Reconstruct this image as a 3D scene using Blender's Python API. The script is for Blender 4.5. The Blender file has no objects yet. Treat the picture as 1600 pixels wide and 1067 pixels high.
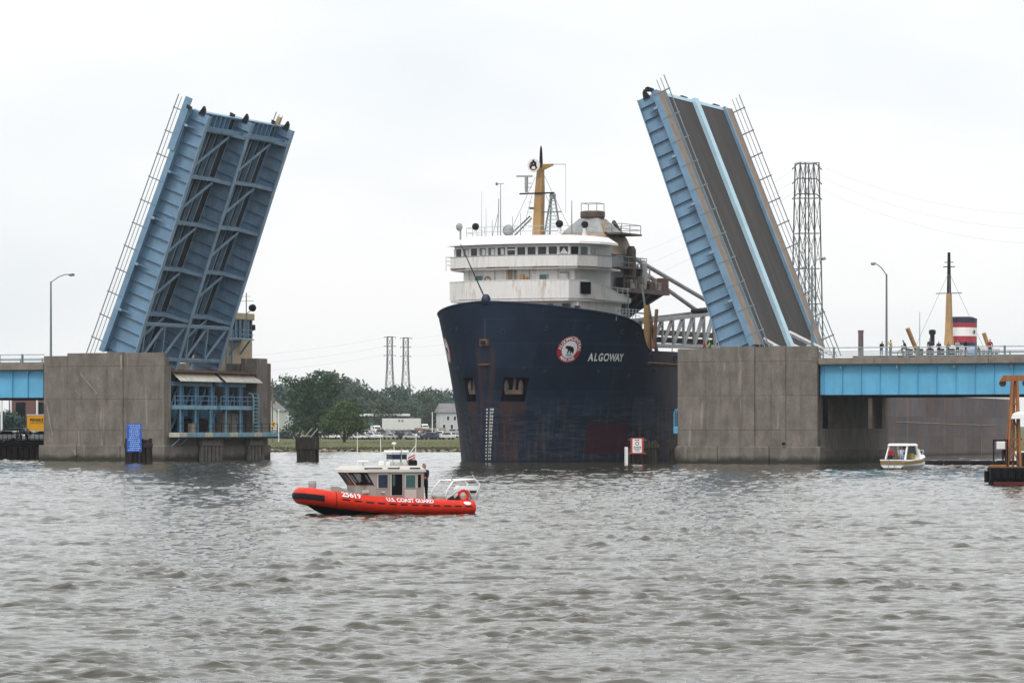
import bpy, math, random
import numpy as np
from mathutils import Matrix, Vector
R = math.radians
rnd = random.Random(7)
scene = bpy.context.scene
COL = scene.collection

# ------------------------------------------------------------------ camera
FPX, YH, HC = 5600.0, 667.0, 3.5          # focal length and horizon of the photograph (1600 px wide), eye height in metres
cam_d = bpy.data.cameras.new('camera')
cam_d.sensor_width = 36.0
cam_d.lens = 36.0 * FPX / 1600.0
cam_d.shift_y = (YH - 533.5) / 1600.0
cam_d.clip_start = 1.0
cam_d.clip_end = 30000.0
cam = bpy.data.objects.new('camera', cam_d)
cam.location = (0, 0, HC)
cam.rotation_euler = (R(90), 0, 0)
COL.objects.link(cam)
scene.camera = cam

# ------------------------------------------------------------------ overcast sky, weak wide sun, exposure
SUN_EL, SUN_AZ = R(52), R(205)            # azimuth measured from +Y clockwise: behind the camera, a little to its left
world = bpy.data.worlds.new('World')
scene.world = world
world.use_nodes = True
wn, wl = world.node_tree.nodes, world.node_tree.links
wn.clear()
w_out = wn.new('ShaderNodeOutputWorld')
w_bg = wn.new('ShaderNodeBackground')
w_sky = wn.new('ShaderNodeTexSky')
w_sky.sky_type = 'NISHITA'
w_sky.sun_disc = False
w_sky.sun_elevation = SUN_EL
w_sky.sun_rotation = SUN_AZ
w_sky.air_density = 1.0
w_sky.dust_density = 2.0
w_scale = wn.new('ShaderNodeVectorMath'); w_scale.operation = 'SCALE'; w_scale.inputs['Scale'].default_value = 0.10
wl.new(w_sky.outputs[0], w_scale.inputs[0])
w_tc = wn.new('ShaderNodeTexCoord')
w_map = wn.new('ShaderNodeMapping'); w_map.inputs['Scale'].default_value = (1, 1, 2.6)
w_noise = wn.new('ShaderNodeTexNoise'); w_noise.inputs['Scale'].default_value = 5.0
w_noise.inputs['Detail'].default_value = 5.0; w_noise.inputs['Roughness'].default_value = 0.5
wl.new(w_tc.outputs['Generated'], w_map.inputs[0]); wl.new(w_map.outputs[0], w_noise.inputs['Vector'])
w_ramp = wn.new('ShaderNodeValToRGB')
w_ramp.color_ramp.elements[0].position = 0.36; w_ramp.color_ramp.elements[0].color = (0.92, 0.965, 1.0, 1)
w_ramp.color_ramp.elements[1].position = 0.62; w_ramp.color_ramp.elements[1].color = (1.10, 1.09, 1.09, 1)
wl.new(w_noise.outputs['Fac'], w_ramp.inputs[0])
# an overcast sky grows brighter towards the zenith
w_sep = wn.new('ShaderNodeSeparateXYZ'); wl.new(w_tc.outputs['Generated'], w_sep.inputs[0])
w_mr = wn.new('ShaderNodeMapRange')
w_mr.inputs['From Min'].default_value = 0.0; w_mr.inputs['From Max'].default_value = 1.0
w_mr.inputs['To Min'].default_value = 0.96; w_mr.inputs['To Max'].default_value = 1.75
wl.new(w_sep.outputs['Z'], w_mr.inputs['Value'])
w_mul = wn.new('ShaderNodeVectorMath'); w_mul.operation = 'SCALE'
wl.new(w_ramp.outputs[0], w_mul.inputs[0]); wl.new(w_mr.outputs[0], w_mul.inputs['Scale'])
w_mix = wn.new('ShaderNodeMix'); w_mix.data_type = 'RGBA'; w_mix.inputs[0].default_value = 0.90
wl.new(w_scale.outputs[0], w_mix.inputs[6]); wl.new(w_mul.outputs[0], w_mix.inputs[7])
wl.new(w_mix.outputs[2], w_bg.inputs[0])
w_bg.inputs['Strength'].default_value = 1.0
wl.new(w_bg.outputs[0], w_out.inputs[0])

sun_d = bpy.data.lights.new('sun', 'SUN')
sun_d.energy = 1.3
sun_d.angle = R(14)
sun_d.color = (1.0, 0.96, 0.9)
sun = bpy.data.objects.new('sun', sun_d)
sd = Vector((math.sin(SUN_AZ) * math.cos(SUN_EL), math.cos(SUN_AZ) * math.cos(SUN_EL), math.sin(SUN_EL)))
sun.rotation_euler = sd.to_track_quat('Z', 'Y').to_euler()
COL.objects.link(sun)

scene.view_settings.view_transform = 'Standard'
scene.view_settings.look = 'None'
scene.view_settings.exposure = 0.0
scene.view_settings.gamma = 1.0
scene.cycles.max_bounces = 8
scene.cycles.volume_bounces = 1
scene.cycles.use_denoising = True
scene.cycles.denoising_input_passes = 'RGB_ALBEDO_NORMAL'
scene.cycles.denoising_prefilter = 'ACCURATE'

# ------------------------------------------------------------------ materials
def srgb(r, g, b):
    def c(x):
        x /= 255.0
        return x / 12.92 if x <= 0.04045 else ((x + 0.055) / 1.055) ** 2.4
    return (c(r), c(g), c(b))

class NT:
    """small wrapper for building node materials"""
    def __init__(self, name):
        self.m = bpy.data.materials.new(name); self.m.use_nodes = True
        self.n = self.m.node_tree.nodes; self.l = self.m.node_tree.links
        self.b = self.n['Principled BSDF']
        self.tc = self.n.new('ShaderNodeTexCoord')
    def link(self, a, b): self.l.new(a, b)
    def noise(self, scale, detail=4, rough=0.55, stretch=None, src='Object', dist=0.0):
        n = self.n.new('ShaderNodeTexNoise')
        n.inputs['Scale'].default_value = scale; n.inputs['Detail'].default_value = detail
        n.inputs['Roughness'].default_value = rough; n.inputs['Distortion'].default_value = dist
        v = self.tc.outputs[src]
        if stretch:
            mp = self.n.new('ShaderNodeMapping'); mp.inputs['Scale'].default_value = stretch
            self.link(v, mp.inputs[0]); v = mp.outputs[0]
        self.link(v, n.inputs['Vector'])
        return n.outputs['Fac']
    def ramp(self, fac, p0, p1, c0=(0, 0, 0), c1=(1, 1, 1)):
        r = self.n.new('ShaderNodeValToRGB')
        r.color_ramp.elements[0].position = p0; r.color_ramp.elements[0].color = (*c0, 1)
        r.color_ramp.elements[1].position = p1; r.color_ramp.elements[1].color = (*c1, 1)
        self.link(fac, r.inputs[0]); return r.outputs[0]
    def mix(self, fac, a, b, mode='MIX'):
        x = self.n.new('ShaderNodeMix'); x.data_type = 'RGBA'; x.blend_type = mode
        for sock, val in ((x.inputs[0], fac), (x.inputs[6], a), (x.inputs[7], b)):
            if hasattr(val, 'is_output'): self.link(val, sock)
            elif isinstance(val, tuple): sock.default_value = (*val, 1)
            else: sock.default_value = val
        return x.outputs[2]
    def math(self, op, a, b=None, clamp=False):
        x = self.n.new('ShaderNodeMath'); x.operation = op; x.use_clamp = clamp
        for i, val in enumerate((a, b)):
            if val is None: continue
            if hasattr(val, 'is_output'): self.link(val, x.inputs[i])
            else: x.inputs[i].default_value = val
        return x.outputs[0]
    def xyz(self):
        s = self.n.new('ShaderNodeSeparateXYZ'); self.link(self.tc.outputs['Object'], s.inputs[0])
        return s.outputs
    def band(self, v, a, b, soft):
        """1 between a and b with soft edges"""
        up = self.n.new('ShaderNodeMapRange'); dn = self.n.new('ShaderNodeMapRange')
        for r_, f0, f1 in ((up, a - soft, a + soft), (dn, b + soft, b - soft)):
            r_.inputs['From Min'].default_value = f0; r_.inputs['From Max'].default_value = f1
            self.link(v, r_.inputs['Value'])
        return self.math('MULTIPLY', up.outputs[0], dn.outputs[0])
    def bump(self, h, dist, strength=1.0):
        b = self.n.new('ShaderNodeBump'); b.inputs['Distance'].default_value = dist
        b.inputs['Strength'].default_value = strength
        self.link(h, b.inputs['Height']); self.link(b.outputs[0], self.b.inputs['Normal'])
    def done(self, col, rough=0.6, metal=0.0, spec=0.5):
        if hasattr(col, 'is_output'): self.link(col, self.b.inputs['Base Color'])
        else: self.b.inputs['Base Color'].default_value = (*col, 1)
        if hasattr(rough, 'is_output'): self.link(rough, self.b.inputs['Roughness'])
        else: self.b.inputs['Roughness'].default_value = rough
        self.b.inputs['Metallic'].default_value = metal
        self.b.inputs['Specular IOR Level'].default_value = spec
        return self.m

M = {}
def paint(key, col, var=0.18, scale=1.2, rough=0.5, metal=0.0, dirt=None, dirt_amt=0.5, streak=6.0, spec=0.4, bump=0.0):
    """painted or plain surface: patchy tone, vertical dirt streaks"""
    t = NT(key)
    lo = tuple(c * (1 - var) for c in col); hi = tuple(min(1, c * (1 + var)) for c in col)
    n1 = t.noise(scale, 6, 0.6)
    c = t.mix(t.ramp(n1, 0.3, 0.7), lo, hi)
    if dirt:
        n2 = t.noise(1.0, 6, 0.65, (streak, streak, 0.5))
        n3 = t.noise(0.35, 3, 0.5)
        f = t.math('MULTIPLY', t.ramp(n2, 0.48, 0.72), t.ramp(n3, 0.35, 0.65))
        f = t.math('MULTIPLY', f, dirt_amt)
        c = t.mix(f, c, dirt)
    if bump: t.bump(t.noise(scale * 8, 5), bump)
    M[key] = t.done(c, rough, metal, spec)
    return M[key]

def concrete(key, col, stain, wet):
    t = NT(key)
    n1 = t.noise(0.55, 7, 0.62); n2 = t.noise(6.0, 6, 0.7); n3 = t.noise(1.0, 6, 0.66, (1.3, 1.3, 0.30), dist=0.4)
    c = t.mix(t.ramp(n1, 0.3, 0.72), tuple(x * 0.66 for x in col), tuple(x * 1.25 for x in col))
    c = t.mix(t.math('MULTIPLY', t.ramp(n2, 0.4, 0.7), 0.55), c, tuple(x * 0.55 for x in col))
    c = t.mix(t.math('MULTIPLY', t.ramp(n3, 0.46, 0.68), 0.62), c, stain)
    n4 = t.noise(1.0, 5, 0.6, (1.3, 1.3, 0.12)); 
    c = t.mix(t.math('MULTIPLY', t.ramp(n4, 0.62, 0.68), 0.34), c, tuple(min(1, x * 2.2) for x in col))
    z = t.xyz()['Z']
    zz = t.math('ADD', z, t.math('MULTIPLY', t.noise(0.8, 4), 0.9))
    wetm = t.ramp(zz, 0.0, 1.0)
    mr = t.n.new('ShaderNodeMapRange'); mr.inputs['From Min'].default_value = 0.75; mr.inputs['From Max'].default_value = 1.25
    mr.inputs['To Min'].default_value = 1.0; mr.inputs['To Max'].default_value = 0.0
    t.link(zz, mr.inputs['Value'])
    c = t.mix(mr.outputs[0], c, wet)
    t.bump(n2, 0.03, 0.6)
    M[key] = t.done(c, 0.85, 0, 0.25)

concrete('concrete', (0.205, 0.180, 0.155), (0.088, 0.074, 0.062), (0.035, 0.034, 0.026))
concrete('concrete_dark', (0.165, 0.138, 0.115), (0.08, 0.065, 0.052), (0.03, 0.03, 0.022))
paint('concrete_pale', (0.27, 0.235, 0.20), 0.2, 2.0, 0.9)
paint('leaf_blue', (0.160, 0.275, 0.395), 0.16, 0.5, 0.45, dirt=(0.10, 0.14, 0.18), dirt_amt=0.5, streak=2.5)
paint('leaf_steel', (0.19, 0.30, 0.415), 0.2, 0.8, 0.5, dirt=(0.09, 0.08, 0.075), dirt_amt=0.55)
paint('flange', (0.215, 0.315, 0.41), 0.2, 0.8, 0.55, dirt=(0.13, 0.11, 0.10), dirt_amt=0.5)
paint('span_blue', (0.115, 0.40, 0.62), 0.12, 0.5, 0.42, dirt=(0.10, 0.25, 0.36), dirt_amt=0.5, streak=2.5)
paint('median_blue', (0.42, 0.60, 0.70), 0.12, 0.6, 0.5, dirt=(0.25, 0.33, 0.38), dirt_amt=0.5)
paint('rail_grey', (0.17, 0.215, 0.235), 0.15, 1.5, 0.5, dirt=(0.10, 0.09, 0.08), dirt_amt=0.4)
paint('rail_light', (0.36, 0.43, 0.47), 0.15, 1.5, 0.5, dirt=(0.2, 0.18, 0.15), dirt_amt=0.4)
paint('machine_blue', (0.105, 0.22, 0.34), 0.2, 0.9, 0.5, dirt=(0.08, 0.09, 0.1), dirt_amt=0.6)
paint('platform_blue', (0.18, 0.34, 0.42), 0.25, 1.2, 0.55, dirt=(0.16, 0.15, 0.11), dirt_amt=0.8)
paint('walk_tan', (0.27, 0.20, 0.145), 0.15, 1.0, 0.85, dirt=(0.16, 0.12, 0.09), dirt_amt=0.5)
paint('slab', (0.21, 0.18, 0.15), 0.25, 1.0, 0.85, dirt=(0.08, 0.065, 0.05), dirt_amt=0.6)
paint('black_steel', (0.013, 0.014, 0.016), 0.3, 1.0, 0.6, spec=0.15)
paint('dark_void', (0.008, 0.009, 0.012), 0.3, 1.0, 0.95, spec=0.05)  # near black: shade inside recesses and openings put into the colour
paint('asphalt', (0.06, 0.058, 0.055), 0.25, 0.6, 0.9)
paint('galv', (0.30, 0.32, 0.33), 0.15, 1.0, 0.45, 0.3)
paint('lamp_pole', (0.17, 0.21, 0.205), 0.15, 1.0, 0.5, 0.2)
paint('white_paint', (0.78, 0.78, 0.76), 0.04, 1.0, 0.45)
paint('cabin_white', (0.74, 0.73, 0.71), 0.05, 0.7, 0.5, dirt=(0.40, 0.27, 0.15), dirt_amt=0.85, streak=3.0)
paint('ship_roof', (0.82, 0.80, 0.79), 0.03, 0.7, 0.5)
paint('mast_yellow', (0.36, 0.215, 0.08), 0.15, 1.0, 0.5, dirt=(0.16, 0.07, 0.03), dirt_amt=0.7)
paint('rust', (0.16, 0.075, 0.04), 0.4, 1.5, 0.9, dirt=(0.05, 0.03, 0.025), dirt_amt=0.7)
paint('rusty_grey', (0.26, 0.27, 0.27), 0.25, 0.5, 0.7, dirt=(0.24, 0.13, 0.06), dirt_amt=0.9, streak=1.6)
paint('rusty_tan', (0.28, 0.215, 0.155), 0.3, 0.5, 0.7, dirt=(0.17, 0.075, 0.03), dirt_amt=0.9, streak=1.6)
paint('rust_plate', (0.10, 0.075, 0.062), 0.4, 1.0, 0.8, dirt=(0.16, 0.07, 0.035), dirt_amt=0.7)
paint('boom_grey', (0.27, 0.28, 0.28), 0.2, 1.0, 0.6, dirt=(0.17, 0.13, 0.10), dirt_amt=0.6)
paint('equip_grey', (0.30, 0.31, 0.31), 0.2, 1.5, 0.5)
paint('hood_sheet', (0.50, 0.49, 0.41), 0.12, 2.0, 0.7, dirt=(0.20, 0.085, 0.04), dirt_amt=0.95, streak=2.0)
paint('orange_collar', (0.62, 0.028, 0.010), 0.12, 1.4, 0.5, spec=0.2, dirt=(0.28, 0.03, 0.018), dirt_amt=0.6)
paint('collar_black', (0.014, 0.014, 0.017), 0.2, 2.0, 0.7, spec=0.12)
paint('alu', (0.33, 0.305, 0.27), 0.08, 1.2, 0.5, 0.15, dirt=(0.22, 0.19, 0.16), dirt_amt=0.4)
paint('alu_light', (0.50, 0.475, 0.44), 0.06, 1.2, 0.45, 0.1)
paint('rubber', (0.009, 0.009, 0.010), 0.2, 2.0, 0.85, spec=0.1)
paint('engine_white', (0.62, 0.63, 0.63), 0.05, 2.0, 0.3)
paint('crane_orange', (0.30, 0.115, 0.035), 0.25, 1.5, 0.6, dirt=(0.12, 0.05, 0.025), dirt_amt=0.8)
paint('timber', (0.030, 0.025, 0.021), 0.4, 1.2, 0.95, spec=0.1, dirt=(0.15, 0.135, 0.115), dirt_amt=0.7, streak=7.0)
paint('timber_red', (0.085, 0.045, 0.035), 0.4, 1.2, 0.9, dirt=(0.02, 0.016, 0.015), dirt_amt=0.7, streak=5.0)
paint('timber_grey', (0.15, 0.135, 0.12), 0.35, 1.2, 0.9, dirt=(0.045, 0.04, 0.035), dirt_amt=0.8, streak=5.0)
paint('sign_blue', (0.012, 0.10, 0.48), 0.08, 3.0, 0.45)
paint('sign_white', (0.74, 0.72, 0.70), 0.04, 3.0, 0.5)
paint('sign_red', (0.40, 0.035, 0.025), 0.1, 3.0, 0.5)
paint('print_black', (0.008, 0.008, 0.009), 0.1, 3.0, 0.8, spec=0.06)
paint('print_white', (0.70, 0.71, 0.71), 0.06, 3.0, 0.6)
paint('print_pale', (0.42, 0.55, 0.78), 0.2, 3.0, 0.6)
paint('emblem_red', (0.32, 0.012, 0.025), 0.1, 3.0, 0.5)
paint('funnel_red', (0.30, 0.02, 0.035), 0.1, 1.0, 0.5)
paint('funnel_navy', (0.012, 0.018, 0.05), 0.2, 1.0, 0.5)
paint('pylon_steel', (0.075, 0.09, 0.09), 0.15, 0.3, 0.6, 0.3)
paint('brick_stack', (0.12, 0.085, 0.085), 0.2, 0.3, 0.9)
paint('bark', (0.045, 0.036, 0.028), 0.3, 1.5, 0.9)
paint('yellow_truck', (0.70, 0.33, 0.01), 0.05, 1.0, 0.4)
paint('trailer_white', (0.62, 0.62, 0.61), 0.06, 0.6, 0.5, dirt=(0.4, 0.38, 0.35), dirt_amt=0.4)
paint('siding_white', (0.50, 0.51, 0.53), 0.06, 0.6, 0.7)
paint('siding_cream', (0.50, 0.52, 0.44), 0.06, 0.6, 0.7)
paint('shingle', (0.17, 0.165, 0.17), 0.15, 0.6, 0.9)
paint('wall_maroon', (0.10, 0.075, 0.085), 0.15, 0.5, 0.8)
paint('wall_brick', (0.17, 0.09, 0.075), 0.2, 0.5, 0.9)
paint('fence_rust', (0.28, 0.13, 0.075), 0.2, 0.5, 0.8)
paint('buff', (0.38, 0.30, 0.20), 0.15, 1.0, 0.7)
paint('gold_stripe', (0.24, 0.15, 0.045), 0.15, 1.0, 0.5)
paint('seat_yellow', (0.30, 0.22, 0.06), 0.1, 1.0, 0.7)
paint('bag_blue', (0.30, 0.42, 0.62), 0.1, 1.0, 0.7)
paint('flag_red', (0.42, 0.03, 0.03), 0.1, 2.0, 0.8)
paint('sign_yellow', (0.60, 0.28, 0.02), 0.1, 2.0, 0.6)
paint('barge_red', (0.10, 0.008, 0.012), 0.3, 2.0, 0.6)
paint('teal_awning', (0.06, 0.30, 0.22), 0.1, 1.0, 0.7)

def glass(key, col, rough=0.08):
    t = NT(key)
    n = t.noise(1.3, 3)
    M[key] = t.done(t.mix(t.ramp(n, 0.35, 0.65), tuple(c * 0.6 for c in col), tuple(c * 1.4 for c in col)), rough, 0, 0.3)
glass('glass_dark', (0.015, 0.018, 0.022))
glass('glass_ship', (0.035, 0.042, 0.052), 0.15)
glass('glass_light', (0.16, 0.19, 0.20), 0.15)
glass('glass_green', (0.04, 0.105, 0.10), 0.12)
glass('glass_blue', (0.012, 0.02, 0.05), 0.12)

# road plate of the raised leaf: dark steel grating with worn lanes
t = NT('grating')
n1 = t.noise(1.0, 6, 0.65, (0.25, 1.0, 0.12)); n2 = t.noise(9.0, 4, 0.7)
c = t.mix(t.ramp(n1, 0.3, 0.7), (0.030, 0.026, 0.024), (0.060, 0.051, 0.046))
c = t.mix(t.math('MULTIPLY', t.ramp(n2, 0.35, 0.7), 0.5), c, (0.035, 0.031, 0.028))
t.bump(n2, 0.02)
M['grating'] = t.done(c, 0.75, 0, 0.3)

# foliage: light and dark leaves by object-space noise
def foliage(key, dark, light, scale):
    t = NT(key)
    n1 = t.noise(scale, 4, 0.6); n2 = t.noise(scale * 9, 2)
    c = t.mix(t.ramp(n1, 0.35, 0.66), dark, light)
    c = t.mix(t.math('MULTIPLY', t.ramp(n2, 0.4, 0.7), 0.45), c, tuple(x * 1.5 for x in light))
    M[key] = t.done(c, 0.7, 0, 0.2)
    t.b.inputs['Subsurface Weight'].default_value = 0.0
foliage('leaf_dark', (0.012, 0.030, 0.012), (0.030, 0.068, 0.022), 0.35)
foliage('leaf_mid', (0.026, 0.046, 0.015), (0.068, 0.104, 0.030), 0.45)
foliage('leaf_far_haze', (0.026, 0.054, 0.044), (0.060, 0.105, 0.082), 0.2)  # bluer and paler: distance haze painted into the leaf colour
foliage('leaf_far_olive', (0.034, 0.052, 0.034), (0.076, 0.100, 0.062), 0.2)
foliage('weed', (0.040, 0.050, 0.016), (0.11, 0.100, 0.045), 0.5)

# water: turbid brown river, glossy, fine ripples on top of the modelled waves
t = NT('river_water')
mp = t.n.new('ShaderNodeMapping'); mp.inputs['Scale'].default_value = (1.0, 1.0, 1.0)
t.link(t.tc.outputs['Object'], mp.inputs[0])
def wnoise(scale, detail, stretch, dist=0.6):
    m_ = t.n.new('ShaderNodeMapping'); m_.inputs['Scale'].default_value = stretch
    m_.inputs['Rotation'].default_value = (0, 0, R(14))
    t.link(t.tc.outputs['Object'], m_.inputs[0])
    n = t.n.new('ShaderNodeTexNoise'); n.inputs['Scale'].default_value = scale
    n.inputs['Detail'].default_value = detail; n.inputs['Roughness'].default_value = 0.58; n.inputs['Distortion'].default_value = dist
    t.link(m_.outputs[0], n.inputs['Vector']); return n.outputs['Fac']
f1 = wnoise(1.1, 3, (0.8, 1.5, 1)); f2 = wnoise(6.0, 5, (0.7, 1.5, 1))
hgt = t.math('ADD', t.math('MULTIPLY', f1, 0.055), t.math('MULTIPLY', f2, 0.042))
t.bump(hgt, 1.0, 0.30)
c = t.mix(t.ramp(t.noise(0.03, 3), 0.35, 0.65), (0.034, 0.031, 0.018), (0.046, 0.042, 0.026))
M['water'] = t.done(c, 0.035, 0, 0.5)
t.b.inputs['IOR'].default_value = 1.333

# far ground: grass strip, bare patches
t = NT('ground')
n1 = t.noise(0.08, 6, 0.62); n2 = t.noise(0.9, 6, 0.7)
c = t.mix(t.ramp(n1, 0.36, 0.66), (0.052, 0.068, 0.020), (0.115, 0.112, 0.045))
c = t.mix(t.math('MULTIPLY', t.ramp(n2, 0.5, 0.75), 0.55), c, (0.15, 0.115, 0.06))
M['ground'] = t.done(c, 0.95, 0, 0.15)

# ------------------------------------------------------------------ mesh helpers
class MB:
    def __init__(self): self.v, self.f, self.mi, self.cur = [], [], [], 0
    def _add(self, vs, fs):
        o = len(self.v); self.v.extend([tuple(map(float, p)) for p in vs])
        for f in fs: self.f.append(tuple(i + o for i in f)); self.mi.append(self.cur)
        return self
    def box(self, x0, x1, y0, y1, z0, z1):
        if x0 > x1: x0, x1 = x1, x0
        if y0 > y1: y0, y1 = y1, y0
        if z0 > z1: z0, z1 = z1, z0
        v = [(x0, y0, z0), (x1, y0, z0), (x1, y1, z0), (x0, y1, z0), (x0, y0, z1), (x1, y0, z1), (x1, y1, z1), (x0, y1, z1)]
        return self._add(v, [(0, 3, 2, 1), (4, 5, 6, 7), (0, 1, 5, 4), (1, 2, 6, 5), (2, 3, 7, 6), (3, 0, 4, 7)])
    def cbox(self, x0, x1, y0, y1, z0, z1, b=0.03):
        """box with chamfered edges"""
        if x0 > x1: x0, x1 = x1, x0
        if y0 > y1: y0, y1 = y1, y0
        if z0 > z1: z0, z1 = z1, z0
        b = min(b, (x1 - x0) * 0.45, (y1 - y0) * 0.45, (z1 - z0) * 0.45)
        X = (x0, x1); Y = (y0, y1); Z = (z0, z1); idx = {}; vs = []
        for i in (0, 1):
            for j in (0, 1):
                for k in (0, 1):
                    for ax in range(3):
                        p = [X[i], Y[j], Z[k]]
                        for a2 in range(3):
                            if a2 != ax: p[a2] += b * (1 if (i, j, k)[a2] == 0 else -1)
                        idx[i, j, k, ax] = len(vs); vs.append(p)
        fs = []
        for ax in range(3):
            o1, o2 = [a for a in range(3) if a != ax]
            for s in (0, 1):
                q = []
                for a, b2 in ((0, 0), (1, 0), (1, 1), (0, 1)):
                    c3 = [0, 0, 0]; c3[ax] = s; c3[o1] = a; c3[o2] = b2; q.append(idx[c3[0], c3[1], c3[2], ax])
                fs.append(q)
        for ax in range(3):
            o1, o2 = [a for a in range(3) if a != ax]
            for a in (0, 1):
                for b2 in (0, 1):
                    q = []
                    for s, fx in ((0, o1), (1, o1), (1, o2), (0, o2)):
                        c3 = [0, 0, 0]; c3[ax] = s; c3[o1] = a; c3[o2] = b2; q.append(idx[c3[0], c3[1], c3[2], fx])
                    fs.append(q)
        for i in (0, 1):
            for j in (0, 1):
                for k in (0, 1): fs.append([idx[i, j, k, a] for a in range(3)])
        cen = np.array([(x0 + x1) / 2, (y0 + y1) / 2, (z0 + z1) / 2]); out = []
        for f in fs:
            p = np.array([vs[i] for i in f]); n = np.cross(p[1] - p[0], p[2] - p[0])
            out.append(tuple(f) if np.dot(n, p.mean(0) - cen) > 0 else tuple(reversed(f)))
        return self._add(vs, out)
    def beam(self, p, q, w, h=None, up=(0, 0, 1)):
        h = h or w
        p, q = Vector(p), Vector(q); d = (q - p).normalized(); u = Vector(up)
        s = d.cross(u)
        if s.length < 1e-4: s = d.cross(Vector((1, 0, 0)))
        s.normalize(); u = s.cross(d).normalized()
        a, b = s * (w / 2), u * (h / 2)
        v = [p - a - b, p + a - b, p + a + b, p - a + b, q - a - b, q + a - b, q + a + b, q - a + b]
        return self._add(v, [(0, 1, 2, 3), (7, 6, 5, 4), (0, 4, 5, 1), (1, 5, 6, 2), (2, 6, 7, 3), (3, 7, 4, 0)])
    def tube(self, p, q, r, r2=None, n=8):
        r2 = r if r2 is None else r2
        p, q = Vector(p), Vector(q); d = (q - p).normalized()
        s = d.orthogonal().normalized(); u = d.cross(s); v = []
        for c_, rr in ((p, r), (q, r2)):
            for i in range(n):
                a = 2 * math.pi * i / n; v.append(c_ + s * (rr * math.cos(a)) + u * (rr * math.sin(a)))
        f = [(i, (i + 1) % n, n + (i + 1) % n, n + i) for i in range(n)]
        f += [tuple(reversed(range(n))), tuple(range(n, 2 * n))]
        return self._add(v, f)
    def path(self, pts, r, n=8, closed=False):
        """swept tube; r a number or a list"""
        P_ = [Vector(p) for p in pts]; m = len(P_); rr = r if isinstance(r, (list, tuple)) else [r] * m
        v = []; ref = None
        for i, p in enumerate(P_):
            if closed: d = P_[(i + 1) % m] - P_[i - 1]
            else: d = P_[min(i + 1, m - 1)] - P_[max(i - 1, 0)]
            d.normalize()
            if ref is None: ref = d.orthogonal().normalized()
            ref = (ref - d * ref.dot(d)).normalized(); u = d.cross(ref)
            for k in range(n):
                a = 2 * math.pi * k / n; v.append(p + ref * (rr[i] * math.cos(a)) + u * (rr[i] * math.sin(a)))
        f = []
        for i in range(m if closed else m - 1):
            j = (i + 1) % m
            for k in range(n): f.append((i * n + k, i * n + (k + 1) % n, j * n + (k + 1) % n, j * n + k))
        if not closed: f += [tuple(reversed(range(n))), tuple(range((m - 1) * n, m * n))]
        return self._add(v, f)
    def lathe(self, prof, c=(0, 0, 0), n=12, axis='z', sx=1.0, sy=1.0):
        v = []
        for r, h in prof:
            for i in range(n):
                a = 2 * math.pi * i / n; x, y = r * math.cos(a) * sx, r * math.sin(a) * sy
                p = {'z': (x, y, h), 'x': (h, x, y), 'y': (y, h, x)}[axis]
                v.append((p[0] + c[0], p[1] + c[1], p[2] + c[2]))
        m = len(prof); f = []
        for j in range(m - 1):
            for i in range(n): f.append((j * n + i, j * n + (i + 1) % n, (j + 1) * n + (i + 1) % n, (j + 1) * n + i))
        f += [tuple(reversed(range(n))), tuple(range((m - 1) * n, m * n))]
        return self._add(v, f)
    def loft(self, rings, cap=True):
        n = len(rings[0]); v = [p for r in rings for p in r]; f = []
        for j in range(len(rings) - 1):
            for i in range(n): f.append((j * n + i, j * n + (i + 1) % n, (j + 1) * n + (i + 1) % n, (j + 1) * n + i))
        if cap: f += [tuple(reversed(range(n))), tuple(range((len(rings) - 1) * n, len(rings) * n))]
        return self._add(v, f)
    def prism(self, poly, off):
        """polygon (3D points) extruded by the vector off"""
        a = [Vector(p) for p in poly]; o = Vector(off)
        return self.loft([a, [p + o for p in a]])
    def quad(self, a, b, c_, d): return self._add([a, b, c_, d], [(0, 1, 2, 3)])
    def wall(self, pts, z0, z1, th):
        """upright band of thickness th along plan points; z0, z1 numbers or lists"""
        m = len(pts); z0 = z0 if isinstance(z0, list) else [z0] * m; z1 = z1 if isinstance(z1, list) else [z1] * m
        rings = []
        for i, p in enumerate(pts):
            a = np.array(pts[max(i - 1, 0)][:2]); b = np.array(pts[min(i + 1, m - 1)][:2]); d = b - a
            d = d / np.linalg.norm(d); nrm = np.array([-d[1], d[0]]) * th / 2; c_ = np.array(p[:2])
            l, r_ = c_ + nrm, c_ - nrm
            rings.append([(l[0], l[1], z0[i]), (r_[0], r_[1], z0[i]), (r_[0], r_[1], z1[i]), (l[0], l[1], z1[i])])
        return self.loft(rings)
    def build(self, name, mats, parent=None, xf=None, smooth=False, loc=None):
        vs = self.v; fs = self.f
        if xf is not None:
            vs = [tuple(xf @ Vector(p)) for p in vs]
            if xf.determinant() < 0: fs = [tuple(reversed(f)) for f in fs]
        me = bpy.data.meshes.new(name); me.from_pydata(vs, [], fs)
        mats = mats if isinstance(mats, (list, tuple)) else [mats]
        for m_ in mats: me.materials.append(M[m_] if isinstance(m_, str) else m_)
        if len(mats) > 1: me.polygons.foreach_set('material_index', self.mi)
        if smooth: me.polygons.foreach_set('use_smooth', [True] * len(fs))
        me.update()
        o = bpy.data.objects.new(name, me); COL.objects.link(o)
        if parent is not None: o.parent = parent
        if loc is not None: o.location = loc
        return o

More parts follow.
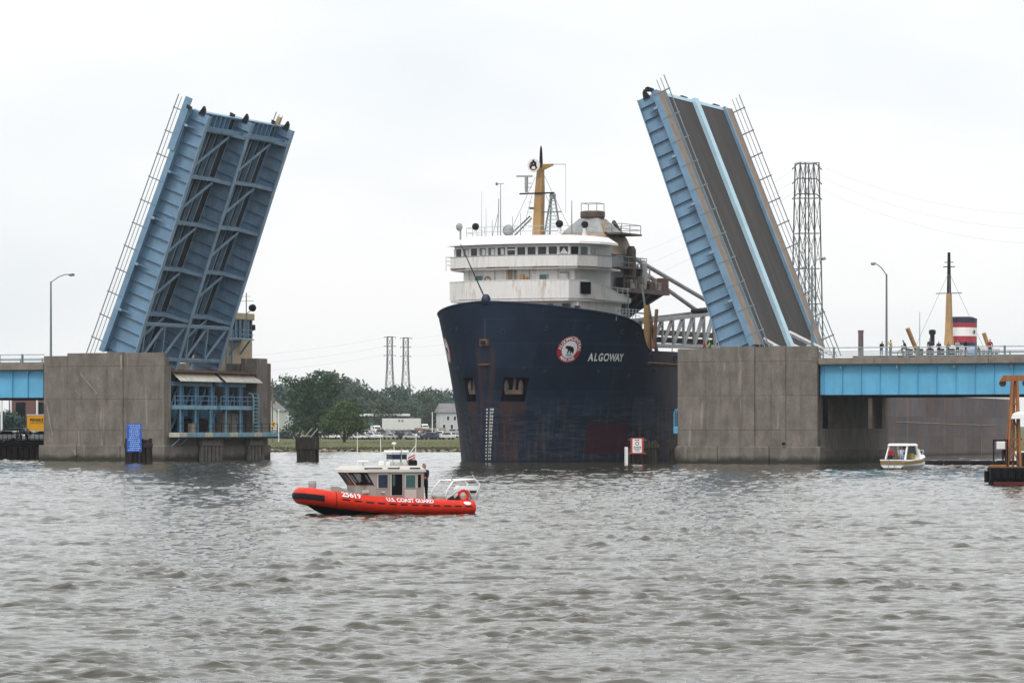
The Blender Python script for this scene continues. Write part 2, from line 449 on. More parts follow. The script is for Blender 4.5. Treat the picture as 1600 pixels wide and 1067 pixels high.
def tag(o, label=None, cat=None, group=None, kind=None):
    if label: o['label'] = label
    if cat: o['category'] = cat
    if group: o['group'] = group
    if kind: o['kind'] = kind
    return o
def thing(name, label, cat, loc=(0, 0, 0), rotz=0.0, group=None):
    o = bpy.data.objects.new(name, None); COL.objects.link(o)
    o.empty_display_size = 0.5
    o.location = loc; o.rotation_euler = (0, 0, rotz)
    return tag(o, label, cat, group)
def copy_tree(o, parent=None):
    c_ = o.copy(); COL.objects.link(c_); c_.parent = parent
    for ch in [x for x in o.children]: copy_tree(ch, c_)
    return c_
def at(px, py, d):
    """point at depth d that the photograph shows at (px, py)"""
    return ((px - 800) * d / FPX, d, HC - (py - YH) * d / FPX)
def smooth_by_angle(o, deg=40):
    me = o.data
    me.polygons.foreach_set('use_smooth', [True] * len(me.polygons))
    try: me.set_sharp_from_angle(angle=R(deg))
    except Exception: pass
def text_flat(body, size, align='CENTER', extrude=0.0):
    cu = bpy.data.curves.new('lettering', 'FONT'); cu.body = body; cu.size = size; cu.align_x = align; cu.align_y = 'CENTER'
    cu.resolution_u = 3; cu.offset = size * 0.03
    ob = bpy.data.objects.new('lettering_temp', cu); COL.objects.link(ob)
    dg = bpy.context.evaluated_depsgraph_get()
    me = bpy.data.meshes.new_from_object(ob.evaluated_get(dg))
    vs = [tuple(v.co) for v in me.vertices]; fs = [tuple(p.vertices) for p in me.polygons]
    bpy.data.objects.remove(ob); bpy.data.curves.remove(cu); bpy.data.meshes.remove(me)
    return vs, fs
def text_on(mb, body, size, fn, align='CENTER'):
    """fn maps a flat text point (x, y) to 3D"""
    vs, fs = text_flat(body, size, align)
    mb._add([fn(p[0], p[1]) for p in vs], fs)

# ================================================================== SETTING: water, land
def make_water():
    rg = np.random.default_rng(11)
    th = np.radians(np.concatenate([np.linspace(-58, -10.2, 24), np.linspace(-9.8, 9.8, 440), np.linspace(10.2, 58, 24)]))
    rows = np.concatenate([np.exp(np.linspace(math.log(38.0), math.log(760.0), 1750)), np.array([900, 1200, 1800, 3000.])])
    T_, D_ = np.meshgrid(th, rows)
    Xg = D_ * np.tan(T_); Yg = D_.copy()
    Z = np.zeros_like(Xg); DX = np.zeros_like(Xg); DY = np.zeros_like(Xg)
    step = np.gradient(rows)[:, None]
    n = 190
    lam = np.exp(rg.uniform(math.log(0.17), math.log(4.2), n))
    ang = R(-106) + rg.normal(0, R(29), n)                       # travelling towards the camera and a little to its left
    ph = rg.uniform(0, 2 * math.pi, n)
    wgt = np.exp(-((np.log(lam) - math.log(0.42)) ** 2) / (2 * 0.8 ** 2))
    slope = 0.32 * wgt * math.sqrt(2.0 / (wgt ** 2).sum())
    gust = 0.90 + 0.18 * np.sin(Xg * 0.13 + Yg * 0.05 + 1.0) * np.sin(Yg * 0.062 - Xg * 0.03) + 0.12 * np.sin(Xg * 0.41 - Yg * 0.17)
    grp = np.zeros_like(Xg)                                      # wave groups: short seas bunch up here and lie down there
    for i in range(22):
        l_ = math.exp(rg.uniform(math.log(2.2), math.log(11.0))); a_ = rg.uniform(0, 2 * math.pi)
        grp += math.sin(1) * np.sin(2 * math.pi / l_ * (math.cos(a_) * Xg + math.sin(a_) * Yg) + rg.uniform(0, 6.28))
    grp /= grp.std()
    gust = gust * np.exp(0.20 * grp - 0.03) * np.interp(D_, [45, 80, 150, 350], [0.86, 0.96, 1.25, 1.6])
    for i in range(n):
        k = 2 * math.pi / lam[i]; kx, ky = math.cos(ang[i]), math.sin(ang[i])
        fade = np.clip((lam[i] / step - 0.8) / 1.8, 0, 1)
        a = slope[i] / k * fade * gust
        p = k * (kx * Xg + ky * Yg) + ph[i]
        s, c_ = np.sin(p), np.cos(p)
        Z += a * s; DX += 0.68 * a * kx * c_; DY += 0.68 * a * ky * c_
    edge = np.clip((760 - D_) / 100, 0, 1)
    co = np.stack([Xg + DX * edge, Yg + DY * edge, Z * edge], -1).reshape(-1, 3)
    nr, nc = Xg.shape
    i0 = (np.arange(nr - 1)[:, None] * nc + np.arange(nc - 1)[None]).ravel()
    q = np.stack([i0, i0 + 1, i0 + nc + 1, i0 + nc], -1)
    me = bpy.data.meshes.new('water')
    me.vertices.add(len(co)); me.vertices.foreach_set('co', co.astype(np.float32).ravel())
    me.loops.add(q.size); me.loops.foreach_set('vertex_index', q.astype(np.int32).ravel())
    me.polygons.add(len(q)); me.polygons.foreach_set('loop_start', np.arange(0, q.size, 4, dtype=np.int32))
    me.polygons.foreach_set('use_smooth', np.ones(len(q), dtype=bool))
    me.update(calc_edges=True); me.materials.append(M['water'])
    o = bpy.data.objects.new('water', me); COL.objects.link(o)
    return tag(o, 'choppy grey brown river water', None, None, 'structure')
make_water()

# the far bank as a polyline (x, y); land lies behind it
BANK = [(-2500, 330), (-400, 372), (-120, 396), (-60, 398), (-50, 440), (-40, 496), (-30, 503), (-12, 505), (10, 503), (60, 520), (130, 540), (170, 470), (400, 400), (2500, 360)]
def bank_y(x):
    return float(np.interp(x, [b[0] for b in BANK], [b[1] for b in BANK]))
def ground_z(off): return float(np.interp(off, [-12, 0, 2.5, 9, 260, 390, 500, 600, 650, 800, 2500, 18000], [-1.6, -0.05, 0.30, 0.40, 0.42, 0.44, 0.76, 1.2, 1.75, 2.0, 3.0, 5.0]))
def make_ground():
    xs = np.concatenate([np.linspace(-2500, -140, 24), np.linspace(-130, 140, 200), np.linspace(150, 2500, 24)])
    offs = [-12, -3, 0, 0.8, 1.7, 2.5, 4, 6, 9, 14, 22, 35, 60, 110, 180, 260, 320, 390, 450, 500, 550, 600, 650, 800, 1000, 1600, 2500, 6000, 18000]
    rg = random.Random(3); v = []; f = []
    for j, of in enumerate(offs):
        for x in xs:
            jig = rg.uniform(-1, 1) * (0.9 if 0 <= of < 30 else 0.0)
            v.append((float(x) * (1 + max(0, of - 700) / 4000), bank_y(x) + of + jig, ground_z(of) + (rg.uniform(-0.09, 0.09) if 1 < of < 300 else 0)))
    n = len(xs)
    for j in range(len(offs) - 1):
        for i in range(n - 1): f.append((j * n + i, j * n + i + 1, (j + 1) * n + i + 1, (j + 1) * n + i))
    mb = MB(); mb._add(v, f)
    o = mb.build('ground', 'ground', smooth=True)
    tag(o, 'flat grassy far bank and the land behind it', None, None, 'structure')
make_ground()

def make_riprap():
    rg = random.Random(21); mb = MB()
    for i in range(900):
        x = rg.uniform(-48, 14); of = rg.uniform(-0.9, 1.9); r = rg.uniform(0.12, 0.42)
        if rg.random() < 0.35: r *= 0.5
        c_ = Vector((x, bank_y(x) + of, ground_z(of) + r * 0.18)); pts = []
        rings = []
        for zz, k in ((-0.7, 0.75), (0.0, 1.0), (0.6, 0.6)):
            rings.append([c_ + Vector((math.cos(a) * r * k * rg.uniform(0.75, 1.3), math.sin(a) * r * k * rg.uniform(0.75, 1.3), zz * r * rg.uniform(0.5, 0.8))) for a in [2 * math.pi * q / 5 for q in range(5)]])
        mb.cur = rg.choice([0, 0, 0, 1, 1, 2]); mb.loft(rings)
    o = mb.build('shore_rocks', ['timber', 'slab', 'buff'])
    tag(o, 'low line of dark and pale broken rocks along the far waterline', None, None, 'stuff')
make_riprap()

def make_weeds():
    rg = random.Random(5); mb = MB()
    for i in range(7000):
        x = rg.uniform(-50, 16); of = 1.6 + abs(rg.gauss(0, 1)) * 9 if rg.random() < 0.55 else rg.uniform(2, 250)
        s = rg.uniform(0.10, 0.32); s *= 0.6 if of > 25 else 1.0; p = Vector((x, bank_y(x) + of, ground_z(of) - 0.06)); a = rg.uniform(0, math.pi)
        d = Vector((math.cos(a), math.sin(a), 0)) * s * 0.55
        l = Vector((rg.uniform(-.2, .2), rg.uniform(-.2, .2), 1)) * s
        mb.quad(p - d, p + d, p + d * 0.5 + l, p - d * 0.7 + l * 0.9)
    o = mb.build('bank_weeds', 'weed')
    tag(o, 'rough grass and weeds on the far bank', None, None, 'stuff')
make_weeds()

# ================================================================== BRIDGE
A = R(22.29); CA, SA = math.cos(A), math.sin(A)
BX, BY = -9.8, 355.9
HCH, LP, DP, HP = 27.83, 14.08, 23.83, 11.06       # half channel, pier length, pier depth, pier top
def bp(u, w, z=0.0): return (BX + u * CA + w * SA, BY - u * SA + w * CA, z)

def bascule_leaf(sg, label):
    """sg -1 the left leaf, +1 the right leaf; local (s along the deck from hinge to tip, w across, n up from the deck)"""
    TH = R(22.1); st, ct = math.sin(TH), math.cos(TH)
    root = thing('bascule_leaf', label, 'bridge leaf', bp(sg * (HCH + 7.78), 0, HP), -A, 'raised leaves of the bridge')
    k = -sg
    X = Matrix(((k * st, 0, -k * ct, 0), (0, 1, 0, 0), (ct, 0, st, 0), (0, 0, 0, 1)))
    TL = 27.0; W0, W1 = 0.25, 23.0; GW = (1.35, 11.1, 20.9)
    def gdep(s): return float(np.interp(s, [-6, 0, 6, 13.5, 20, TL], [4.3, 3.6, 3.2, 2.85, 2.55, 2.28]))
    bays = [-5.0, 0.05, 5.1, 10.15, 15.2, 20.25, 25.3]
    ss = list(np.linspace(-5.6, TL, 22))
    for gi, gw in enumerate(GW):
        mb = MB()                                     # web plate
        top = [(s, gw - 0.04, -0.35) for s in ss]; bot = [(s, gw - 0.04, -gdep(s)) for s in ss]
        for i in range(len(ss) - 1):
            q = [bot[i], bot[i + 1], top[i + 1], top[i]]
            mb.prism(q, (0, 0.08, 0))
        g = mb.build('girder', 'leaf_blue' if gi == 0 else 'leaf_steel', root, X)
        fb = MB()
        for i in range(len(ss) - 1):
            a = (ss[i], gw, -gdep(ss[i]) - 0.05); b = (ss[i + 1], gw, -gdep(ss[i + 1]) - 0.05)
            fb.prism([(a[0], gw - 0.3, a[2] - .04), (b[0], gw - 0.3, b[2] - .04), (b[0], gw - 0.3, b[2] + .04), (a[0], gw - 0.3, a[2] + .04)], (0, 0.6, 0))
        fb.build('bottom_flange', 'flange', g, X)
        s = -4.2
        while s < TL - 0.3:                           # web stiffeners, each a thin plate proud of the web
            near = min(abs(s - b) for b in bays)
            sm = MB(); dep = gdep(s)
            sm.box(s - 0.03, s + 0.03, gw - 0.30, gw - 0.041, -dep + 0.02, -0.42)
            sm.build('stiffener', 'leaf_blue' if gi == 0 else 'leaf_steel', g, X)
            s += 1.2625
    # floor beams and stringers, bay by bay
    for bi, b in enumerate(bays):
        if b < -4: continue
        for gi in range(2):
            w0, w1 = GW[gi] + 0.06, GW[gi + 1] - 0.06; dm = gdep(b)
            mb = MB()
            poly = [(b - 0.05, w0, -0.5), (b - 0.05, w1, -0.5), (b - 0.05, w1, -dm + 0.06), (b - 0.05, w1 - 2.4, -1.45), (b - 0.05, w0 + 0.9, -1.45), (b - 0.05, w0, -1.55)]
            mb.prism(poly, (0.1, 0, 0))
            fbm = mb.build('floor_beam', 'leaf_steel', root, X)
            mb = MB()
            for (p, q) in (((b, w0, -1.58), (b, w0 + 0.9, -1.48)), ((b, w0 + 0.9, -1.48), (b, w1 - 2.4, -1.48)), ((b, w1 - 2.4, -1.48), (b, w1, -dm + 0.02))):
                mb.beam(p, q, 0.36, 0.06, up=(0, 0, 1))
            mb.build('beam_flange', 'flange', fbm, X)
    for bi in range(1, len(bays) - 1):
        b0, b1 = bays[bi] + 0.06, bays[bi + 1] - 0.06
        for gi in range(2):
            for q in range(5):
                w = GW[gi] + 1.25 + q * 1.52
                MB().box(b0, b1, w - 0.03, w + 0.03, -0.78, -0.30).box(b0, b1, w - 0.09, w + 0.09, -0.815, -0.78).build('stringer', 'flange', root, X)
            MB().beam((b0 + 0.25, GW[gi] + 1.0, -1.36), (b1 - 0.25, GW[gi + 1] - 2.2, -1.36), 0.26, 0.14).build('lateral_brace', 'flange', root, X)
            for sx in (0.15, 0.6, 1.05):
                pass
    # sway frames between the girders near the hinge
    for gi in range(2):
        w0, w1 = GW[gi] + 0.3, GW[gi + 1] - 0.3
        s0, s1 = 0.9, 4.6
        n0, n1 = -gdep(s0) + 0.1, -gdep(s1) + 0.1
        MB().beam((s0, w0, n0), (s0, w1, n0), 0.30, 0.30, up=(1, 0, 0)).build('sway_chord', 'flange', root, X)
        MB().beam((s1, w0, n1), (s1, w1, n1), 0.30, 0.30, up=(1, 0, 0)).build('sway_chord', 'flange', root, X)
        def pt(f, top): return ((s1 if top else s0), w0 + (w1 - w0) * f, (n1 if top else n0))
        for f0, t0, f1, t1 in ((0.0, True, 0.14, False), (0.14, False, 0.47, True), (0.47, True, 0.62, False), (0.62, False, 0.98, True)):
            MB().beam(pt(f0, t0), pt(f1, t1), 0.2, 0.2).build('sway_diagonal', 'flange', root, X)
    # end floor beam with open cells at the tip
    for gi in range(2):
        w0, w1 = GW[gi] + 0.1, GW[gi + 1] - 0.1
        MB().box(TL - 1.55, TL - 1.40, w0, w1, -1.65, -0.40).box(TL - 1.7, TL - 1.25, w0, w1, -1.72, -1.65).build('end_beam', 'leaf_blue', root, X)
        for q in range(7):
            w = w0 + 1.0 + q * (w1 - w0 - 3.4) / 6
            MB().box(TL - 1.4, TL - 0.1, w - 0.06, w + 0.06, -1.05, -0.40).build('cell_plate', 'leaf_blue', root, X)
        MB().box(TL - 0.1, TL + 0.02, w0, w1, -1.0, -0.28).build('end_plate', 'flange', root, X)
    for gw in GW:                                      # dark locking castings proud of the tip
        MB().prism([(TL - 0.2, gw - 0.2, -1.75), (TL + 0.45, gw - 0.2, -1.6), (TL + 0.75, gw - 0.2, -1.35), (TL - 0.2, gw - 0.2, -1.05)], (0, 0.4, 0)).build('lock_casting', 'black_steel', root, X)
        MB().prism([(TL + 0.03, gw - 2.0, -0.8), (TL + 0.42, gw - 1.9, -0.65), (TL + 0.25, gw - 0.75, -0.5), (TL + 0.03, gw - 0.75, -0.5)], (0, 0, 0.3)).build('lock_casting', 'black_steel', root, X)
    # sidewalk brackets outside the near and the far girder
    for b in bays[1:]:
        for gw, wo in ((GW[0], W0 + 0.12), (GW[2], W1 - 0.12)):
            sgn = 1 if wo > gw else -1
            mb = MB(); mb.prism([(b - 0.05, gw + sgn * 0.26, -0.42), (b - 0.05, wo, -0.42), (b - 0.05, wo, -0.8), (b - 0.05, gw + sgn * 0.75, -0.95), (b - 0.05, gw + sgn * 0.28, -1.6)], (0.1, 0, 0))
            mb.build('sidewalk_bracket', 'leaf_blue', root, X)
            MB().cbox(b - 0.13, b + 0.13, wo, wo + sgn * 0.2, -0.85, -0.42, 0.04).build('bracket_end', 'flange', root, X)
    for (wa, wb) in ((W0, W0 + 0.1), (W1 - 0.1, W1)):
        MB().box(0.35, TL, wa, wb, -0.50, 0.12).build('fascia', 'leaf_blue', root, X)
    # decks
    for (wa, wb) in ((W0 + 0.1, 2.55), (20.7, W1 - 0.1)):
        MB().box(0.35, TL - 0.02, wa, wb, -0.10, 0.06).build('sidewalk', 'walk_tan', root, X)
        MB().box(0.35, TL - 0.02, wa, wb, -0.28, -0.103).build('sidewalk_plate', 'leaf_blue', root, X)
    for (wa, wb) in ((2.55, 2.80), (20.45, 20.7)):
        MB().box(0.3, TL, wa, wb, -0.30, 0.22).build('curb', 'leaf_blue', root, X)
    for (wa, wb) in ((2.80, 11.0), (12.2, 20.45)):
        MB().box(0.0, TL - 0.35, wa, wb, -0.30, -0.10).build('roadway', 'grating', root, X)
        MB().box(TL - 0.35, TL, wa, wb, -0.30, -0.06).build('tip_plate', 'median_blue', root, X)
    MB().box(0.0, TL + 0.05, 11.0, 12.2, -0.30, 0.28).build('median', 'median_blue', root, X)
    # railings
    for wo in (W0 + 0.04, W1 - 0.04):
        rail = MB().beam((-0.9, wo, 1.34), (TL + 1.0, wo, 1.34), 0.085, 0.085).build('top_rail', 'rail_grey', root, X)
        for n in (0.48, 0.91):
            MB().tube((-0.9, wo, n), (TL + 0.85, wo, n), 0.038).build('rail', 'rail_grey', root, X)
        s = 1.35
        while s < TL:
            MB().beam((s, wo, -0.35), (s, wo, 1.46), 0.13, 0.11, up=(1, 0, 0)).build('rail_post', 'rail_grey', root, X)
            s += 2.52
    if sg < 0:
        MB().cbox(TL - 4.6, TL + 1.1, W0 - 0.16, W0 - 0.02, -0.40, 0.42, 0.03).build('tip_plate', 'leaf_blue', root, X)
        MB().box(TL + 0.1, TL + 0.95, 19.4, 19.85, -1.1, -0.7).build('bumper_post', 'buff', root, X)
    return root
bascule_leaf(-1, 'left raised blue bridge leaf showing its underside girders and bracing')
bascule_leaf(1, 'right raised bridge leaf showing its dark roadway and pale blue median')

def pier_shell(sg, label):
    """sg -1 left, +1 right; local e = distance outwards from the channel face"""
    root = thing('bridge_pier', label, 'bridge pier', bp(sg * HCH, 0, 0), -A, 'concrete piers of the bridge')
    X = Matrix(((sg, 0, 0, 0), (0, 1, 0, 0), (0, 0, 1, 0), (0, 0, 0, 1)))
    return root, X

def wall_panels(root, X, cols, rows, top, tone):
    """near wall: each concrete pour is a panel with a recessed joint round it"""
    core = MB().box(0.12, LP - 0.12, 0.12, 1.2, -1.5, HP - 0.35).build('wall_core', 'concrete_dark', root, X)
    for ci in range(len(cols) - 1):
        for ri in range(len(rows) - 1):
            e0, e1 = cols[ci], cols[ci + 1]; z0, z1 = rows[ri], rows[ri + 1]
            if ri == len(rows) - 2: z1 = top[ci]
            pr = tone[ci]
            MB().cbox(e0 + 0.008, e1 - 0.008, -pr - rnd.uniform(0, .015), 0.35, z0 + 0.006, z1 - (0.006 if ri < len(rows) - 2 else 0), 0.02).build('wall_panel', 'concrete', root, X)

# ---- left pier with its open machinery bay
root, X = pier_shell(-1, 'left concrete bridge pier with open machinery bay and blue catwalks')
LPIER = root
wall_panels(root, X, [0, 4.75, 6.55, 11.3, LP], [1.6, 3.15, 6.35, 9.75, 11], [11.12, 11.2, 11.12, 10.85], [0.0, 0.10, 0.02, 0.0])
for e0, e1 in ((-0.25, 4.9), (4.9, 10.0), (10.0, LP + 0.4)):
    MB().cbox(e0 + 0.02, e1 - 0.02, -0.42, 1.3, -1.8, 1.62, 0.06).build('plinth', 'concrete', root, X)
MB().cbox(-0.02, 1.1, 0.36, 1.5, 1.6, 9.7, 0.05).build('corner_column', 'concrete', root, X)
MB().cbox(-0.25, LP, 1.31, DP + 0.3, -1.8, 1.58, 0.06).build('base_wall', 'concrete', root, X)
for i, (wa, wb) in enumerate(((1.5, 6.0), (6.0, 10.5), (10.5, 15.0), (15.0, 19.5), (19.5, DP))):
    MB().cbox(-0.10, 1.0, wa + 0.03, wb - 0.03, 1.585, 2.42, 0.04).build('base_panel', 'concrete', root, X)
MB().box(0.2, LP - 0.2, 1.5, DP - 0.2, 2.2, 2.5).build('bay_floor', 'concrete_dark', root, X)
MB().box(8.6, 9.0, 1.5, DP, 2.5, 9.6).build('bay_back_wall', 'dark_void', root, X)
MB().box(9.0, LP, DP - 0.8, DP, -1.5, HP - 0.6).build('far_wall', 'concrete', root, X)
MB().box(LP - 0.8, LP, 1.3, DP - 0.8, -1.5, 9.0).build('land_wall', 'concrete_dark', root, X)
MB().cbox(-0.02, 1.9, 21.2, DP, 2.4, 10.9, 0.06).build('far_column', 'concrete', root, X)
MB().cbox(0.3, 5.0, DP + 0.02, DP + 1.5, 2.4, 10.4, 0.06).build('far_column', 'concrete_dark', root, X)
MB().box(1.0, 8.6, DP - 0.6, DP - 0.02, 2.5, 9.6).build('bay_end_wall', 'concrete_dark', root, X)
MB().box(0.9, 8.6, 1.6, 21.1, 9.3, 9.45).build('bay_roof', 'rust_plate', root, X)
for wa, wb in ((2.5, 12.1), (12.9, 21.6)):            # rust stained hood sheets, panel by panel
    n = 6
    for i in range(n):
        a = wa + (wb - wa) * i / n; b = wa + (wb - wa) * (i + 1) / n
        MB().prism([(0.55, a + 0.03, 9.15), (-0.5, a + 0.13, 8.22), (-0.5, b + 0.07, 8.22), (0.55, b - 0.03, 9.15)], (0.03, 0, 0.06)).build('hood_panel', 'hood_sheet', root, X)
MB().box(-0.12, 0.9, 1.55, 21.15, 9.16, 9.32).build('hood_ledge', 'rust', root, X)
MB().box(0.35, 0.75, 2.2, 11.5, 7.75, 8.2).build('hood_beam', 'machine_blue', root, X)
MB().box(0.35, 0.75, 13.0, 19.4, 7.75, 8.2).build('hood_beam', 'machine_blue', root, X)
for w in (4.6, 8.0, 11.6, 15.0, 18.3):
    MB().box(0.5, 0.75, w - 0.34, w + 0.34, 2.5, 7.75).box(0.40, 0.5, w - 0.42, w - 0.30, 2.5, 7.75).box(0.40, 0.5, w + 0.30, w + 0.42, 2.5, 7.75).build('bay_column', 'machine_blue', root, X)
for (w0, z0, w1, z1) in ((1.7, 7.6, 4.3, 4.2), (4.9, 7.6, 1.8, 3.2), (4.9, 3.2, 8.0, 7.6), (5.4, 5.2, 3.2, 3.0), (8.3, 3.1, 11.3, 7.5), (11.9, 7.6, 14.7, 3.4), (15.3, 7.5, 17.9, 4.0), (18.0, 7.5, 15.4, 3.2), (11.8, 3.0, 14.6, 6.0)):
    MB().beam((1.1, w0, z0), (1.1, w1, z1), 0.16, 0.16).build('bay_brace', 'machine_blue', root, X)
MB().box(2.0, 4.5, 2.0, 9.0, 4.6, 5.6).build('gear_housing', 'machine_blue', root, X)
MB().box(2.0, 4.5, 12.0, 18.6, 4.4, 5.4).build('gear_housing', 'machine_blue', root, X)
def catwalk(w0, w1, z):
    c_ = MB().box(-0.35, 0.4, w0, w1, z - 0.42, z).build('catwalk', 'platform_blue', root, X)
    MB().beam((-0.32, w0, z + 0.95), (-0.32, w1, z + 0.95), 0.08).build('handrail', 'machine_blue', c_, X)
    MB().beam((-0.32, w0, z + 0.5), (-0.32, w1, z + 0.5), 0.06).build('handrail', 'machine_blue', c_, X)
    k = int((w1 - w0) / 1.6)
    for i in range(k + 1):
        w = w0 + 0.05 + (w1 - w0 - 0.1) * i / k
        MB().beam((-0.32, w, z), (-0.32, w, z + 0.98), 0.09).build('rail_post', 'machine_blue', c_, X)
catwalk(1.7, 11.1, 5.75); catwalk(12.0, 20.0, 5.75)
for w in (3.0, 6.4, 9.8, 13.4, 16.8):
    MB().beam((-0.25, w, 2.9), (-0.25, w, 5.35), 0.13).build('catwalk_post', 'platform_blue', root, X)
for i in range(12):                                    # river platform, plate by plate
    w0 = 0.9 + i * 1.92
    MB().cbox(-1.25, 0.3, w0 + 0.03, w0 + 1.89, 2.44, 2.92, 0.03).build('platform_plate', 'platform_blue' if i % 3 else 'hood_sheet', root, X)
pl = MB().box(-1.3, -1.2, 0.9, 23.9, 2.30, 2.46).build('platform_beam', 'black_steel', root, X)
MB().beam((-1.2, 0.9, 3.85), (-1.2, 23.9, 3.85), 0.06).build('handrail', 'black_steel', pl, X)
MB().beam((-1.2, 0.9, 3.4), (-1.2, 23.9, 3.4), 0.045).build('handrail', 'black_steel', pl, X)
for i in range(13):
    w = 0.95 + i * 1.91
    MB().beam((-1.2, w, 2.9), (-1.2, w, 3.88), 0.06).build('rail_post', 'black_steel', pl, X)
for w in (1.4, 3.0, 9.5, 20.8):
    MB().beam((-1.15, w, 2.35), (0.0, w, 1.45), 0.10).build('platform_strut', 'platform_blue', root, X)
cb = MB().cbox(0.4, 1.6, 14.2, 17.6, 2.55, 5.05, 0.05).build('cabinet', 'concrete', root, X)
MB().box(0.36, 0.40, 15.9, 15.95, 2.7, 4.9).box(0.36, 0.40, 17.0, 17.15, 4.2, 4.4).build('cabinet_trim', 'black_steel', cb, X)
MB().cbox(0.2, 0.7, 6.5, 7.2, 2.55, 3.9, 0.05).build('control_box', 'buff', root, X)
ld = MB()                                              # caged ladder
for w in (19.3, 20.6):
    ld.path([(-0.55, w, 2.95), (-0.55, w, 6.6), (-0.45, w, 7.0), (0.0, w, 7.1)], 0.09, 6)
lad = ld.build('ladder', 'platform_blue', root, X)
for i in range(10): MB().tube((-0.55, 19.3, 3.2 + i * 0.38), (-0.55, 20.6, 3.2 + i * 0.38), 0.05, n=6).build('ladder_rung', 'platform_blue', lad, X)
# fender piles against the channel side
def fender(root, X, w0, w1, top, n, e=-0.55):
    MB().cbox(e - 0.3, e + 0.3, w0, w1, top - 0.75, top, 0.05).build('fender_cap', 'timber_grey', root, X)
    for i in range(n):
        w = w0 + 0.2 + (w1 - w0 - 0.4) * i / (n - 1)
        MB().tube((e + rnd.uniform(-.05, .05), w, -2), (e, w + rnd.uniform(-.04, .04), top - 0.75), 0.27, 0.25, 9).build('fender_pile', 'timber_grey', root, X)
fender(root, X, 6.9, 11.6, 2.25, 6); fender(root, X, 17.9, 21.6, 2.25, 5)

# pale scrapes and lime runs on the near wall
for (e0, z0, e1, z1, wd) in ((9.7, 9.0, 7.7, 6.9, .12), (7.7, 8.6, 7.2, 8.0, .09), (10.3, 7.3, 9.6, 6.7, .08), (4.95, 10.9, 4.9, 9.4, .22), (13.6, 5.6, 13.2, 3.6, .16), (13.2, 3.6, 12.9, 2.6, .12), (9.9, 3.2, 9.8, .9, .16), (10.2, 1.2, 10.1, .6, .2)):
    MB().beam((e0, -.115 if z0 > 1.5 else -.435, z0), (e1, -.115 if z0 > 1.5 else -.435, z1), .012, wd, up=(1, 0, 0)).build('wall_scrape', 'concrete_pale', root, X)
# ---- right pier
root, X = pier_shell(1, 'right concrete bridge pier with ribbed front wall and dark openings behind')
RPIER = root
wall_panels(root, X, [0, 2.9, 4.45, 7.85, 9.5, 10.95, LP], [1.65, 3.2, 6.5, 9.75, 11], [11.02, 11.06, 11.2, 11.12, 11.2, 11.16], [0.0, 0.02, 0.16, 0.04, 0.10, 0.03])
for e0, e1 in ((-0.3, 4.2), (4.2, 9.4), (9.4, LP + 0.4)):
    MB().cbox(e0 + 0.02, e1 - 0.02, -0.45, 1.3, -1.8, 1.66, 0.06).build('plinth', 'concrete', root, X)
MB().cbox(-0.3, LP + 0.3, 1.31, DP + 0.3, -1.8, 1.3, 0.06).build('base_wall', 'concrete_dark', root, X)
MB().box(0.0, 1.0, 1.2, DP, 1.3, 2.6).build('channel_wall', 'concrete', root, X)
MB().box(0.0, 1.0, DP - 1.5, DP, 2.6, HP - 0.5).build('channel_column', 'concrete', root, X)
MB().box(1.0, LP, DP - 1.0, DP, 1.3, HP - 0.6).build('far_wall', 'concrete', root, X)
MB().box(LP - 1.0, LP, 1.25, DP - 1.0, 1.3, 3.35).build('land_wall', 'concrete', root, X)
for (wa, wb) in ((1.25, 1.7), (6.6, 16.8), (21.5, DP - 1.0)):
    MB().box(LP - 1.0, LP - 0.003, wa, wb, 3.353, 6.4).build('land_column', 'concrete_dark', root, X)  # darker concrete: the shade under the span is put into its colour
MB().box(LP - 1.0, LP, 1.25, DP - 1.0, 6.403, 9.3).build('land_beam', 'concrete_dark', root, X)
MB().box(LP - 5.0, LP - 4.7, 1.3, DP - 1.0, 1.3, 9.3).build('inner_wall', 'dark_void', root, X)  # wall painted near black as the shade behind the openings
MB().cbox(LP - 0.55, LP + 0.1, -0.08, 0.9, 9.6, 10.2, 0.04).build('corner_block', 'concrete_dark', root, X)
pf = MB().cbox(-1.0, -0.02, 1.6, 3.0, 2.85, 3.55, 0.04).build('landing', 'span_blue', root, X)
for w in (1.7, 2.3): MB().path([(-0.95, w, 3.5), (-0.95, w, 4.9), (-0.8, w, 5.15), (-0.5, w, 5.2)], 0.06, 6).build('hoop_rail', 'span_blue', pf, X)
for i in range(4): MB().tube((-0.95, 1.7, 3.8 + i * 0.35), (-0.95, 2.3, 3.8 + i * 0.35), 0.035, n=6).build('ladder_rung', 'span_blue', pf, X)
MB().tube((10.9, -0.44, 1.9), (10.9, -0.7, 1.9), 0.16, n=10).build('bollard', 'black_steel', root, X)

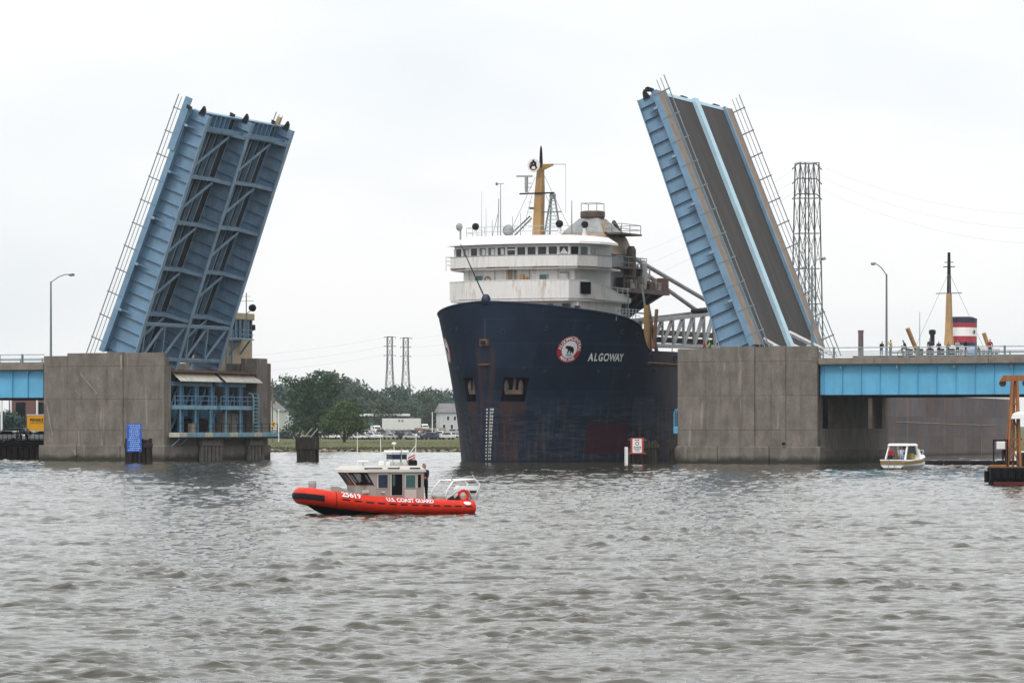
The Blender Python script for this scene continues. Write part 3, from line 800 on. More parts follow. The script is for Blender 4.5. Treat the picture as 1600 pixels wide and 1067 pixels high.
# ---- approach spans
def approach(sg, e0, e1, label):
    root = thing('approach_span', label, 'bridge span', bp(sg * (HCH + LP), 0, 0), -A, 'fixed approach spans of the bridge')
    X = Matrix(((sg, 0, 0, 0), (0, 1, 0, 0), (0, 0, 1, 0), (0, 0, 0, 1)))
    zt, zb = 9.42, 6.55
    for gi, gw in enumerate((0.75, 8.2, 15.6, 23.0)):
        g = MB().box(e0, e1, gw - 0.03, gw + 0.03, zb, zt).build('girder', 'span_blue', root, X)
        MB().box(e0, e1, gw - 0.28, gw + 0.28, zb - 0.09, zb - 0.002).build('bottom_flange', 'black_steel', g, X)
        if gi == 0:
            MB().box(e0, e1, gw - 0.28, gw - 0.035, zt - 0.09, zt - 0.004).build('top_flange', 'span_blue', g, X)
            k = 0; e = e0 + 0.35
            while e < e1:
                MB().box(e - 0.035, e + 0.035, gw - 0.22, gw - 0.033, zb + 0.02, zt - 0.1).build('stiffener', 'span_blue', g, X)
                if k % 3 == 1:
                    MB().cbox(e - 0.17, e + 0.02, gw - 0.42, gw - 0.2, zt - 0.42, zt - 0.11, 0.05).build('drain_box', 'rail_light', g, X)
                e += 1.84; k += 1
    n = int((e1 - e0) / 5.52)
    for i in range(n):
        a = e0 + i * 5.52
        MB().cbox(a + 0.015, a + 5.505, 0.0, 1.05, zt + 0.01, 10.04, 0.03).build('slab_edge', 'slab', root, X)
    MB().box(e0, e1, 1.06, DP - 0.3, zt + 0.03, 10.0).build('deck', 'asphalt', root, X)
    MB().box(e0, e1, 1.06, 2.5, 10.003, 10.06).build('sidewalk', 'walk_tan', root, X)
    MB().box(e0, e1, DP - 2.0, DP - 0.3, 10.003, 10.16).build('sidewalk', 'walk_tan', root, X)
    MB().box(e0, e1, 11.3, 12.4, 10.003, 10.45).build('median', 'slab', root, X)
    MB().box(e0, e1, DP - 0.28, DP - 0.02, zt + 0.03, 10.62).build('parapet', 'slab', root, X)
    for wo, hi in ((0.22, 10.04), (DP - 0.15, 10.62)):
        MB().beam((e0, wo, 11.0), (e1, wo, 11.0), 0.12, 0.10).build('top_rail', 'rail_light' if wo < 1 else 'rail_grey', root, X)
        if wo < 1:
            for z in (10.62, 10.42, 10.22):
                MB().tube((e0, wo, z), (e1, wo, z), 0.035, n=6).build('rail', 'rail_light', root, X)
        e = e0 + (1.5 if sg > 0 else 2.6)
        while e < e1:
            MB().beam((e, wo, hi), (e, wo, 11.08), 0.22 if wo < 1 else 0.1, 0.16, up=(1, 0, 0)).build('rail_post', 'rail_grey', root, X)
            e += 2.76
    return root, X
RA, RX = approach(1, 0.06, 44.2, 'right sky blue approach span with railing where people stand')
LA, LX = approach(-1, 0.06, 33.2, 'left sky blue approach span running out of the picture')
# bent under the right span, out beyond the frame, and one on the left quay
for sg, e in ((1, 40.0), (-1, 30.0)):
    t_ = thing('span_bent', 'concrete support under the far end of the %s span' % ('right' if sg > 0 else 'left'), 'bridge support', bp(sg * (HCH + LP + e), 12, 0), -A)
    MB().cbox(-0.8, 0.8, -11.5, 11.5, 5.2, 6.44, 0.06).build('cap', 'concrete', t_)
    for w in (-9, 0, 9): MB().tube((0, w, -2), (0, w, 5.2), 0.7, n=14).build('column', 'concrete', t_)
# traffic barriers folded at the right pier
for i, (e, w, ln) in enumerate(((13.0, 0.9, 3.4), (8.2, 12.0, 3.2), (9.6, 1.0, 2.6))):
    t_ = thing('barrier_gate', ['white and grey traffic barrier at the near railing of the right pier', 'pale traffic barrier arm at the median foot of the right leaf', 'pale traffic barrier arm at the near curb foot of the right leaf'][i], 'barrier', bp(HCH + e, w, 10.0), -A)
    MB().cbox(-0.25, 0.25, -0.25, 0.25, 0, 1.3, 0.04).build('housing', 'rail_light', t_)
    MB().beam((-1.2 if i else -2.0, 0, 2.6 if i == 0 else 2.0), (ln - 1.2, 0, 0.55), 0.12, 0.2).build('arm', 'sign_white', t_)
    MB().beam((-1.2 if i else -2.0, 0.15, 2.3 if i == 0 else 1.7), (ln - 1.4, 0.15, 0.35), 0.1, 0.1).build('arm_stay', 'rail_light', t_)

# ---- operator house and its mast beyond the left pier
hs = thing('operator_house', 'tan bridge operator house with dark windows behind the left leaf', 'building', bp(-HCH - 5.5, DP + 2.2, 0), -A)
MB().cbox(-5.6, 0, 0, 5.2, -1.5, 13.3, 0.05).build('wall', 'buff', hs)
MB().box(-5.5, -0.1, 0.1, 5.1, 13.3, 15.3).build('window_core', 'glass_dark', hs)
for i in range(6): MB().box(-5.6 + i * 1.07, -5.6 + i * 1.07 + 0.25, -0.02, 0.1, 13.3, 15.3).build('mullion', 'machine_blue', hs)
for i in range(6): MB().box(-0.1, 0.02, i * 1.0, i * 1.0 + 0.2, 13.3, 15.3).build('mullion', 'machine_blue', hs)
MB().cbox(-5.8, 0.2, -0.2, 5.4, 15.3, 16.05, 0.06).build('roof', 'buff', hs)
MB().box(-0.5, 1.5, -0.5, 2.6, 13.0, 13.15).build('balcony', 'platform_blue', hs)
for z in (13.6, 14.1): MB().path([(-0.4, -0.45, z), (1.45, -0.45, z), (1.45, 2.5, z)], 0.05, 6).build('handrail', 'machine_blue', hs)
for x in (-0.3, 0.5, 1.45): MB().beam((x, -0.45, 13.1), (x, -0.45, 14.15), 0.08).build('rail_post', 'machine_blue', hs)
MB().beam((1.2, -0.3, 13.0), (-0.1, -0.3, 11.4), 0.14).beam((1.2, 2.2, 13.0), (-0.1, 2.2, 11.4), 0.14).build('strut', 'machine_blue', hs)
for x in (-0.35, 0.35): MB().beam((x, -0.5, 5.0), (x, -0.5, 13.0), 0.12).build('ladder_rail', 'machine_blue', hs)
mt = thing('signal_mast', 'thin mast with dark round horn beside the operator house', 'mast', bp(-HCH - 3.6, DP + 2.1, 13.15), -A)
MB().tube((0, 0, 0), (0, 0, 5.0), 0.06, n=6).tube((0, 0, 2.7), (0.75, 0, 3.2), 0.04, n=6).build('pole', 'rail_grey', mt)
MB().tube((-0.9, 0, 4.1), (0.9, 0, 4.1), 0.025, n=5).tube((-0.5, 0, 4.6), (0.5, 0, 4.6), 0.02, n=5).build('antenna', 'rail_grey', mt)
MB().lathe([(0.12, -0.35), (0.36, -0.25), (0.42, 0.1), (0.3, 0.3), (0.05, 0.36)], (0.75, 0, 3.35), 12, 'y').build('horn', 'black_steel', mt, smooth=True)
MB().cbox(0.75, 1.05, -0.15, 0.15, 0.9, 1.5, 0.03).build('lamp_box', 'black_steel', mt)

# ---- street lamps on the bridge
def street_lamp(label, pos, h, dirw, reach):
    t_ = thing('street_lamp', label, 'street lamp', pos, -A, 'lamps along the bridge')
    MB().cbox(-0.2, 0.2, -0.2, 0.2, 0, 0.25, 0.03).build('base', 'lamp_pole', t_)
    MB().tube((0, 0, 0.25), (0, 0, h), 0.13, 0.085, 10).build('pole', 'lamp_pole', t_)
    MB().path([(0, 0, h - 0.1), (0, dirw * reach * 0.4, h + 0.55), (0, dirw * reach * 0.75, h + 0.85), (0, dirw * reach, h + 0.88)], 0.05, 6).build('arm', 'lamp_pole', t_)
    MB().loft([[(a * 0.16, dirw * (reach - 0.1 + s_ * 0.75), h + 0.86 + b * k) for a, b in ((-1, -1), (1, -1), (1, 1), (-1, 1))] for s_, k in ((0, 0.06), (0.4, 0.15), (0.8, 0.12), (1.0, 0.05))]).build('lamp_head', 'galv', t_)
    return t_
street_lamp('tall grey street lamp on the far left end of the left pier', bp(-HCH - LP + 0.45, 0.7, 10.6), 8.0, 1, 4.1)
street_lamp('grey street lamp on the right pier in front of the lattice tower', bp(HCH + 13.3, 0.75, 10.6), 8.2, 1, 3.3)
street_lamp('grey street lamp beyond the far railing of the right span', bp(41.9, DP - 0.6, 10.0), 8.9, -1, 4.4)

# ================================================================== THE SHIP
SHA = R(26.5)
SDX, SDY = math.sin(SHA), math.cos(SHA)
def hull_b(t, z):
    tau = min(max(t / 19.65, 0), 1)
    b0 = 11 * (1 - (1 - tau) ** 1.7)
    b1 = 11.2 * (1 - (1 - min(max(t / 17, 0), 1)) ** 2.3) ** 0.66
    k = min(max(z / 15, 0), 1) ** 1.25
    b = b0 + (b1 - b0) * k
    st = min(max((t - 114) / 38, 0), 1)
    return b * (1 - 0.75 * st ** 2.2)
def hull_top(t):
    return float(np.interp(t, [0, 4, 9, 11.5, 13.2, 13.8, 14.4, 15.0, 15.6, 24, 60, 95, 150], [15.85, 15.3, 14.7, 14.3, 13.75, 13.1, 12.1, 11.45, 11.2, 11.2, 9.2, 7.25, 7.0]))
SHIP_L = 151.0
ship = thing('bulk_carrier', 'navy blue bulk carrier with white pilothouse coming through the open bridge', 'ship', (-2.7, 353.3, 0), R(90) - SHA)
def hp(t, side, z, out=0.0):
    """hull point in ship space: x aft, y negative to port; side +1 port, out metres proud"""
    e = 0.05
    b = hull_b(t, z); db = (hull_b(t + e, z) - hull_b(max(t - e, 0), z)) / (e + min(t, e))
    n = Vector((-db, 1.0)).normalized()
    return (t + n.x * out, -side * (b + n.y * out), z)

# hull material: navy forward, grey and rusty aft, stains below the anchor pockets
t = NT('ship_hull')
X_, Y_, Z_ = [t.xyz()[i] for i in range(3)]
n1 = t.noise(0.18, 6, 0.62); n2 = t.noise(1.0, 6, 0.68, (0.5, 0.5, 3.0)); n3 = t.noise(1.0, 6, 0.65, (1.6, 1.6, 0.10)); n4 = t.noise(3.5, 4, 0.7)
c = t.mix(t.ramp(n1, 0.3, 0.7), (0.0050, 0.0105, 0.024), (0.0125, 0.024, 0.047))
# chalky scuffed band lower down
low = t.band(Z_, -1.0, 5.2, 1.6)
c = t.mix(t.math('MULTIPLY', t.math('MULTIPLY', low, t.ramp(n2, 0.44, 0.68)), 0.7), c, (0.065, 0.075, 0.098))
c = t.mix(t.math('MULTIPLY', t.math('MULTIPLY', low, t.ramp(n3, 0.52, 0.68)), 0.6), c, (0.12, 0.085, 0.065))
# grey dusty aft part
aft = t.math('ADD', X_, t.math('MULTIPLY', n1, 4.0)); aft = t.math('ADD', aft, t.math('MULTIPLY', Z_, 0.25))
mr = t.n.new('ShaderNodeMapRange'); mr.inputs['From Min'].default_value = 19.0; mr.inputs['From Max'].default_value = 32.0
t.link(aft, mr.inputs['Value'])
g = t.mix(t.ramp(n1, 0.3, 0.7), (0.085, 0.092, 0.112), (0.15, 0.155, 0.175))
g = t.mix(t.math('MULTIPLY', t.ramp(n3, 0.44, 0.60), 0.85), g, (0.17, 0.095, 0.062))
g = t.mix(t.math('MULTIPLY', t.ramp(t.noise(0.7, 7, 0.7), 0.5, 0.72), 0.5), g, (0.07, 0.065, 0.07))
g = t.mix(t.math('MULTIPLY', t.ramp(n2, 0.60, 0.70), 0.5), g, (0.22, 0.17, 0.14))
g = t.mix(t.math('MULTIPLY', t.math('MULTIPLY', t.band(Z_, -1, 2.6, 1.2), t.ramp(n2, 0.35, 0.65)), 0.75), g, (0.17, 0.12, 0.09))
c = t.mix(mr.outputs[0], c, g)
# plate seams and scraped edges
cv = t.n.new('ShaderNodeCombineXYZ'); t.link(X_, cv.inputs[0]); t.link(Z_, cv.inputs[1])
bk_ = t.n.new('ShaderNodeTexBrick'); t.link(cv.outputs[0], bk_.inputs['Vector'])
bk_.inputs['Scale'].default_value = 1.0; bk_.inputs['Brick Width'].default_value = 5.2; bk_.inputs['Row Height'].default_value = 2.35; bk_.inputs['Mortar Size'].default_value = 0.03; bk_.inputs['Mortar Smooth'].default_value = 0.3
bk_.inputs['Color1'].default_value = (0.42, 0.42, 0.42, 1); bk_.inputs['Color2'].default_value = (0.60, 0.60, 0.60, 1); bk_.inputs['Mortar'].default_value = (0.5, 0.5, 0.5, 1)
c = t.mix(0.85, c, bk_.outputs['Color'], 'OVERLAY')
c = t.mix(t.math('MULTIPLY', t.math('MULTIPLY', bk_.outputs['Fac'], t.ramp(n1, 0.4, 0.6)), 0.7), c, (0.05, 0.055, 0.07))
sc_ = t.noise(1.0, 7, 0.75, (0.35, 0.35, 6.0)); c = t.mix(t.math('MULTIPLY', t.math('MULTIPLY', t.ramp(sc_, 0.60, 0.66), t.band(Z_, 0.2, 6.5, 1.0)), 0.6), c, (0.11, 0.12, 0.14))
vs_ = t.noise(1.0, 7, 0.75, (5.0, 5.0, 0.25)); c = t.mix(t.math('MULTIPLY', t.math('MULTIPLY', t.ramp(vs_, 0.60, 0.68), t.band(Z_, 0.0, 3.6, 0.8)), 0.75), c, (0.16, 0.15, 0.14))
# red primer patch low on the port bow
pm = t.math('MULTIPLY', t.band(X_, 8.4, 13.1, 0.12), t.band(Z_, 0.8, 3.9, 0.1))
c = t.mix(t.math('MULTIPLY', pm, 0.8), c, (0.045, 0.012, 0.018))
pm = t.math('MULTIPLY', t.band(X_, 13.6, 16.8, 0.25), t.band(Z_, 3.6, 6.6, 0.25))
c = t.mix(t.math('MULTIPLY', pm, 0.35), c, (0.06, 0.075, 0.11))
# rust wept from the anchor pockets and the stem fairlead
rust = t.math('MULTIPLY', t.band(X_, 0.95, 2.45, 0.25), t.band(Z_, 0.3, 6.1, 0.35))
rust = t.math('MULTIPLY', rust, t.ramp(n3, 0.30, 0.62))
rust2 = t.math('MULTIPLY', t.band(X_, 0.7, 2.6, 0.15), t.band(Z_, 4.9, 6.0, 0.2))
rust3 = t.math('MULTIPLY', t.math('MULTIPLY', t.band(X_, -1, 0.35, 0.1), t.band(Z_, 5.4, 11.2, 0.6)), t.ramp(n3, 0.42, 0.6))
rf = t.math('ADD', t.math('MULTIPLY', rust, 0.5), t.math('ADD', t.math('MULTIPLY', t.math('MULTIPLY', rust2, t.ramp(n4, 0.3, 0.6)), 0.5), t.math('MULTIPLY', rust3, 0.5)), True)
c = t.mix(rf, c, (0.075, 0.032, 0.019))
# grime line at the water
c = t.mix(t.math('MULTIPLY', t.band(Z_, -2, 0.25, 0.2), 0.7), c, (0.012, 0.013, 0.014))
t.bump(t.noise(0.5, 3), 0.10, 0.5)
M['ship_hull'] = t.done(c, t.math('ADD', t.math('MULTIPLY', n4, 0.25), 0.45), 0, 0.10)

P0, P1, PZ0, PZ1 = 0.85, 2.5, 6.03, 8.38          # anchor pocket bounds
ts = [0.0, 0.2, 0.45, P0, 1.3, 1.9, P1, 3.2, 4, 5, 6, 7, 8, 9, 10, 11, 12, 12.8, 13.2, 13.5, 13.8, 14.1, 14.4, 14.7, 15.0, 15.6, 17, 18.5, 20, 24, 30, 40, 50, 60, 70, 80, 90, 100, 108, 114, 120, 126, 131, 136, 140, 144, 147, 149.5, SHIP_L]
zs = [-1.5, 0.0, 1.5, 3.0, 4.5, PZ0, 7.2, PZ1]
def zrow(t_, i):
    zt = hull_top(t_)
    if i < len(zs): return zs[i] * min(1.0, zt / 11.2)
    k = (i - len(zs) + 1) / 6.0; base = PZ1 * min(1.0, zt / 11.2)
    return base + (zt - base) * k
NR = len(zs) + 6
mb = MB()
for side in (1, -1):
    vs = [hp(t_, side, zrow(t_, i)) for t_ in ts for i in range(NR)]
    fs = []
    for a in range(len(ts) - 1):
        for i in range(NR - 1):
            if P0 - 1e-6 <= ts[a] and ts[a + 1] <= P1 + 1e-6 and PZ0 - 1e-6 <= zs[min(i, 7)] and i + 1 < len(zs): continue
            q = (a * NR + i, (a + 1) * NR + i, (a + 1) * NR + i + 1, a * NR + i + 1)
            fs.append(q if side > 0 else tuple(reversed(q)))
    mb._add(vs, fs)
tr = [hp(SHIP_L, 1, zrow(SHIP_L, i)) for i in range(NR)] + [hp(SHIP_L, -1, zrow(SHIP_L, i)) for i in reversed(range(NR))]
mb._add(tr, [tuple(range(len(tr)))])
hull = mb.build('hull', 'ship_hull', ship); smooth_by_angle(hull, 38)
mb = MB()
for a in range(len(ts) - 1):
    q = [hp(ts[a], 1, hull_top(ts[a])), hp(ts[a + 1], 1, hull_top(ts[a + 1])), hp(ts[a + 1], -1, hull_top(ts[a + 1])), hp(ts[a], -1, hull_top(ts[a]))]
    q = [(p[0], p[1] * 0.995, p[2] - 0.25) for p in q]
    mb.quad(*q)
mb.build('deck', 'rust_plate', ship)
mb = MB()                                              # rounded rail cap along the forecastle edge
for side in (1, -1): mb.path([hp(t_, side, hull_top(t_) + 0.02) for t_ in ts if t_ <= 15.6], 0.09, 6)
mb.build('rail_cap', 'funnel_navy', ship)
for side in (1, -1):                                   # recessed anchor pockets with anchors
    o = [hp(P0, side, PZ0), hp(P1, side, PZ0), hp(P1, side, PZ1), hp(P0, side, PZ1)]
    n_ = Vector(hp(1.7, side, 7.2, -1.0)) - Vector(hp(1.7, side, 7.2))
    i_ = [tuple(Vector(p) + n_ * 1.0) for p in o]
    mb = MB()
    for k in range(4): mb.quad(o[k], o[(k + 1) % 4], i_[(k + 1) % 4], i_[k])
    mb.quad(*i_)
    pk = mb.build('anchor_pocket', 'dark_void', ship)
    def pp(u_, z_, dep): return tuple(Vector(hp(P0 + (P1 - P0) * u_, side, z_)) + n_ * dep)
    an = MB().tube(pp(.5, 8.3, .7), pp(.5, 6.9, .45), 0.16, n=8)
    an.beam(pp(.14, 6.95, .4), pp(.86, 6.95, .4), 0.36, 0.42)
    for u_ in (0.2, 0.8): an.loft([[tuple(Vector(pp(u_, 6.95, .35)) + Vector((dx_ * k, dy_ * k, dz_))) for dx_, dy_ in ((-.18, -.14), (.18, -.14), (.18, .14), (-.18, .14))] for k, dz_ in ((1, 0), (1.3, .55), (.9, 1.0), (.2, 1.25))])
    an.build('anchor', 'rust_plate', pk)
def hull_disc(name, mat, t0, z0, side, r, out, n=20, r_in=0.0, parent=None):
    """flat round mark that follows the plating; r in metres measured along the plate"""
    mb = MB(); rings = []
    db = (hull_b(t0 + .1, z0) - hull_b(t0 - .1, z0)) / .2; ln = math.hypot(1, db)
    for k in ([r_in, r] if r_in else [0.001, r]):
        rings.append([hp(t0 + k * math.cos(2 * math.pi * i / n) / ln, side, z0 + k * math.sin(2 * math.pi * i / n), out) for i in range(n)])
    mb.loft(rings, cap=False)
    return mb.build(name, mat, parent or ship)
BEAR = [(-.62, .30), (-.52, .40), (-.44, .46), (-.34, .40), (-.1, .42), (.14, .34), (.36, .30), (.52, .14), (.60, -.12), (.60, -.5), (.44, -.5), (.42, -.3), (.30, -.28), (.28, -.52), (.12, -.52), (.12, -.2), (-.06, -.2), (-.08, -.54), (-.26, -.54), (-.24, -.1), (-.34, .06), (-.54, .12), (-.66, .2)]
def ear(poly):
    """triangulate a simple polygon by ear clipping"""
    idx = list(range(len(poly))); tris = []
    ar = sum(poly[i][0] * poly[(i + 1) % len(poly)][1] - poly[(i + 1) % len(poly)][0] * poly[i][1] for i in range(len(poly)))
    if ar < 0: idx.reverse()
    cr = lambda a, b, c_: (b[0] - a[0]) * (c_[1] - a[1]) - (b[1] - a[1]) * (c_[0] - a[0])
    while len(idx) > 3:
        for k in range(len(idx)):
            a, b, c_ = idx[k - 1], idx[k], idx[(k + 1) % len(idx)]
            if cr(poly[a], poly[b], poly[c_]) <= 1e-9: continue
            if any(min(cr(poly[a], poly[b], poly[p]), cr(poly[b], poly[c_], poly[p]), cr(poly[c_], poly[a], poly[p])) > -1e-9 for p in idx if p not in (a, b, c_)): continue
            tris.append((a, b, c_)); idx.pop(k); break
        else: break
    tris.append(tuple(idx)); return tris
def company_badge(t0, z0, side, r):
    db = (hull_b(t0 + .1, z0) - hull_b(t0 - .1, z0)) / .2; ln = math.hypot(1, db); sx = 1 if side > 0 else -1
    e = hull_disc('badge', 'emblem_red', t0, z0, side, r, 0.03, 28)
    hull_disc('badge_field', 'print_white', t0, z0, side, r * 0.64, 0.05, 24, parent=e)
    f = lambda x, y: hp(t0 + sx * x / ln, side, z0 + y, 0.075)
    mb = MB(); mb._add([f(x * r * 0.62, y * r * 0.62) for x, y in BEAR], ear(BEAR)); mb.build('badge_bear', 'print_black', e)
    mb = MB(); mb._add([f(x, y) for x, y in ((-.3 * r, -.38 * r), (.34 * r, -.38 * r), (.2 * r, -.5 * r), (-.16 * r, -.5 * r))], [(0, 1, 2, 3)]); mb.build('badge_water', 'platform_blue', e)
    mb = MB()
    for word, a0, flip in (('ALGOMA', 136, 1), ('CENTRAL', 40, 1), ('MARINE', -93, -1)):
        for k, ch in enumerate(word):
            a = R(a0 + (len(word) - 1) * 0.5 * 15 * flip - k * 15 * flip); rr = r * 0.815
            rot = a - math.pi / 2 if flip > 0 else a + math.pi / 2
            vs, fs = text_flat(ch, r * 0.33)
            mb._add([f(rr * math.cos(a) + x * math.cos(rot) - y * math.sin(rot), rr * math.sin(a) + x * math.sin(rot) + y * math.cos(rot)) for x, y, _ in vs], fs)
    mb.build('badge_lettering', 'print_white', e)
company_badge(5.25, 11.18, 1, 1.32)
company_badge(5.6, 11.2, -1, 1.32)
# name on the port bow
def arc_t(t0, z0, dist):
    t_ = t0; d = 0.0; stp = 0.05 if dist >= 0 else -0.05
    while abs(d) < abs(dist):
        db = (hull_b(t_ + .05, z0) - hull_b(t_ - .05, z0)) / .1; d += stp * math.hypot(1, db); t_ += stp
    return t_
tab = [(d_, arc_t(9.2, 10.4, d_)) for d_ in np.linspace(-3.5, 3.5, 57)]
def on_bow(x, y): return hp(float(np.interp(x, [q[0] for q in tab], [q[1] for q in tab])), 1, 10.4 + y + x * 0.0, 0.04)
mb = MB()
for k, ch in enumerate('ALGOWAY'):
    vs, fs = text_flat(ch, 1.05)
    xs0 = (-1.93, -1.32, -0.72, -0.02, 0.78, 1.44, 1.98)[k]
    mb._add([on_bow(xs0 + x * 0.80, y + 0.03 * x) for x, y, _ in vs], fs)
mb.build('name_lettering', 'print_white', ship)
# draft marks at the stem
mb = MB()
for i in range(16):
    z0 = 0.35 + i * 0.325
    vs, fs = text_flat(str(28 - (15 - i)), 0.27)
    mb._add([hp(0.34 + 0.0 * z0 + x * 0.85, 1, z0 + y, 0.03) for x, y, _ in vs], fs)
    mb._add([hp(0.06, 1, z0 - .07, 0.03), hp(0.12, 1, z0 - .07, .03), hp(0.12, 1, z0 + .07, .03), hp(.06, 1, z0 + .07, .03)], [(0, 1, 2, 3)])
mb.build('draft_marks', 'print_white', ship)
# fairleads, portholes, small hull fittings
for (t0, z0, side, r) in ((0.55, 12.9, 1, .22), (3.0, 13.2, 1, .17), (2.0, 9.3, 1, .12), (6.6, 13.4, 1, .2), (10.6, 13.0, 1, .22), (13.0, 12.7, 1, .24), (15.6, 10.6, 1, .36), (21.2, 10.5, 1, .4), (3.6, 9.0, 1, .13), (8.6, 9.0, 1, .13), (12.4, 8.6, 1, .13), (16.6, 9.2, 1, .15), (2.0, 13.2, -1, .16), (3.0, 13.2, -1, .12), (4.4, 13.2, -1, .12), (3.2, 9.4, -1, .12), (9.0, 6.6, -1, .22)):
    pr = hull_disc('fairlead', 'black_steel', t0, z0, side, r, 0.05, 12)
    mb = MB(); db = (hull_b(t0 + .1, z0) - hull_b(t0 - .1, z0)) / .2; ln = math.hypot(1, db)
    mb.path([hp(t0 + r * math.cos(a) / ln, side, z0 + r * math.sin(a), 0.04) for a in [2 * math.pi * i / 12 for i in range(12)]], 0.05, 5, True)
    mb.build('rim', 'funnel_navy', pr)
MB().box(-0.30, 0.35, -0.42, 0.42, 11.5, 12.15).build('stem_fairlead', 'rust', ship)
MB().box(-0.42, 0.1, -0.25, 0.25, 11.62, 12.0).build('stem_fairlead_hole', 'black_steel', ship)
MB().prism([(-0.25, -0.6, 9.6), (0.4, -0.6, 9.6), (0.4, 0.6, 9.6), (-0.25, 0.6, 9.6)], (0, 0, 0.12)).build('stem_step', 'rust', ship)
MB().lathe([(0.5, 15.6), (0.45, 16.2), (0.3, 16.5), (0.1, 16.6)], (0.3, 0, 0), 10).build('bow_chock', 'funnel_navy', ship, smooth=True)
MB().tube((0.35, 0.15, 16.2), (2.6, 4.0, 21.7), 0.07, 0.045, 6).build('steering_pole', 'black_steel', ship)
MB().path([hp(t_, 1, 9.95 - (t_ - 15) * 0.018, 0.06) for t_ in np.linspace(15.2, 40, 14)], 0.14, 6).build('rubbing_strake', 'rust', ship)
for (ta, tb, za) in ((86, 124, 4.1),):
    MB().path([hp(t_, 1, za - (t_ - 86) * .012, 0.02) for t_ in np.linspace(ta, tb, 14)], 0.05, 5).build('rubbing_strake', 'rusty_tan', ship)
for k, t0 in enumerate((90.0, 103.0, 117.0)):   # plate laps of the aft body
    MB().path([hp(t0, 1, z_, 0.0) for z_ in np.linspace(0.1, 6.9, 8)], 0.04, 5).build('plate_lap', 'rusty_tan' if k % 2 else 'rusty_grey', ship)

# ---- forward deckhouse (v positive to port -> y negative)
def V(t_, v, z): return (t_, -v, z)
def fr(tc, v, k=0.018): return tc + k * v * v
house = MB().prism([V(7.4, -6.7, 14.0), V(6.5, -3, 14.0), V(6.3, 0, 14.0), V(6.5, 3, 14.0), V(7.4, 6.7, 14.0), V(17, 7.0, 14.0), V(17, -6.7, 14.0)], (0, 0, 2.35)).build('lower_house', 'cabin_white', ship)
for (v, z, w_, h_) in ((4.0, 15.5, .5, .5), (5.8, 15.2, .7, 1.2), (7.05, 15.3, .5, .5)):
    MB().box(6.3, 6.75, -v - w_ / 2, -v + w_ / 2, z - h_ / 2, z + h_ / 2).build('scuttle', 'glass_dark', house)
front = [V(11.0, -7.5, 0), V(7.0, -7.45, 0), V(5.9, -5.2, 0), V(5.35, -2.6, 0), V(5.2, 0, 0), V(5.35, 2.6, 0), V(5.75, 4.6, 0), V(6.2, 6.2, 0), V(8.4, 7.3, 0), V(11.5, 7.6, 0), V(14.5, 7.7, 0), V(17.5, 7.8, 0)]
zb1 = [16.55, 16.3, 16.3, 16.3, 16.3, 16.3, 16.3, 16.3, 16.3, 16.25, 16.2, 16.15]
zt1 = [18.1] * 9 + [17.7, 17.0, 16.5]
lbw = MB().wall(front, zb1, zt1, 0.14).build('lower_bulwark', 'cabin_white', ship)
for i in range(len(front) - 1):                        # rail cap and plate seams of the bulwark
    a, b = front[i], front[i + 1]
    MB().beam((a[0], a[1], zt1[i] + 0.03), (b[0], b[1], zt1[i + 1] + 0.03), 0.2, 0.07).build('bulwark_cap', 'cabin_white', lbw)
MB().prism([(p[0], p[1] * 0.995, 16.05) for p in front[:9]] + [V(17.5, 7.7, 16.05), V(17.5, -7.3, 16.05)], (0, 0, 0.22)).build('lower_deck', 'cabin_white', ship)
MB().prism([V(7.2, 7.02, 16.75), V(8.55, 7.47, 16.75), V(8.55, 7.47, 17.95), V(7.2, 7.02, 17.95)], V(-0.03, 0.10, 0)).build('bulwark_opening_shade', 'dark_void', lbw)  # dark panel stands in for the shade inside the opening
mid = MB().prism([V(7.3, -6.1, 16.27), V(6.5, -3, 16.27), V(6.35, 0, 16.27), V(6.5, 3, 16.27), V(7.3, 6.3, 16.27), V(15.5, 6.5, 16.27), V(15.5, -6.1, 16.27)], (0, 0, 3.1)).build('middle_house', 'cabin_white', ship)
for v in (-4.0, 3.3):
    w_ = MB().box(fr(6.25, v) - 0.02, fr(6.25, v) + 0.3, -v - 0.45, -v + 0.45, 17.75, 18.75).build('window_frame', 'rail_light', mid)
    MB().box(fr(6.25, v) - 0.05, fr(6.25, v) - 0.021, -v - 0.37, -v + 0.37, 17.83, 18.67).build('pane', 'glass_green', w_)
for v in (-5.2, -2.1, -0.7, 1.8, 4.8):                 # plate seams on the middle house front
    MB().box(fr(6.28, v) - 0.02, fr(6.28, v) + 0.03, -v - 0.02, -v + 0.02, 16.4, 19.3).build('plate_seam', 'rusty_tan', mid)
MB().cbox(5.9, 6.2, -1.35, -0.9, 18.1, 18.75, 0.05).cbox(5.85, 6.15, -1.75, -1.45, 17.95, 18.5, 0.05).build('deck_fitting', 'mast_yellow', mid)
MB().path([V(7.3, 4.9, 18.6), V(7.0, 4.9, 18.9), V(7.0, 5.8, 18.9), V(7.0, 5.9, 17.8)], 0.08, 6).build('vent_pipe', 'rusty_grey', mid)
for (v, z0, z1, w_, tt) in ((-.3, 16.6, 19.2, .55, 6.24), (.25, 17.6, 19.2, .3, 6.24), (3.3, 16.4, 17.7, .4, 6.42), (-4.0, 16.4, 17.7, .3, 6.5)):
    MB()._add([V(tt, v - w_ / 2, z1), V(tt, v + w_ / 2, z1), V(tt, v + w_ * .2, z0), V(tt, v - w_ * .3, z0)], [(0, 1, 2, 3)]).build('rust_run', 'rusty_tan', mid)
for (v, z) in ((5.6, 17.6), (-2.9, 18.3)):
    MB().path([V(fr(6.2, v), v + .3 * math.cos(a), z + .3 * math.sin(a)) for a in [2 * math.pi * i / 12 for i in range(12)]], .07, 6, True).build('life_ring', 'crane_orange', mid)
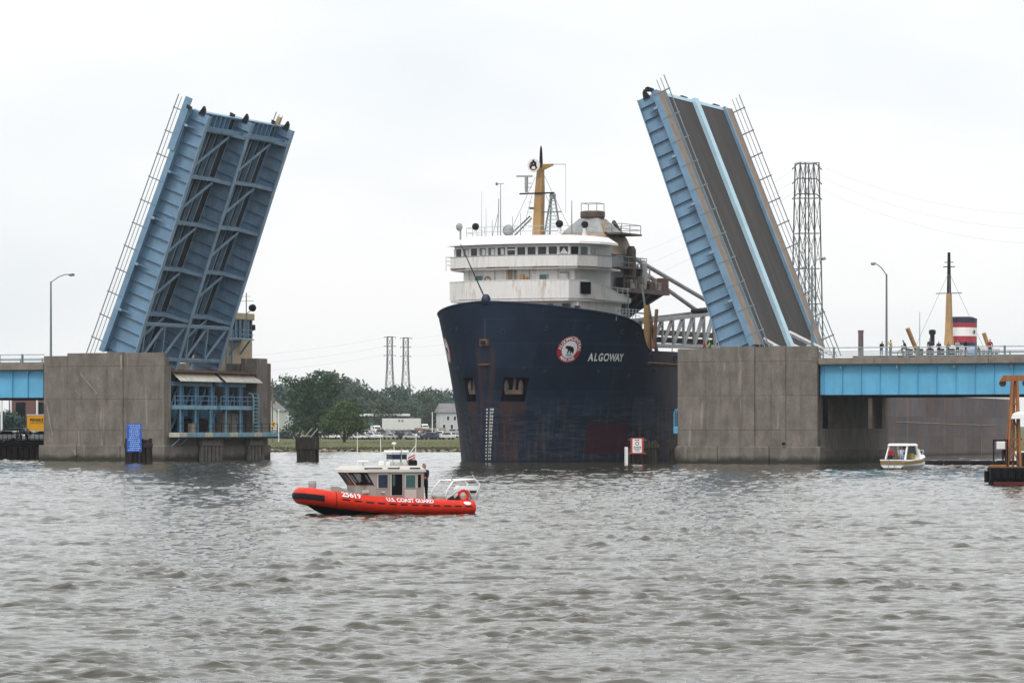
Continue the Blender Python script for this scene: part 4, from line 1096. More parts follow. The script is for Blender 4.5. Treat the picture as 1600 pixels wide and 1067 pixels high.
MB().cbox(7.0, 7.4, -5.35, -4.5, 16.3, 18.3, .04).build('door', 'rail_light', mid)
up = [V(11.0, -8.1, 0), V(7.2, -7.5, 0), V(6.1, -5.2, 0), V(5.6, -2.6, 0), V(5.45, 0, 0), V(5.6, 2.6, 0), V(6.1, 5.2, 0), V(6.7, 6.9, 0), V(9.0, 8.0, 0), V(12.0, 8.2, 0)]
ubw = MB().wall(up[1:], 19.45, 20.6, 0.12).build('upper_bulwark', 'cabin_white', ship)
MB().prism([(p[0], p[1] * 0.995, 19.25) for p in up] + [V(15.5, 7.6, 19.25), V(15.5, -7.6, 19.25)], (0, 0, 0.2)).build('upper_deck', 'cabin_white', ship)
for i in range(1, len(up) - 1):
    a, b = up[i], up[i + 1]
    MB().beam((a[0], a[1], 19.46), (b[0], b[1], 19.46), 0.2, 0.10).build('deck_edge', 'rust' if i % 2 else 'rusty_grey', ubw)
    MB().beam((a[0], a[1], 20.63), (b[0], b[1], 20.63), 0.17, 0.06).build('bulwark_cap', 'rusty_grey', ubw)
for z in (19.9, 20.3, 20.7):
    MB().path([V(7.3, -7.45, z), V(7.3, -8.1, z), V(11, -8.1, z)], 0.045, 6).build('wing_rail', 'white_paint', ship)
for p in (V(7.3, -8.1, 0), V(9, -8.1, 0), V(11, -8.1, 0)): MB().tube((p[0], p[1], 19.3), (p[0], p[1], 20.75), 0.05, n=6).build('rail_post', 'white_paint', ship)
wh_pl = [V(13.5, -7.1, 0), V(7.3, -7.05, 0), V(6.4, -4.6, 0), V(6.0, -2.3, 0), V(5.9, 0, 0), V(6.0, 2.3, 0), V(6.35, 4.6, 0), V(6.75, 6.0, 0), V(8.6, 7.3, 0), V(13.5, 7.4, 0)]
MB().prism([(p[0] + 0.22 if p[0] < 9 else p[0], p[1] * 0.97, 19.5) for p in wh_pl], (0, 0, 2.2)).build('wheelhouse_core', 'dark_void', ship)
whs = MB().wall(wh_pl, 19.46, 20.70, 0.12).build('wheelhouse_sill', 'cabin_white', ship)
MB().wall(wh_pl, 21.46, 21.75, 0.12).build('wheelhouse_head', 'cabin_white', ship)
# windows: one pane each with a mullion beside it, spread along the curved front
def along(pl, s_):
    d = 0
    for i in range(len(pl) - 1):
        a, b = np.array(pl[i][:2]), np.array(pl[i + 1][:2]); L_ = np.linalg.norm(b - a)
        if s_ <= d + L_ or i == len(pl) - 2: return a + (b - a) * ((s_ - d) / L_), (b - a) / L_
        d += L_
fl = wh_pl[1:9]; tot = sum(np.linalg.norm(np.array(fl[i + 1][:2]) - np.array(fl[i][:2])) for i in range(len(fl) - 1))
NW = 14
for i in range(NW):
    s0, s1 = tot * i / NW, tot * (i + 1) / NW
    p0, d0 = along(fl, s0 + 0.13); p1, d1 = along(fl, s1 - 0.13)
    lit = i in (1, 3, 4, 13)
    mb = MB(); mb.prism([(p0[0], p0[1], 20.71), (p1[0], p1[1], 20.71), (p1[0], p1[1], 21.45), (p0[0], p0[1], 21.45)], (0.03, 0, 0))
    pane = mb.build('window_pane', 'glass_light' if lit else 'glass_ship', ship)
    if i in (1, 3, 4, 5):
        q0 = p0 * 0.6 + p1 * 0.4; q1 = p0 * 0.15 + p1 * 0.85
        MB().prism([(q0[0] - .015, q0[1], 20.75), (q1[0] - .015, q1[1], 20.75), (q1[0] - .015, q1[1], 21.3), (q0[0] - .015, q0[1], 21.4)], (-0.01, 0, 0)).build('window_paper', 'sign_white', pane)
    if i == 6: MB().prism([(p0[0] - .015, p0[1], 21.15), (p1[0] - .015, p1[1], 21.15), (p1[0] - .015, p1[1], 21.3), (p0[0] - .015, p0[1], 21.3)], (-0.01, 0, 0)).build('window_paper', 'sign_white', pane)
    if i == 11: MB()._add([(p0[0] - .02, p0[1], 20.75), (p1[0] - .02, p1[1], 20.75), ((p0[0] + p1[0]) / 2 - .02, (p0[1] + p1[1]) / 2, 21.35)], [(0, 1, 2)]).build('window_paper', 'sign_white', pane)
for i in range(NW + 1):
    p0, d0 = along(fl, min(max(tot * i / NW, 0.02), tot - 0.02))
    MB().box(p0[0] - 0.06, p0[0] + 0.12, p0[1] - 0.13, p0[1] + 0.13, 20.70, 21.47).build('mullion', 'cabin_white', ship)
MB().wall([V(8.65, 7.34, 0), V(13.5, 7.44, 0)], 20.70, 21.46, 0.12).build('wheelhouse_side', 'cabin_white', ship)
MB().box(8.9, 9.9, -7.46, -7.42, 20.8, 21.4).build('side_pane', 'glass_light', ship)
rf_o = [V(13.5, -7.9, 21.76), V(6.9, -7.85, 21.76), V(5.7, -5.2, 21.76), V(5.15, -2.6, 21.76), V(5.0, 0, 21.76), V(5.15, 2.6, 21.76), V(5.7, 5.2, 21.76), V(6.6, 7.2, 21.76), V(9.2, 8.3, 21.76), V(13.5, 8.3, 21.76)]
rf_i = [(max(p[0] + 0.75, 0) if p[0] < 13 else p[0], p[1] * 0.86, 22.62) for p in rf_o]
rf_m = [(p[0] + 0.1 if p[0] < 13 else p[0], p[1] * 0.99, 22.0) for p in rf_o]
roof = MB().loft([rf_o, rf_m, rf_i]).build('wheelhouse_roof', 'ship_roof', ship)
# roof fittings
ZR = 22.6
def roof_thing(name, mat, fn, parent=roof):
    mb = MB(); fn(mb); return mb.build(name, mat, parent, smooth=False)
def searchlight(v, t_, r, h):
    MB().lathe([(0.28, ZR), (0.22, ZR + h * 0.5), (0.14, ZR + h)], V(t_, v, 0), 10).build('light_pedestal', 'cabin_white', roof)
    l = MB().lathe([(r * 0.6, -r * 0.8), (r, -r * 0.2), (r, r * 0.4), (r * 0.9, r * 0.5)], V(t_, v, ZR + h + r), 12, 'x').build('searchlight', 'black_steel', roof)
searchlight(-4.7, 7.2, 0.36, 0.75); searchlight(4.5, 7.6, 0.38, 0.8); searchlight(6.4, 9.5, 0.36, 0.8)
MB().tube(V(7.0, -6.3, ZR - .3), V(7.0, -6.3, ZR + 0.7), 0.09, n=6).lathe([(0.1, -.3), (0.4, -.12), (0.42, .1), (.3, .25)], V(7.0, -6.4, ZR + 1.1), 10, 'y').build('horn', 'equip_grey', roof)
def rrail(pts, z, n=5):
    MB().path([(p[0], p[1], z) for p in pts], 0.028, n).build('roof_rail', 'rail_light', roof)
rpts = [V(12, -6.4, 0), V(7.6, -5.9, 0), V(6.9, -3.5, 0), V(6.7, 0, 0), V(7.0, 3.5, 0), V(8.2, 6.2, 0), V(12, 6.6, 0)]
for z in (ZR + 0.5, ZR + 1.0): rrail(rpts, z)
for p in rpts + [V(6.8, -2, 0), V(6.8, 2, 0), V(9.5, -6.2, 0), V(10, 6.4, 0)]:
    MB().tube((p[0], p[1], ZR - 0.1), (p[0], p[1], ZR + 1.02), 0.03, n=5).build('rail_post', 'rail_light', roof)
# mast
MT = 9.2
mast = MB().loft([[(MT + x * k + dz * 0.045, -1.35 + y * k - dz * 0.02, ZR - 0.3 + dz) for x, y in ((-1, -1), (1, -1), (1, 1), (-1, 1))] for dz, k in ((0, 0.46), (5.0, 0.38), (7.3, 0.27))]).build('mast', 'mast_yellow', ship)
def mp_(dx, v, z): return (MT + dx, -v, z)
disc = MB().lathe([(0.001, -0.06), (0.68, -0.06), (0.70, 0.0), (0.68, 0.06), (0.001, 0.06)], mp_(-0.55, 1.15, ZR + 7.2), 24, 'x').build('mast_badge', 'sign_white', mast)
mb = MB(); 
for ch, sz, ox, oy in (('A', 1.2, 0, 0.06),):
    vs, fs = text_flat(ch, sz); mb._add([(MT - 0.55 - 0.075, -1.15 + (-(x) - ox), ZR + 7.2 + y + oy) for x, y, _ in vs], fs)
rg_ = [2 * math.pi * q / 24 for q in range(3, 22)]
mb.loft([[(MT - 0.63, -1.15 - k * math.cos(a + 0.0), ZR + 7.15 + k * math.sin(a)) for a in rg_] for k in (0.36, 0.46)], cap=False)
mb.build('badge_letter', 'print_black', disc)
MB().lathe([(0.22, ZR + 6.85), (0.17, ZR + 8.0), (0.12, ZR + 8.9), (0.05, ZR + 9.2)], mp_(0.3, 1.55, 0), 8).build('mast_top', 'black_steel', mast)
MB().prism([mp_(0.2, 1.7, ZR + 7.35), mp_(0.2, 2.9, ZR + 7.35), mp_(0.2, 2.9, ZR + 7.2), mp_(0.2, 1.7, ZR + 6.7)], (0.25, 0, 0)).build('mast_bracket', 'mast_yellow', mast)
MB().tube(mp_(0.3, 2.9, ZR + 7.3), mp_(0.3, 4.3, ZR + 7.25), 0.035, n=5).tube(mp_(0.3, 4.3, ZR + 7.25), mp_(0.3, 4.3, ZR + 2.4), 0.018, n=5).build('signal_halyard', 'rail_grey', mast)
MB().beam(mp_(-0.2, -0.6, ZR + 4.4), mp_(-0.2, 3.2, ZR + 4.4), 0.16, 0.14).build('crosstree', 'black_steel', mast)
MB().beam(mp_(-0.6, -0.75, ZR + 6.15), mp_(-0.6, 1.0, ZR + 6.1), 0.18, 0.16).build('radar_scanner', 'equip_grey', mast)
MB().tube(mp_(-0.6, 0.35, ZR + 4.5), mp_(-0.6, 0.35, ZR + 6.05), 0.16, 0.2, 8).build('radar_post', 'equip_grey', mast)
for z in (5.0, 5.4): MB().beam(mp_(-0.5, 0.1, ZR + z), mp_(-0.5, 0.9, ZR + z), 0.07).build('mast_rung', 'equip_grey', mast)
for z in (1.0, 1.5, 2.0, 2.5, 3.0, 3.5): MB().beam(mp_(-0.4, 0.45, ZR + z), mp_(-0.4, 0.85, ZR + z), 0.05).build('mast_rung', 'rail_light', mast)
MB().beam(mp_(-0.3, 0.6, ZR + 2.9), mp_(-0.3, 1.0, ZR + 2.9), 0.3, 0.2).build('mast_clamp', 'rust', mast)
brl = MB().beam(mp_(-0.6, -1.9, ZR - 0.1), mp_(-0.5, 0.7, ZR + 2.1), 0.1).beam(mp_(-0.6, -1.3, ZR - 0.1), mp_(-0.5, 0.9, ZR + 1.9), 0.1).build('mast_brace', 'black_steel', mast)
MB().lathe([(0.5, -.3), (.62, 0), (.5, .3)], mp_(-0.8, -1.6, ZR + 0.7), 12, 'x').build('radar_dome', 'equip_grey', roof, smooth=True)
# ladder tower right of the mast
lt = MB()
for v0, v1 in ((1.9, 2.65), (3.9, 3.15)): lt.tube(mp_(0.2, v0, ZR - .2), mp_(0.2, v1, ZR + 3.8), 0.09, n=6)
lt.tube(mp_(0.2, 2.55, ZR - .2), mp_(0.2, 2.75, ZR + 3.8), 0.09, n=6)
lto = lt.build('ladder_tower', 'lamp_pole', ship)
for i in range(10):
    z = ZR + 0.2 + i * 0.38; k = i / 10
    MB().beam(mp_(0.15, 1.95 + .65 * k, z), mp_(0.15, 3.85 - .65 * k, z), 0.05, 0.09).build('ladder_rung', 'rail_light', lto)
MB().beam(mp_(0.1, 1.8, ZR + 2.5), mp_(0.1, 3.9, ZR + 2.5), 0.12).build('tower_bar', 'lamp_pole', lto)
MB().lathe([(.3, ZR + 3.8), (.34, ZR + 4.2), (.2, ZR + 4.5)], mp_(.2, 2.9, 0), 10).build('tower_lamp', 'equip_grey', lto)
for (v, h, r) in ((-4.4, 4.7, .018), (-3.9, 3.0, .02), (-2.25, 5.4, .045), (-0.9, 2.1, .03), (0.0, 2.4, .03), (5.7, 3.5, .05), (-3.2, 1.8, .03)):
    a_ = MB().tube(V(8.0, v, ZR - .1), V(8.0, v, ZR + h), r * 1.4, r * 0.7, 5)
    if v == -2.25: a_.beam(V(8.0, v - .45, ZR + h), V(8.0, v + .35, ZR + h), .06).lathe([(.1, -.15), (.14, 0), (.1, .15)], V(8, v - .45, ZR + h), 8).tube(V(8, v - .35, ZR - .1), V(8, v - .2, ZR + 3.9), .05, .04, 5).tube(V(8, v - 1.0, ZR - .1), V(8, v - .25, ZR + 2.5), .03, n=5)
    a_.build('roof_antenna', 'rail_grey', roof)
for a_, b_ in ((mp_(-.5, -3.9 + 2.2, ZR + .2), mp_(-.3, 1.2, ZR + 6.0)), (mp_(.3, 1.7, ZR + 6.6), mp_(0.5, 4.6, ZR + 0.9)), (mp_(.3, 1.7, ZR + 5.0), mp_(.4, 3.8, ZR + 0.7)), (mp_(-.4, .9, ZR + 4.3), mp_(-.5, -0.1, ZR + .6))):
    MB().tube(a_, b_, 0.022, n=5).build('mast_stay', 'rail_grey', mast)
# ---- unloading tower behind the pilothouse
TT = 25.0
def sq(a, z, ox=0, oy=0, b=None): 
    b = b or a
    return [(TT + ox - a, oy - b, z), (TT + ox + a, oy - b, z), (TT + ox + a, oy + b, z), (TT + ox - a, oy + b, z)]
tw = MB().loft([sq(3.0, 16.8), sq(3.3, 18.2), sq(3.3, 21.4)]).build('unloading_tower', 'rusty_grey', ship)
MB().loft([sq(3.3, 21.42), sq(2.7, 23.3), sq(2.4, 23.7)]).build('tower_shoulder', 'rusty_tan', tw)
MB().loft([sq(2.4, 23.72), sq(2.2, 24.0), sq(1.05, 25.3)]).build('tower_hood', 'rusty_grey', tw)
MB().lathe([(1.2, 25.3), (1.3, 25.5), (1.3, 26.0), (1.1, 26.1)], (TT, 0, 0), 16).build('tower_drum', 'rust_plate', tw)
for x, y in ((-.9, -.9), (.9, -.9), (.9, .9), (-.9, .9)): MB().tube((TT + x, y, 26.0), (TT + x, y, 26.9), .04, n=5).build('rail_post', 'rail_grey', tw)
MB().path([(TT - .9, -.9, 26.9), (TT + .9, -.9, 26.9), (TT + .9, .9, 26.9), (TT - .9, .9, 26.9)], .035, 5, True).build('handrail', 'rail_grey', tw)
pl = MB().box(TT - 2.2, TT + 2.8, -4.4, 2.2, 23.5, 23.68).build('tower_platform', 'rust_plate', tw)
for z in (24.1, 24.6): MB().path([(TT - 2.1, -2.2, z), (TT - 2.1, -4.3, z), (TT + 2.7, -4.3, z), (TT + 2.7, 2, z)], .035, 5).build('handrail', 'rail_grey', pl)
for p in ((-2.1, -3.2), (-2.1, -4.3), (0, -4.3), (2.7, -4.3), (2.7, -2)): MB().tube((TT + p[0], p[1], 23.6), (TT + p[0], p[1], 24.62), .04, n=5).build('rail_post', 'rail_grey', pl)
MB().lathe([(.35, 18.5), (.5, 19.5), (.5, 22.0), (.3, 22.4)], (TT + 1.2, -3.9, 0), 10).build('tower_duct', 'rust_plate', tw)
MB().lathe([(.3, 18.0), (.38, 19.0), (.38, 20.6), (.2, 21.0)], (TT + 3.4, -4.3, 0), 10).build('tower_duct', 'equip_grey', tw)
for z in (19.9, 21.4): MB().box(TT - 3.4, TT + 3.4, -3.4, 3.4, z - .07, z + .07).build('tower_band', 'rust_plate', tw)
MB().beam((TT - 2.3, -2.6, 23.7), (TT - 1.6, -1.9, 24.9), .25, .12).build('tower_pipe', 'mast_yellow', tw)
MB().beam((TT + 1.9, -1.5, 25.1), (TT + 3.4, -1.8, 23.7), .3, .3).build('tower_pipe', 'rust_plate', tw)
# machinery platform with winches
wp = MB().box(TT - 2, TT + 9.5, -4.6, 4.6, 17.5, 17.95).build('winch_platform', 'rust_plate', ship)
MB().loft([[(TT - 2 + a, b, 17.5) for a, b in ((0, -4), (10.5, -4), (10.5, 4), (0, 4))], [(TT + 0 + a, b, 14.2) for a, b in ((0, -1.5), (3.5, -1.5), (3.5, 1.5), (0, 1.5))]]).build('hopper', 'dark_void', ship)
for z in (18.6, 19.2): MB().path([(TT - 2, -4.5, z), (TT + 9.4, -4.5, z), (TT + 9.4, 4.5, z)], .04, 5).build('handrail', 'rust', wp)
for i in range(9): MB().tube((TT - 1.9 + i * 1.41, -4.5, 17.9), (TT - 1.9 + i * 1.41, -4.5, 19.2), .045, n=5).build('rail_post', 'rust', wp)
MB().lathe([(.7, -1.2), (.95, -1.1), (.95, 1.1), (.7, 1.2)], (TT + 6.0, -2.2, 19.2), 14, 'y').build('winch_drum', 'equip_grey', wp)
MB().lathe([(.5, -.8), (.75, -.7), (.75, .7), (.5, .8)], (TT + 8.3, -1.6, 18.9), 14, 'y').build('winch_drum', 'rust_plate', wp)
MB().cbox(TT + 2.9, TT + 4.4, -3.9, -1.0, 17.95, 20.1, .06).build('motor_house', 'rust_plate', wp)
MB().loft([[(TT + 5.4 + a, b, 18.0) for a, b in ((-.8, -1.3), (.8, -1.3), (.8, 1.3), (-.8, 1.3))], [(TT + 6.6 + a, b, 22.0) for a, b in ((-.35, -.5), (.35, -.5), (.35, .5), (-.35, .5))]]).build('stay_tower', 'equip_grey', ship)
for z in (20.6, 21.2): MB().path([(TT - 3.3, -4.3, z), (TT + 4.2, -4.3, z), (TT + 4.2, 1, z)], .035, 5).build('handrail', 'rail_grey', tw)
MB().box(TT - 3.2, TT + 4.3, -4.4, -3.3, 19.98, 20.12).build('tower_gallery', 'rust_plate', tw)
for i in range(6): MB().tube((TT - 3.3 + i * 1.5, -4.3, 20.1), (TT - 3.3 + i * 1.5, -4.3, 21.22), .04, n=5).build('rail_post', 'rail_grey', tw)
for i in range(3): MB().cbox(TT + .4 + i * 2.4, TT + 1.9 + i * 2.4, -4.2, -2.8, 17.95, 18.9 + .3 * (i % 2), .06).build('deck_machine', ['rusty_grey', 'equip_grey', 'rust_plate'][i], wp)
for (xx, zz) in ((4.4, 20.6), (5.2, 19.8), (7.4, 20.3)): MB().tube((TT + xx, -3.2, 17.95), (TT + xx, -3.2, zz), .09, n=6).build('vent_pipe', 'boom_grey', wp)
MB().lathe([(.3, -.7), (.5, -.6), (.5, .6), (.3, .7)], (TT + 6.6, 0, 22.2), 12, 'y').build('sheave', 'equip_grey', ship)
MB().beam((TT + 2, -.4, 23.6), (TT + 6.4, -.2, 22.2), .2).build('stay_link', 'rust_plate', ship)
for sy in (-1.6, 1.6):
    MB().tube((TT + 6.7, sy * .3, 22.1), (56.0, sy, 16.6), 0.24, n=8).build('boom_stay', 'boom_grey', ship)
MB().beam((TT + 15, -.9, 19.2), (TT + 15, .9, 19.2), .2).build('stay_spreader', 'boom_grey', ship)
for y0, x0, x1 in ((-3.4, TT + 1, TT - 1.5), (3.4, TT + 1, TT - 1.5), (-2.5, TT + 8, TT + 10.5)):
    MB().beam((x0, y0, 17.5), (x1, y0 * 1.1, 11.0), .3).build('tower_leg', 'rust_plate', ship)
for i, (xx, zz, hh) in enumerate(((-1.5, 17.95, 1.1), (8.9, 17.95, 1.4), (7.2, 17.95, .8))): MB().cbox(TT + xx, TT + xx + .9, -4.3, -3.4, zz, zz + hh, .05).build('deck_machine', ['black_steel', 'rust_plate', 'rusty_grey'][i], wp)
for i in range(4): MB().beam((TT + 3.5, -3.4, 18.3 + i * .7), (TT + 3.5, 3.0, 18.3 + i * .7), .12).build('tower_pipe', 'rust_plate', tw)
for xx in (-1.0, 2.0, 5.0, 8.0): MB().beam((TT + xx, -4.4, 17.5), (TT + xx * .5 + 1.2, -1.4, 15.0), .2).build('platform_knee', 'rust_plate', wp)
# ---- boom: an open lattice girder lying aft along the deck
bt0, bt1 = 33.0, 84.0
def bz(t_, top): return (15.0 + (t_ - 38) * 0.075 if top else 12.3 + (t_ - 38) * 0.012) if t_ < 60 else (16.65 - (t_ - 60) * 0.03 if top else 12.56)
bm_ = MB()
for sy in (-1.9, 1.9):
    for top in (True, False):
        bm_.beam((bt0, sy, bz(bt0, top)), (60, sy, bz(59.99, top)), .34, .34).beam((60, sy, bz(60, top)), (bt1, sy, bz(bt1, top)), .34, .34)
boom = bm_.build('unloading_boom', 'boom_grey', ship)
for sy in (-1.9, 1.9):
    n = 18; stp = (bt1 - bt0) / n
    for i in range(n + 1):
        t_ = bt0 + i * stp
        MB().beam((t_, sy, bz(t_, False)), (t_, sy, bz(t_, True)), .2, .2).build('post', 'boom_grey', boom)
        if i < n: MB().beam((t_, sy, bz(t_, False)), (t_ + stp, sy, bz(t_ + stp, True)), .26, .26).build('diagonal', 'boom_grey', boom)
for i in range(10):
    t_ = bt0 + i * 5.1
    MB().beam((t_, -1.9, bz(t_, True)), (t_, 1.9, bz(t_, True)), .2).build('crossbar', 'boom_grey', boom)
MB().box(bt0, bt1, -1.35, -1.25, 13.4, 14.0).build('belt_guard', 'rust_plate', boom)
MB().box(bt0, bt1, -1.2, 1.2, 12.75, 13.25).build('conveyor_belt', 'black_steel', boom)
for i in range(14): MB().lathe([(.16, -1.0), (.24, -.9), (.24, .9), (.16, 1.0)], (53 + i * 1.1, 0, bz(53 + i * 1.1, True) + .35), 8, 'y').build('belt_roller', 'black_steel', boom)
# ---- deck fittings aft of the forecastle
dc = MB().loft([[(18.0 + a, -9.4 + b, z) for a, b in ((-.24, -.24), (.24, -.24), (.24, .24), (-.24, .24))] for z in (10.9, 15.9)]).build('deck_crane', 'mast_yellow', ship)
MB().beam((18.6, -9.9, 11.5), (20.0, -9.6, 15.5), .3).build('crane_arm', 'rust', dc)
MB().beam((19.3, -9.2, 11.0), (18.7, -9.4, 14.4), .35).build('crane_ram', 'mast_yellow', dc)
MB().beam((14, -8, 15.2), (19.5, -8.5, 15.1), .14).beam((19.5, -8.5, 11), (19.5, -8.5, 15.1), .14).beam((16.5, -8, 13), (16.5, -8, 17), .1).build('deck_frame', 'rail_grey', ship)
MB().tube((20.5, -8.8, 11.0), (19.0, -8.4, 18.0), .16, .1, 8).build('derrick_post', 'boom_grey', ship)
for i in range(7): MB().tube((9.5 + i * .8, -9.9 + i * .02, 14.1), (9.5 + i * .8, -9.9, 15.4), .04, n=5).build('rail_post', 'rail_light', ship)
for z in (14.7, 15.3): MB().path([(9.0, -9.7, z), (14.6, -10.2, z)], .03, 5).build('handrail', 'rail_light', ship)
for z in (16.9, 17.5): MB().path([(11.5, -7.5, z + .2), (17.4, -7.7, z)], .04, 5).build('handrail', 'rail_light', ship)
for i in range(5): MB().tube((12.3 + i * 1.25, -7.6, 16.3), (12.3 + i * 1.25, -7.6, 17.65), .05, n=5).build('rail_post', 'rail_light', ship)
for i in range(12): MB().tube((21 + i * 2.2, -hull_b(21 + i * 2.2, 11) + .25, hull_top(21 + i * 2.2) - .3), (21 + i * 2.2, -hull_b(21 + i * 2.2, 11) + .25, hull_top(21 + i * 2.2) + .8), .06, n=5).build('rail_post', 'rail_light', ship)
MB().box(24, 90, -6.5, 6.5, 9.0, 10.0).build('hatch_coaming', 'rusty_grey', ship)
# ---- after deckhouse, funnel, mast
ah = MB().cbox(126, 147, -4.6, 4.6, 6.6, 12.3, .1).build('after_house', 'cabin_white', ship)
MB().cbox(128.5, 145.5, -3.8, 3.8, 12.3, 14.1, .1).build('after_bridge_deck', 'cabin_white', ship)
for i in range(9): MB().box(129.3 + i * 1.75, 130.5 + i * 1.75, -3.83, -3.79, 12.8, 13.6).build('window', 'glass_dark', ah)
for i in range(5): MB().box(128.46, 128.5, -3.4 + i * 1.45, -2.4 + i * 1.45, 12.7, 13.7).build('window', 'glass_dark', ah)
FT = 140.5
def fring(z, k): return [(FT + 2.5 * k * math.cos(a) + (z - 14.9) * .12, 2.05 * k * math.sin(a), z) for a in [2 * math.pi * i / 20 for i in range(20)]]
fn_ = MB().loft([fring(14.1, 1.03), fring(14.75, 1.02)]).build('funnel', 'funnel_navy', ship)
for z0, z1, m_ in ((14.753, 15.6, 'funnel_red'), (15.603, 16.75, 'sign_white'), (16.753, 17.4, 'funnel_red'), (17.403, 18.0, 'funnel_navy')):
    MB().loft([fring(z0, 1.01 - (z0 - 15) * .012), fring(z1, 1.01 - (z1 - 15) * .012)]).build('funnel_band', m_, fn_)
MB().loft([fring(18.003, .9), fring(18.2, .7)]).build('funnel_cap', 'black_steel', fn_)
MB().lathe([(.001, -.02), (.26, -.02), (.26, .02)], (FT - .5, -2.09, 16.15), 12, 'y').build('funnel_badge', 'funnel_navy', fn_)
am = MB().loft([[(135.8 + x * k, y * k, z) for x, y in ((-1, -1), (1, -1), (1, 1), (-1, 1))] for z, k in ((13.9, .55), (16.0, .42), (21.2, .28))]).build('after_mast', 'mast_yellow', ship)
MB().tube((135.8, 0, 21.2), (135.8, 0, 26.6), .3, .2, 8).build('mast_upper', 'black_steel', am)
MB().beam((135.8, -1.8, 22.6 - 1.4), (135.8, 1.8, 22.6 - 1.4), .1).beam((135.8, -.8, 24.7), (135.8, .8, 24.7), .12).beam((135.8, -.6, 25.3), (135.8, .6, 25.3), .1).build('mast_yard', 'black_steel', am)
for a_ in ((129, -2.6), (130, 2.6), (143, -2.4), (144, 2.4)): MB().tube((135.8, 0, 24), (a_[0], a_[1], 14), .025, n=5).build('mast_stay', 'rail_grey', am)
MB().lathe([(.3, 14.0), (.3, 15.6), (.45, 15.7), (.45, 16.2), (.1, 16.3)], (131.0, .6, 0), 10).build('ventilator', 'black_steel', ship)
MB().tube((129.5, 1.8, 14.0), (129.5, 1.8, 18.6), .06, .03, 6).build('antenna_pole', 'rail_grey', ship)
for (x0, x1, y_, z1) in ((123.5, 120.5, -1.0, 16.2), (149.5, 147.5, -2.0, 16.2)):
    MB().beam((x0, y_, 11.0), (x1, y_ + 1.2, z1), .45, .35).build('derrick_boom', 'mast_yellow', ship)
for i in range(12):
    MB().tube((127 + i * 1.6, -4.4, 12.3), (127 + i * 1.6, -4.4, 13.2), .03, n=5).build('rail_post', 'white_paint', ah)
MB().lathe([(.5, 11.8), (.75, 12.3), (.75, 13.0), (.4, 13.3)], (149.0, -1.5, 0), 10).build('deck_ventilator', 'equip_grey', ship)

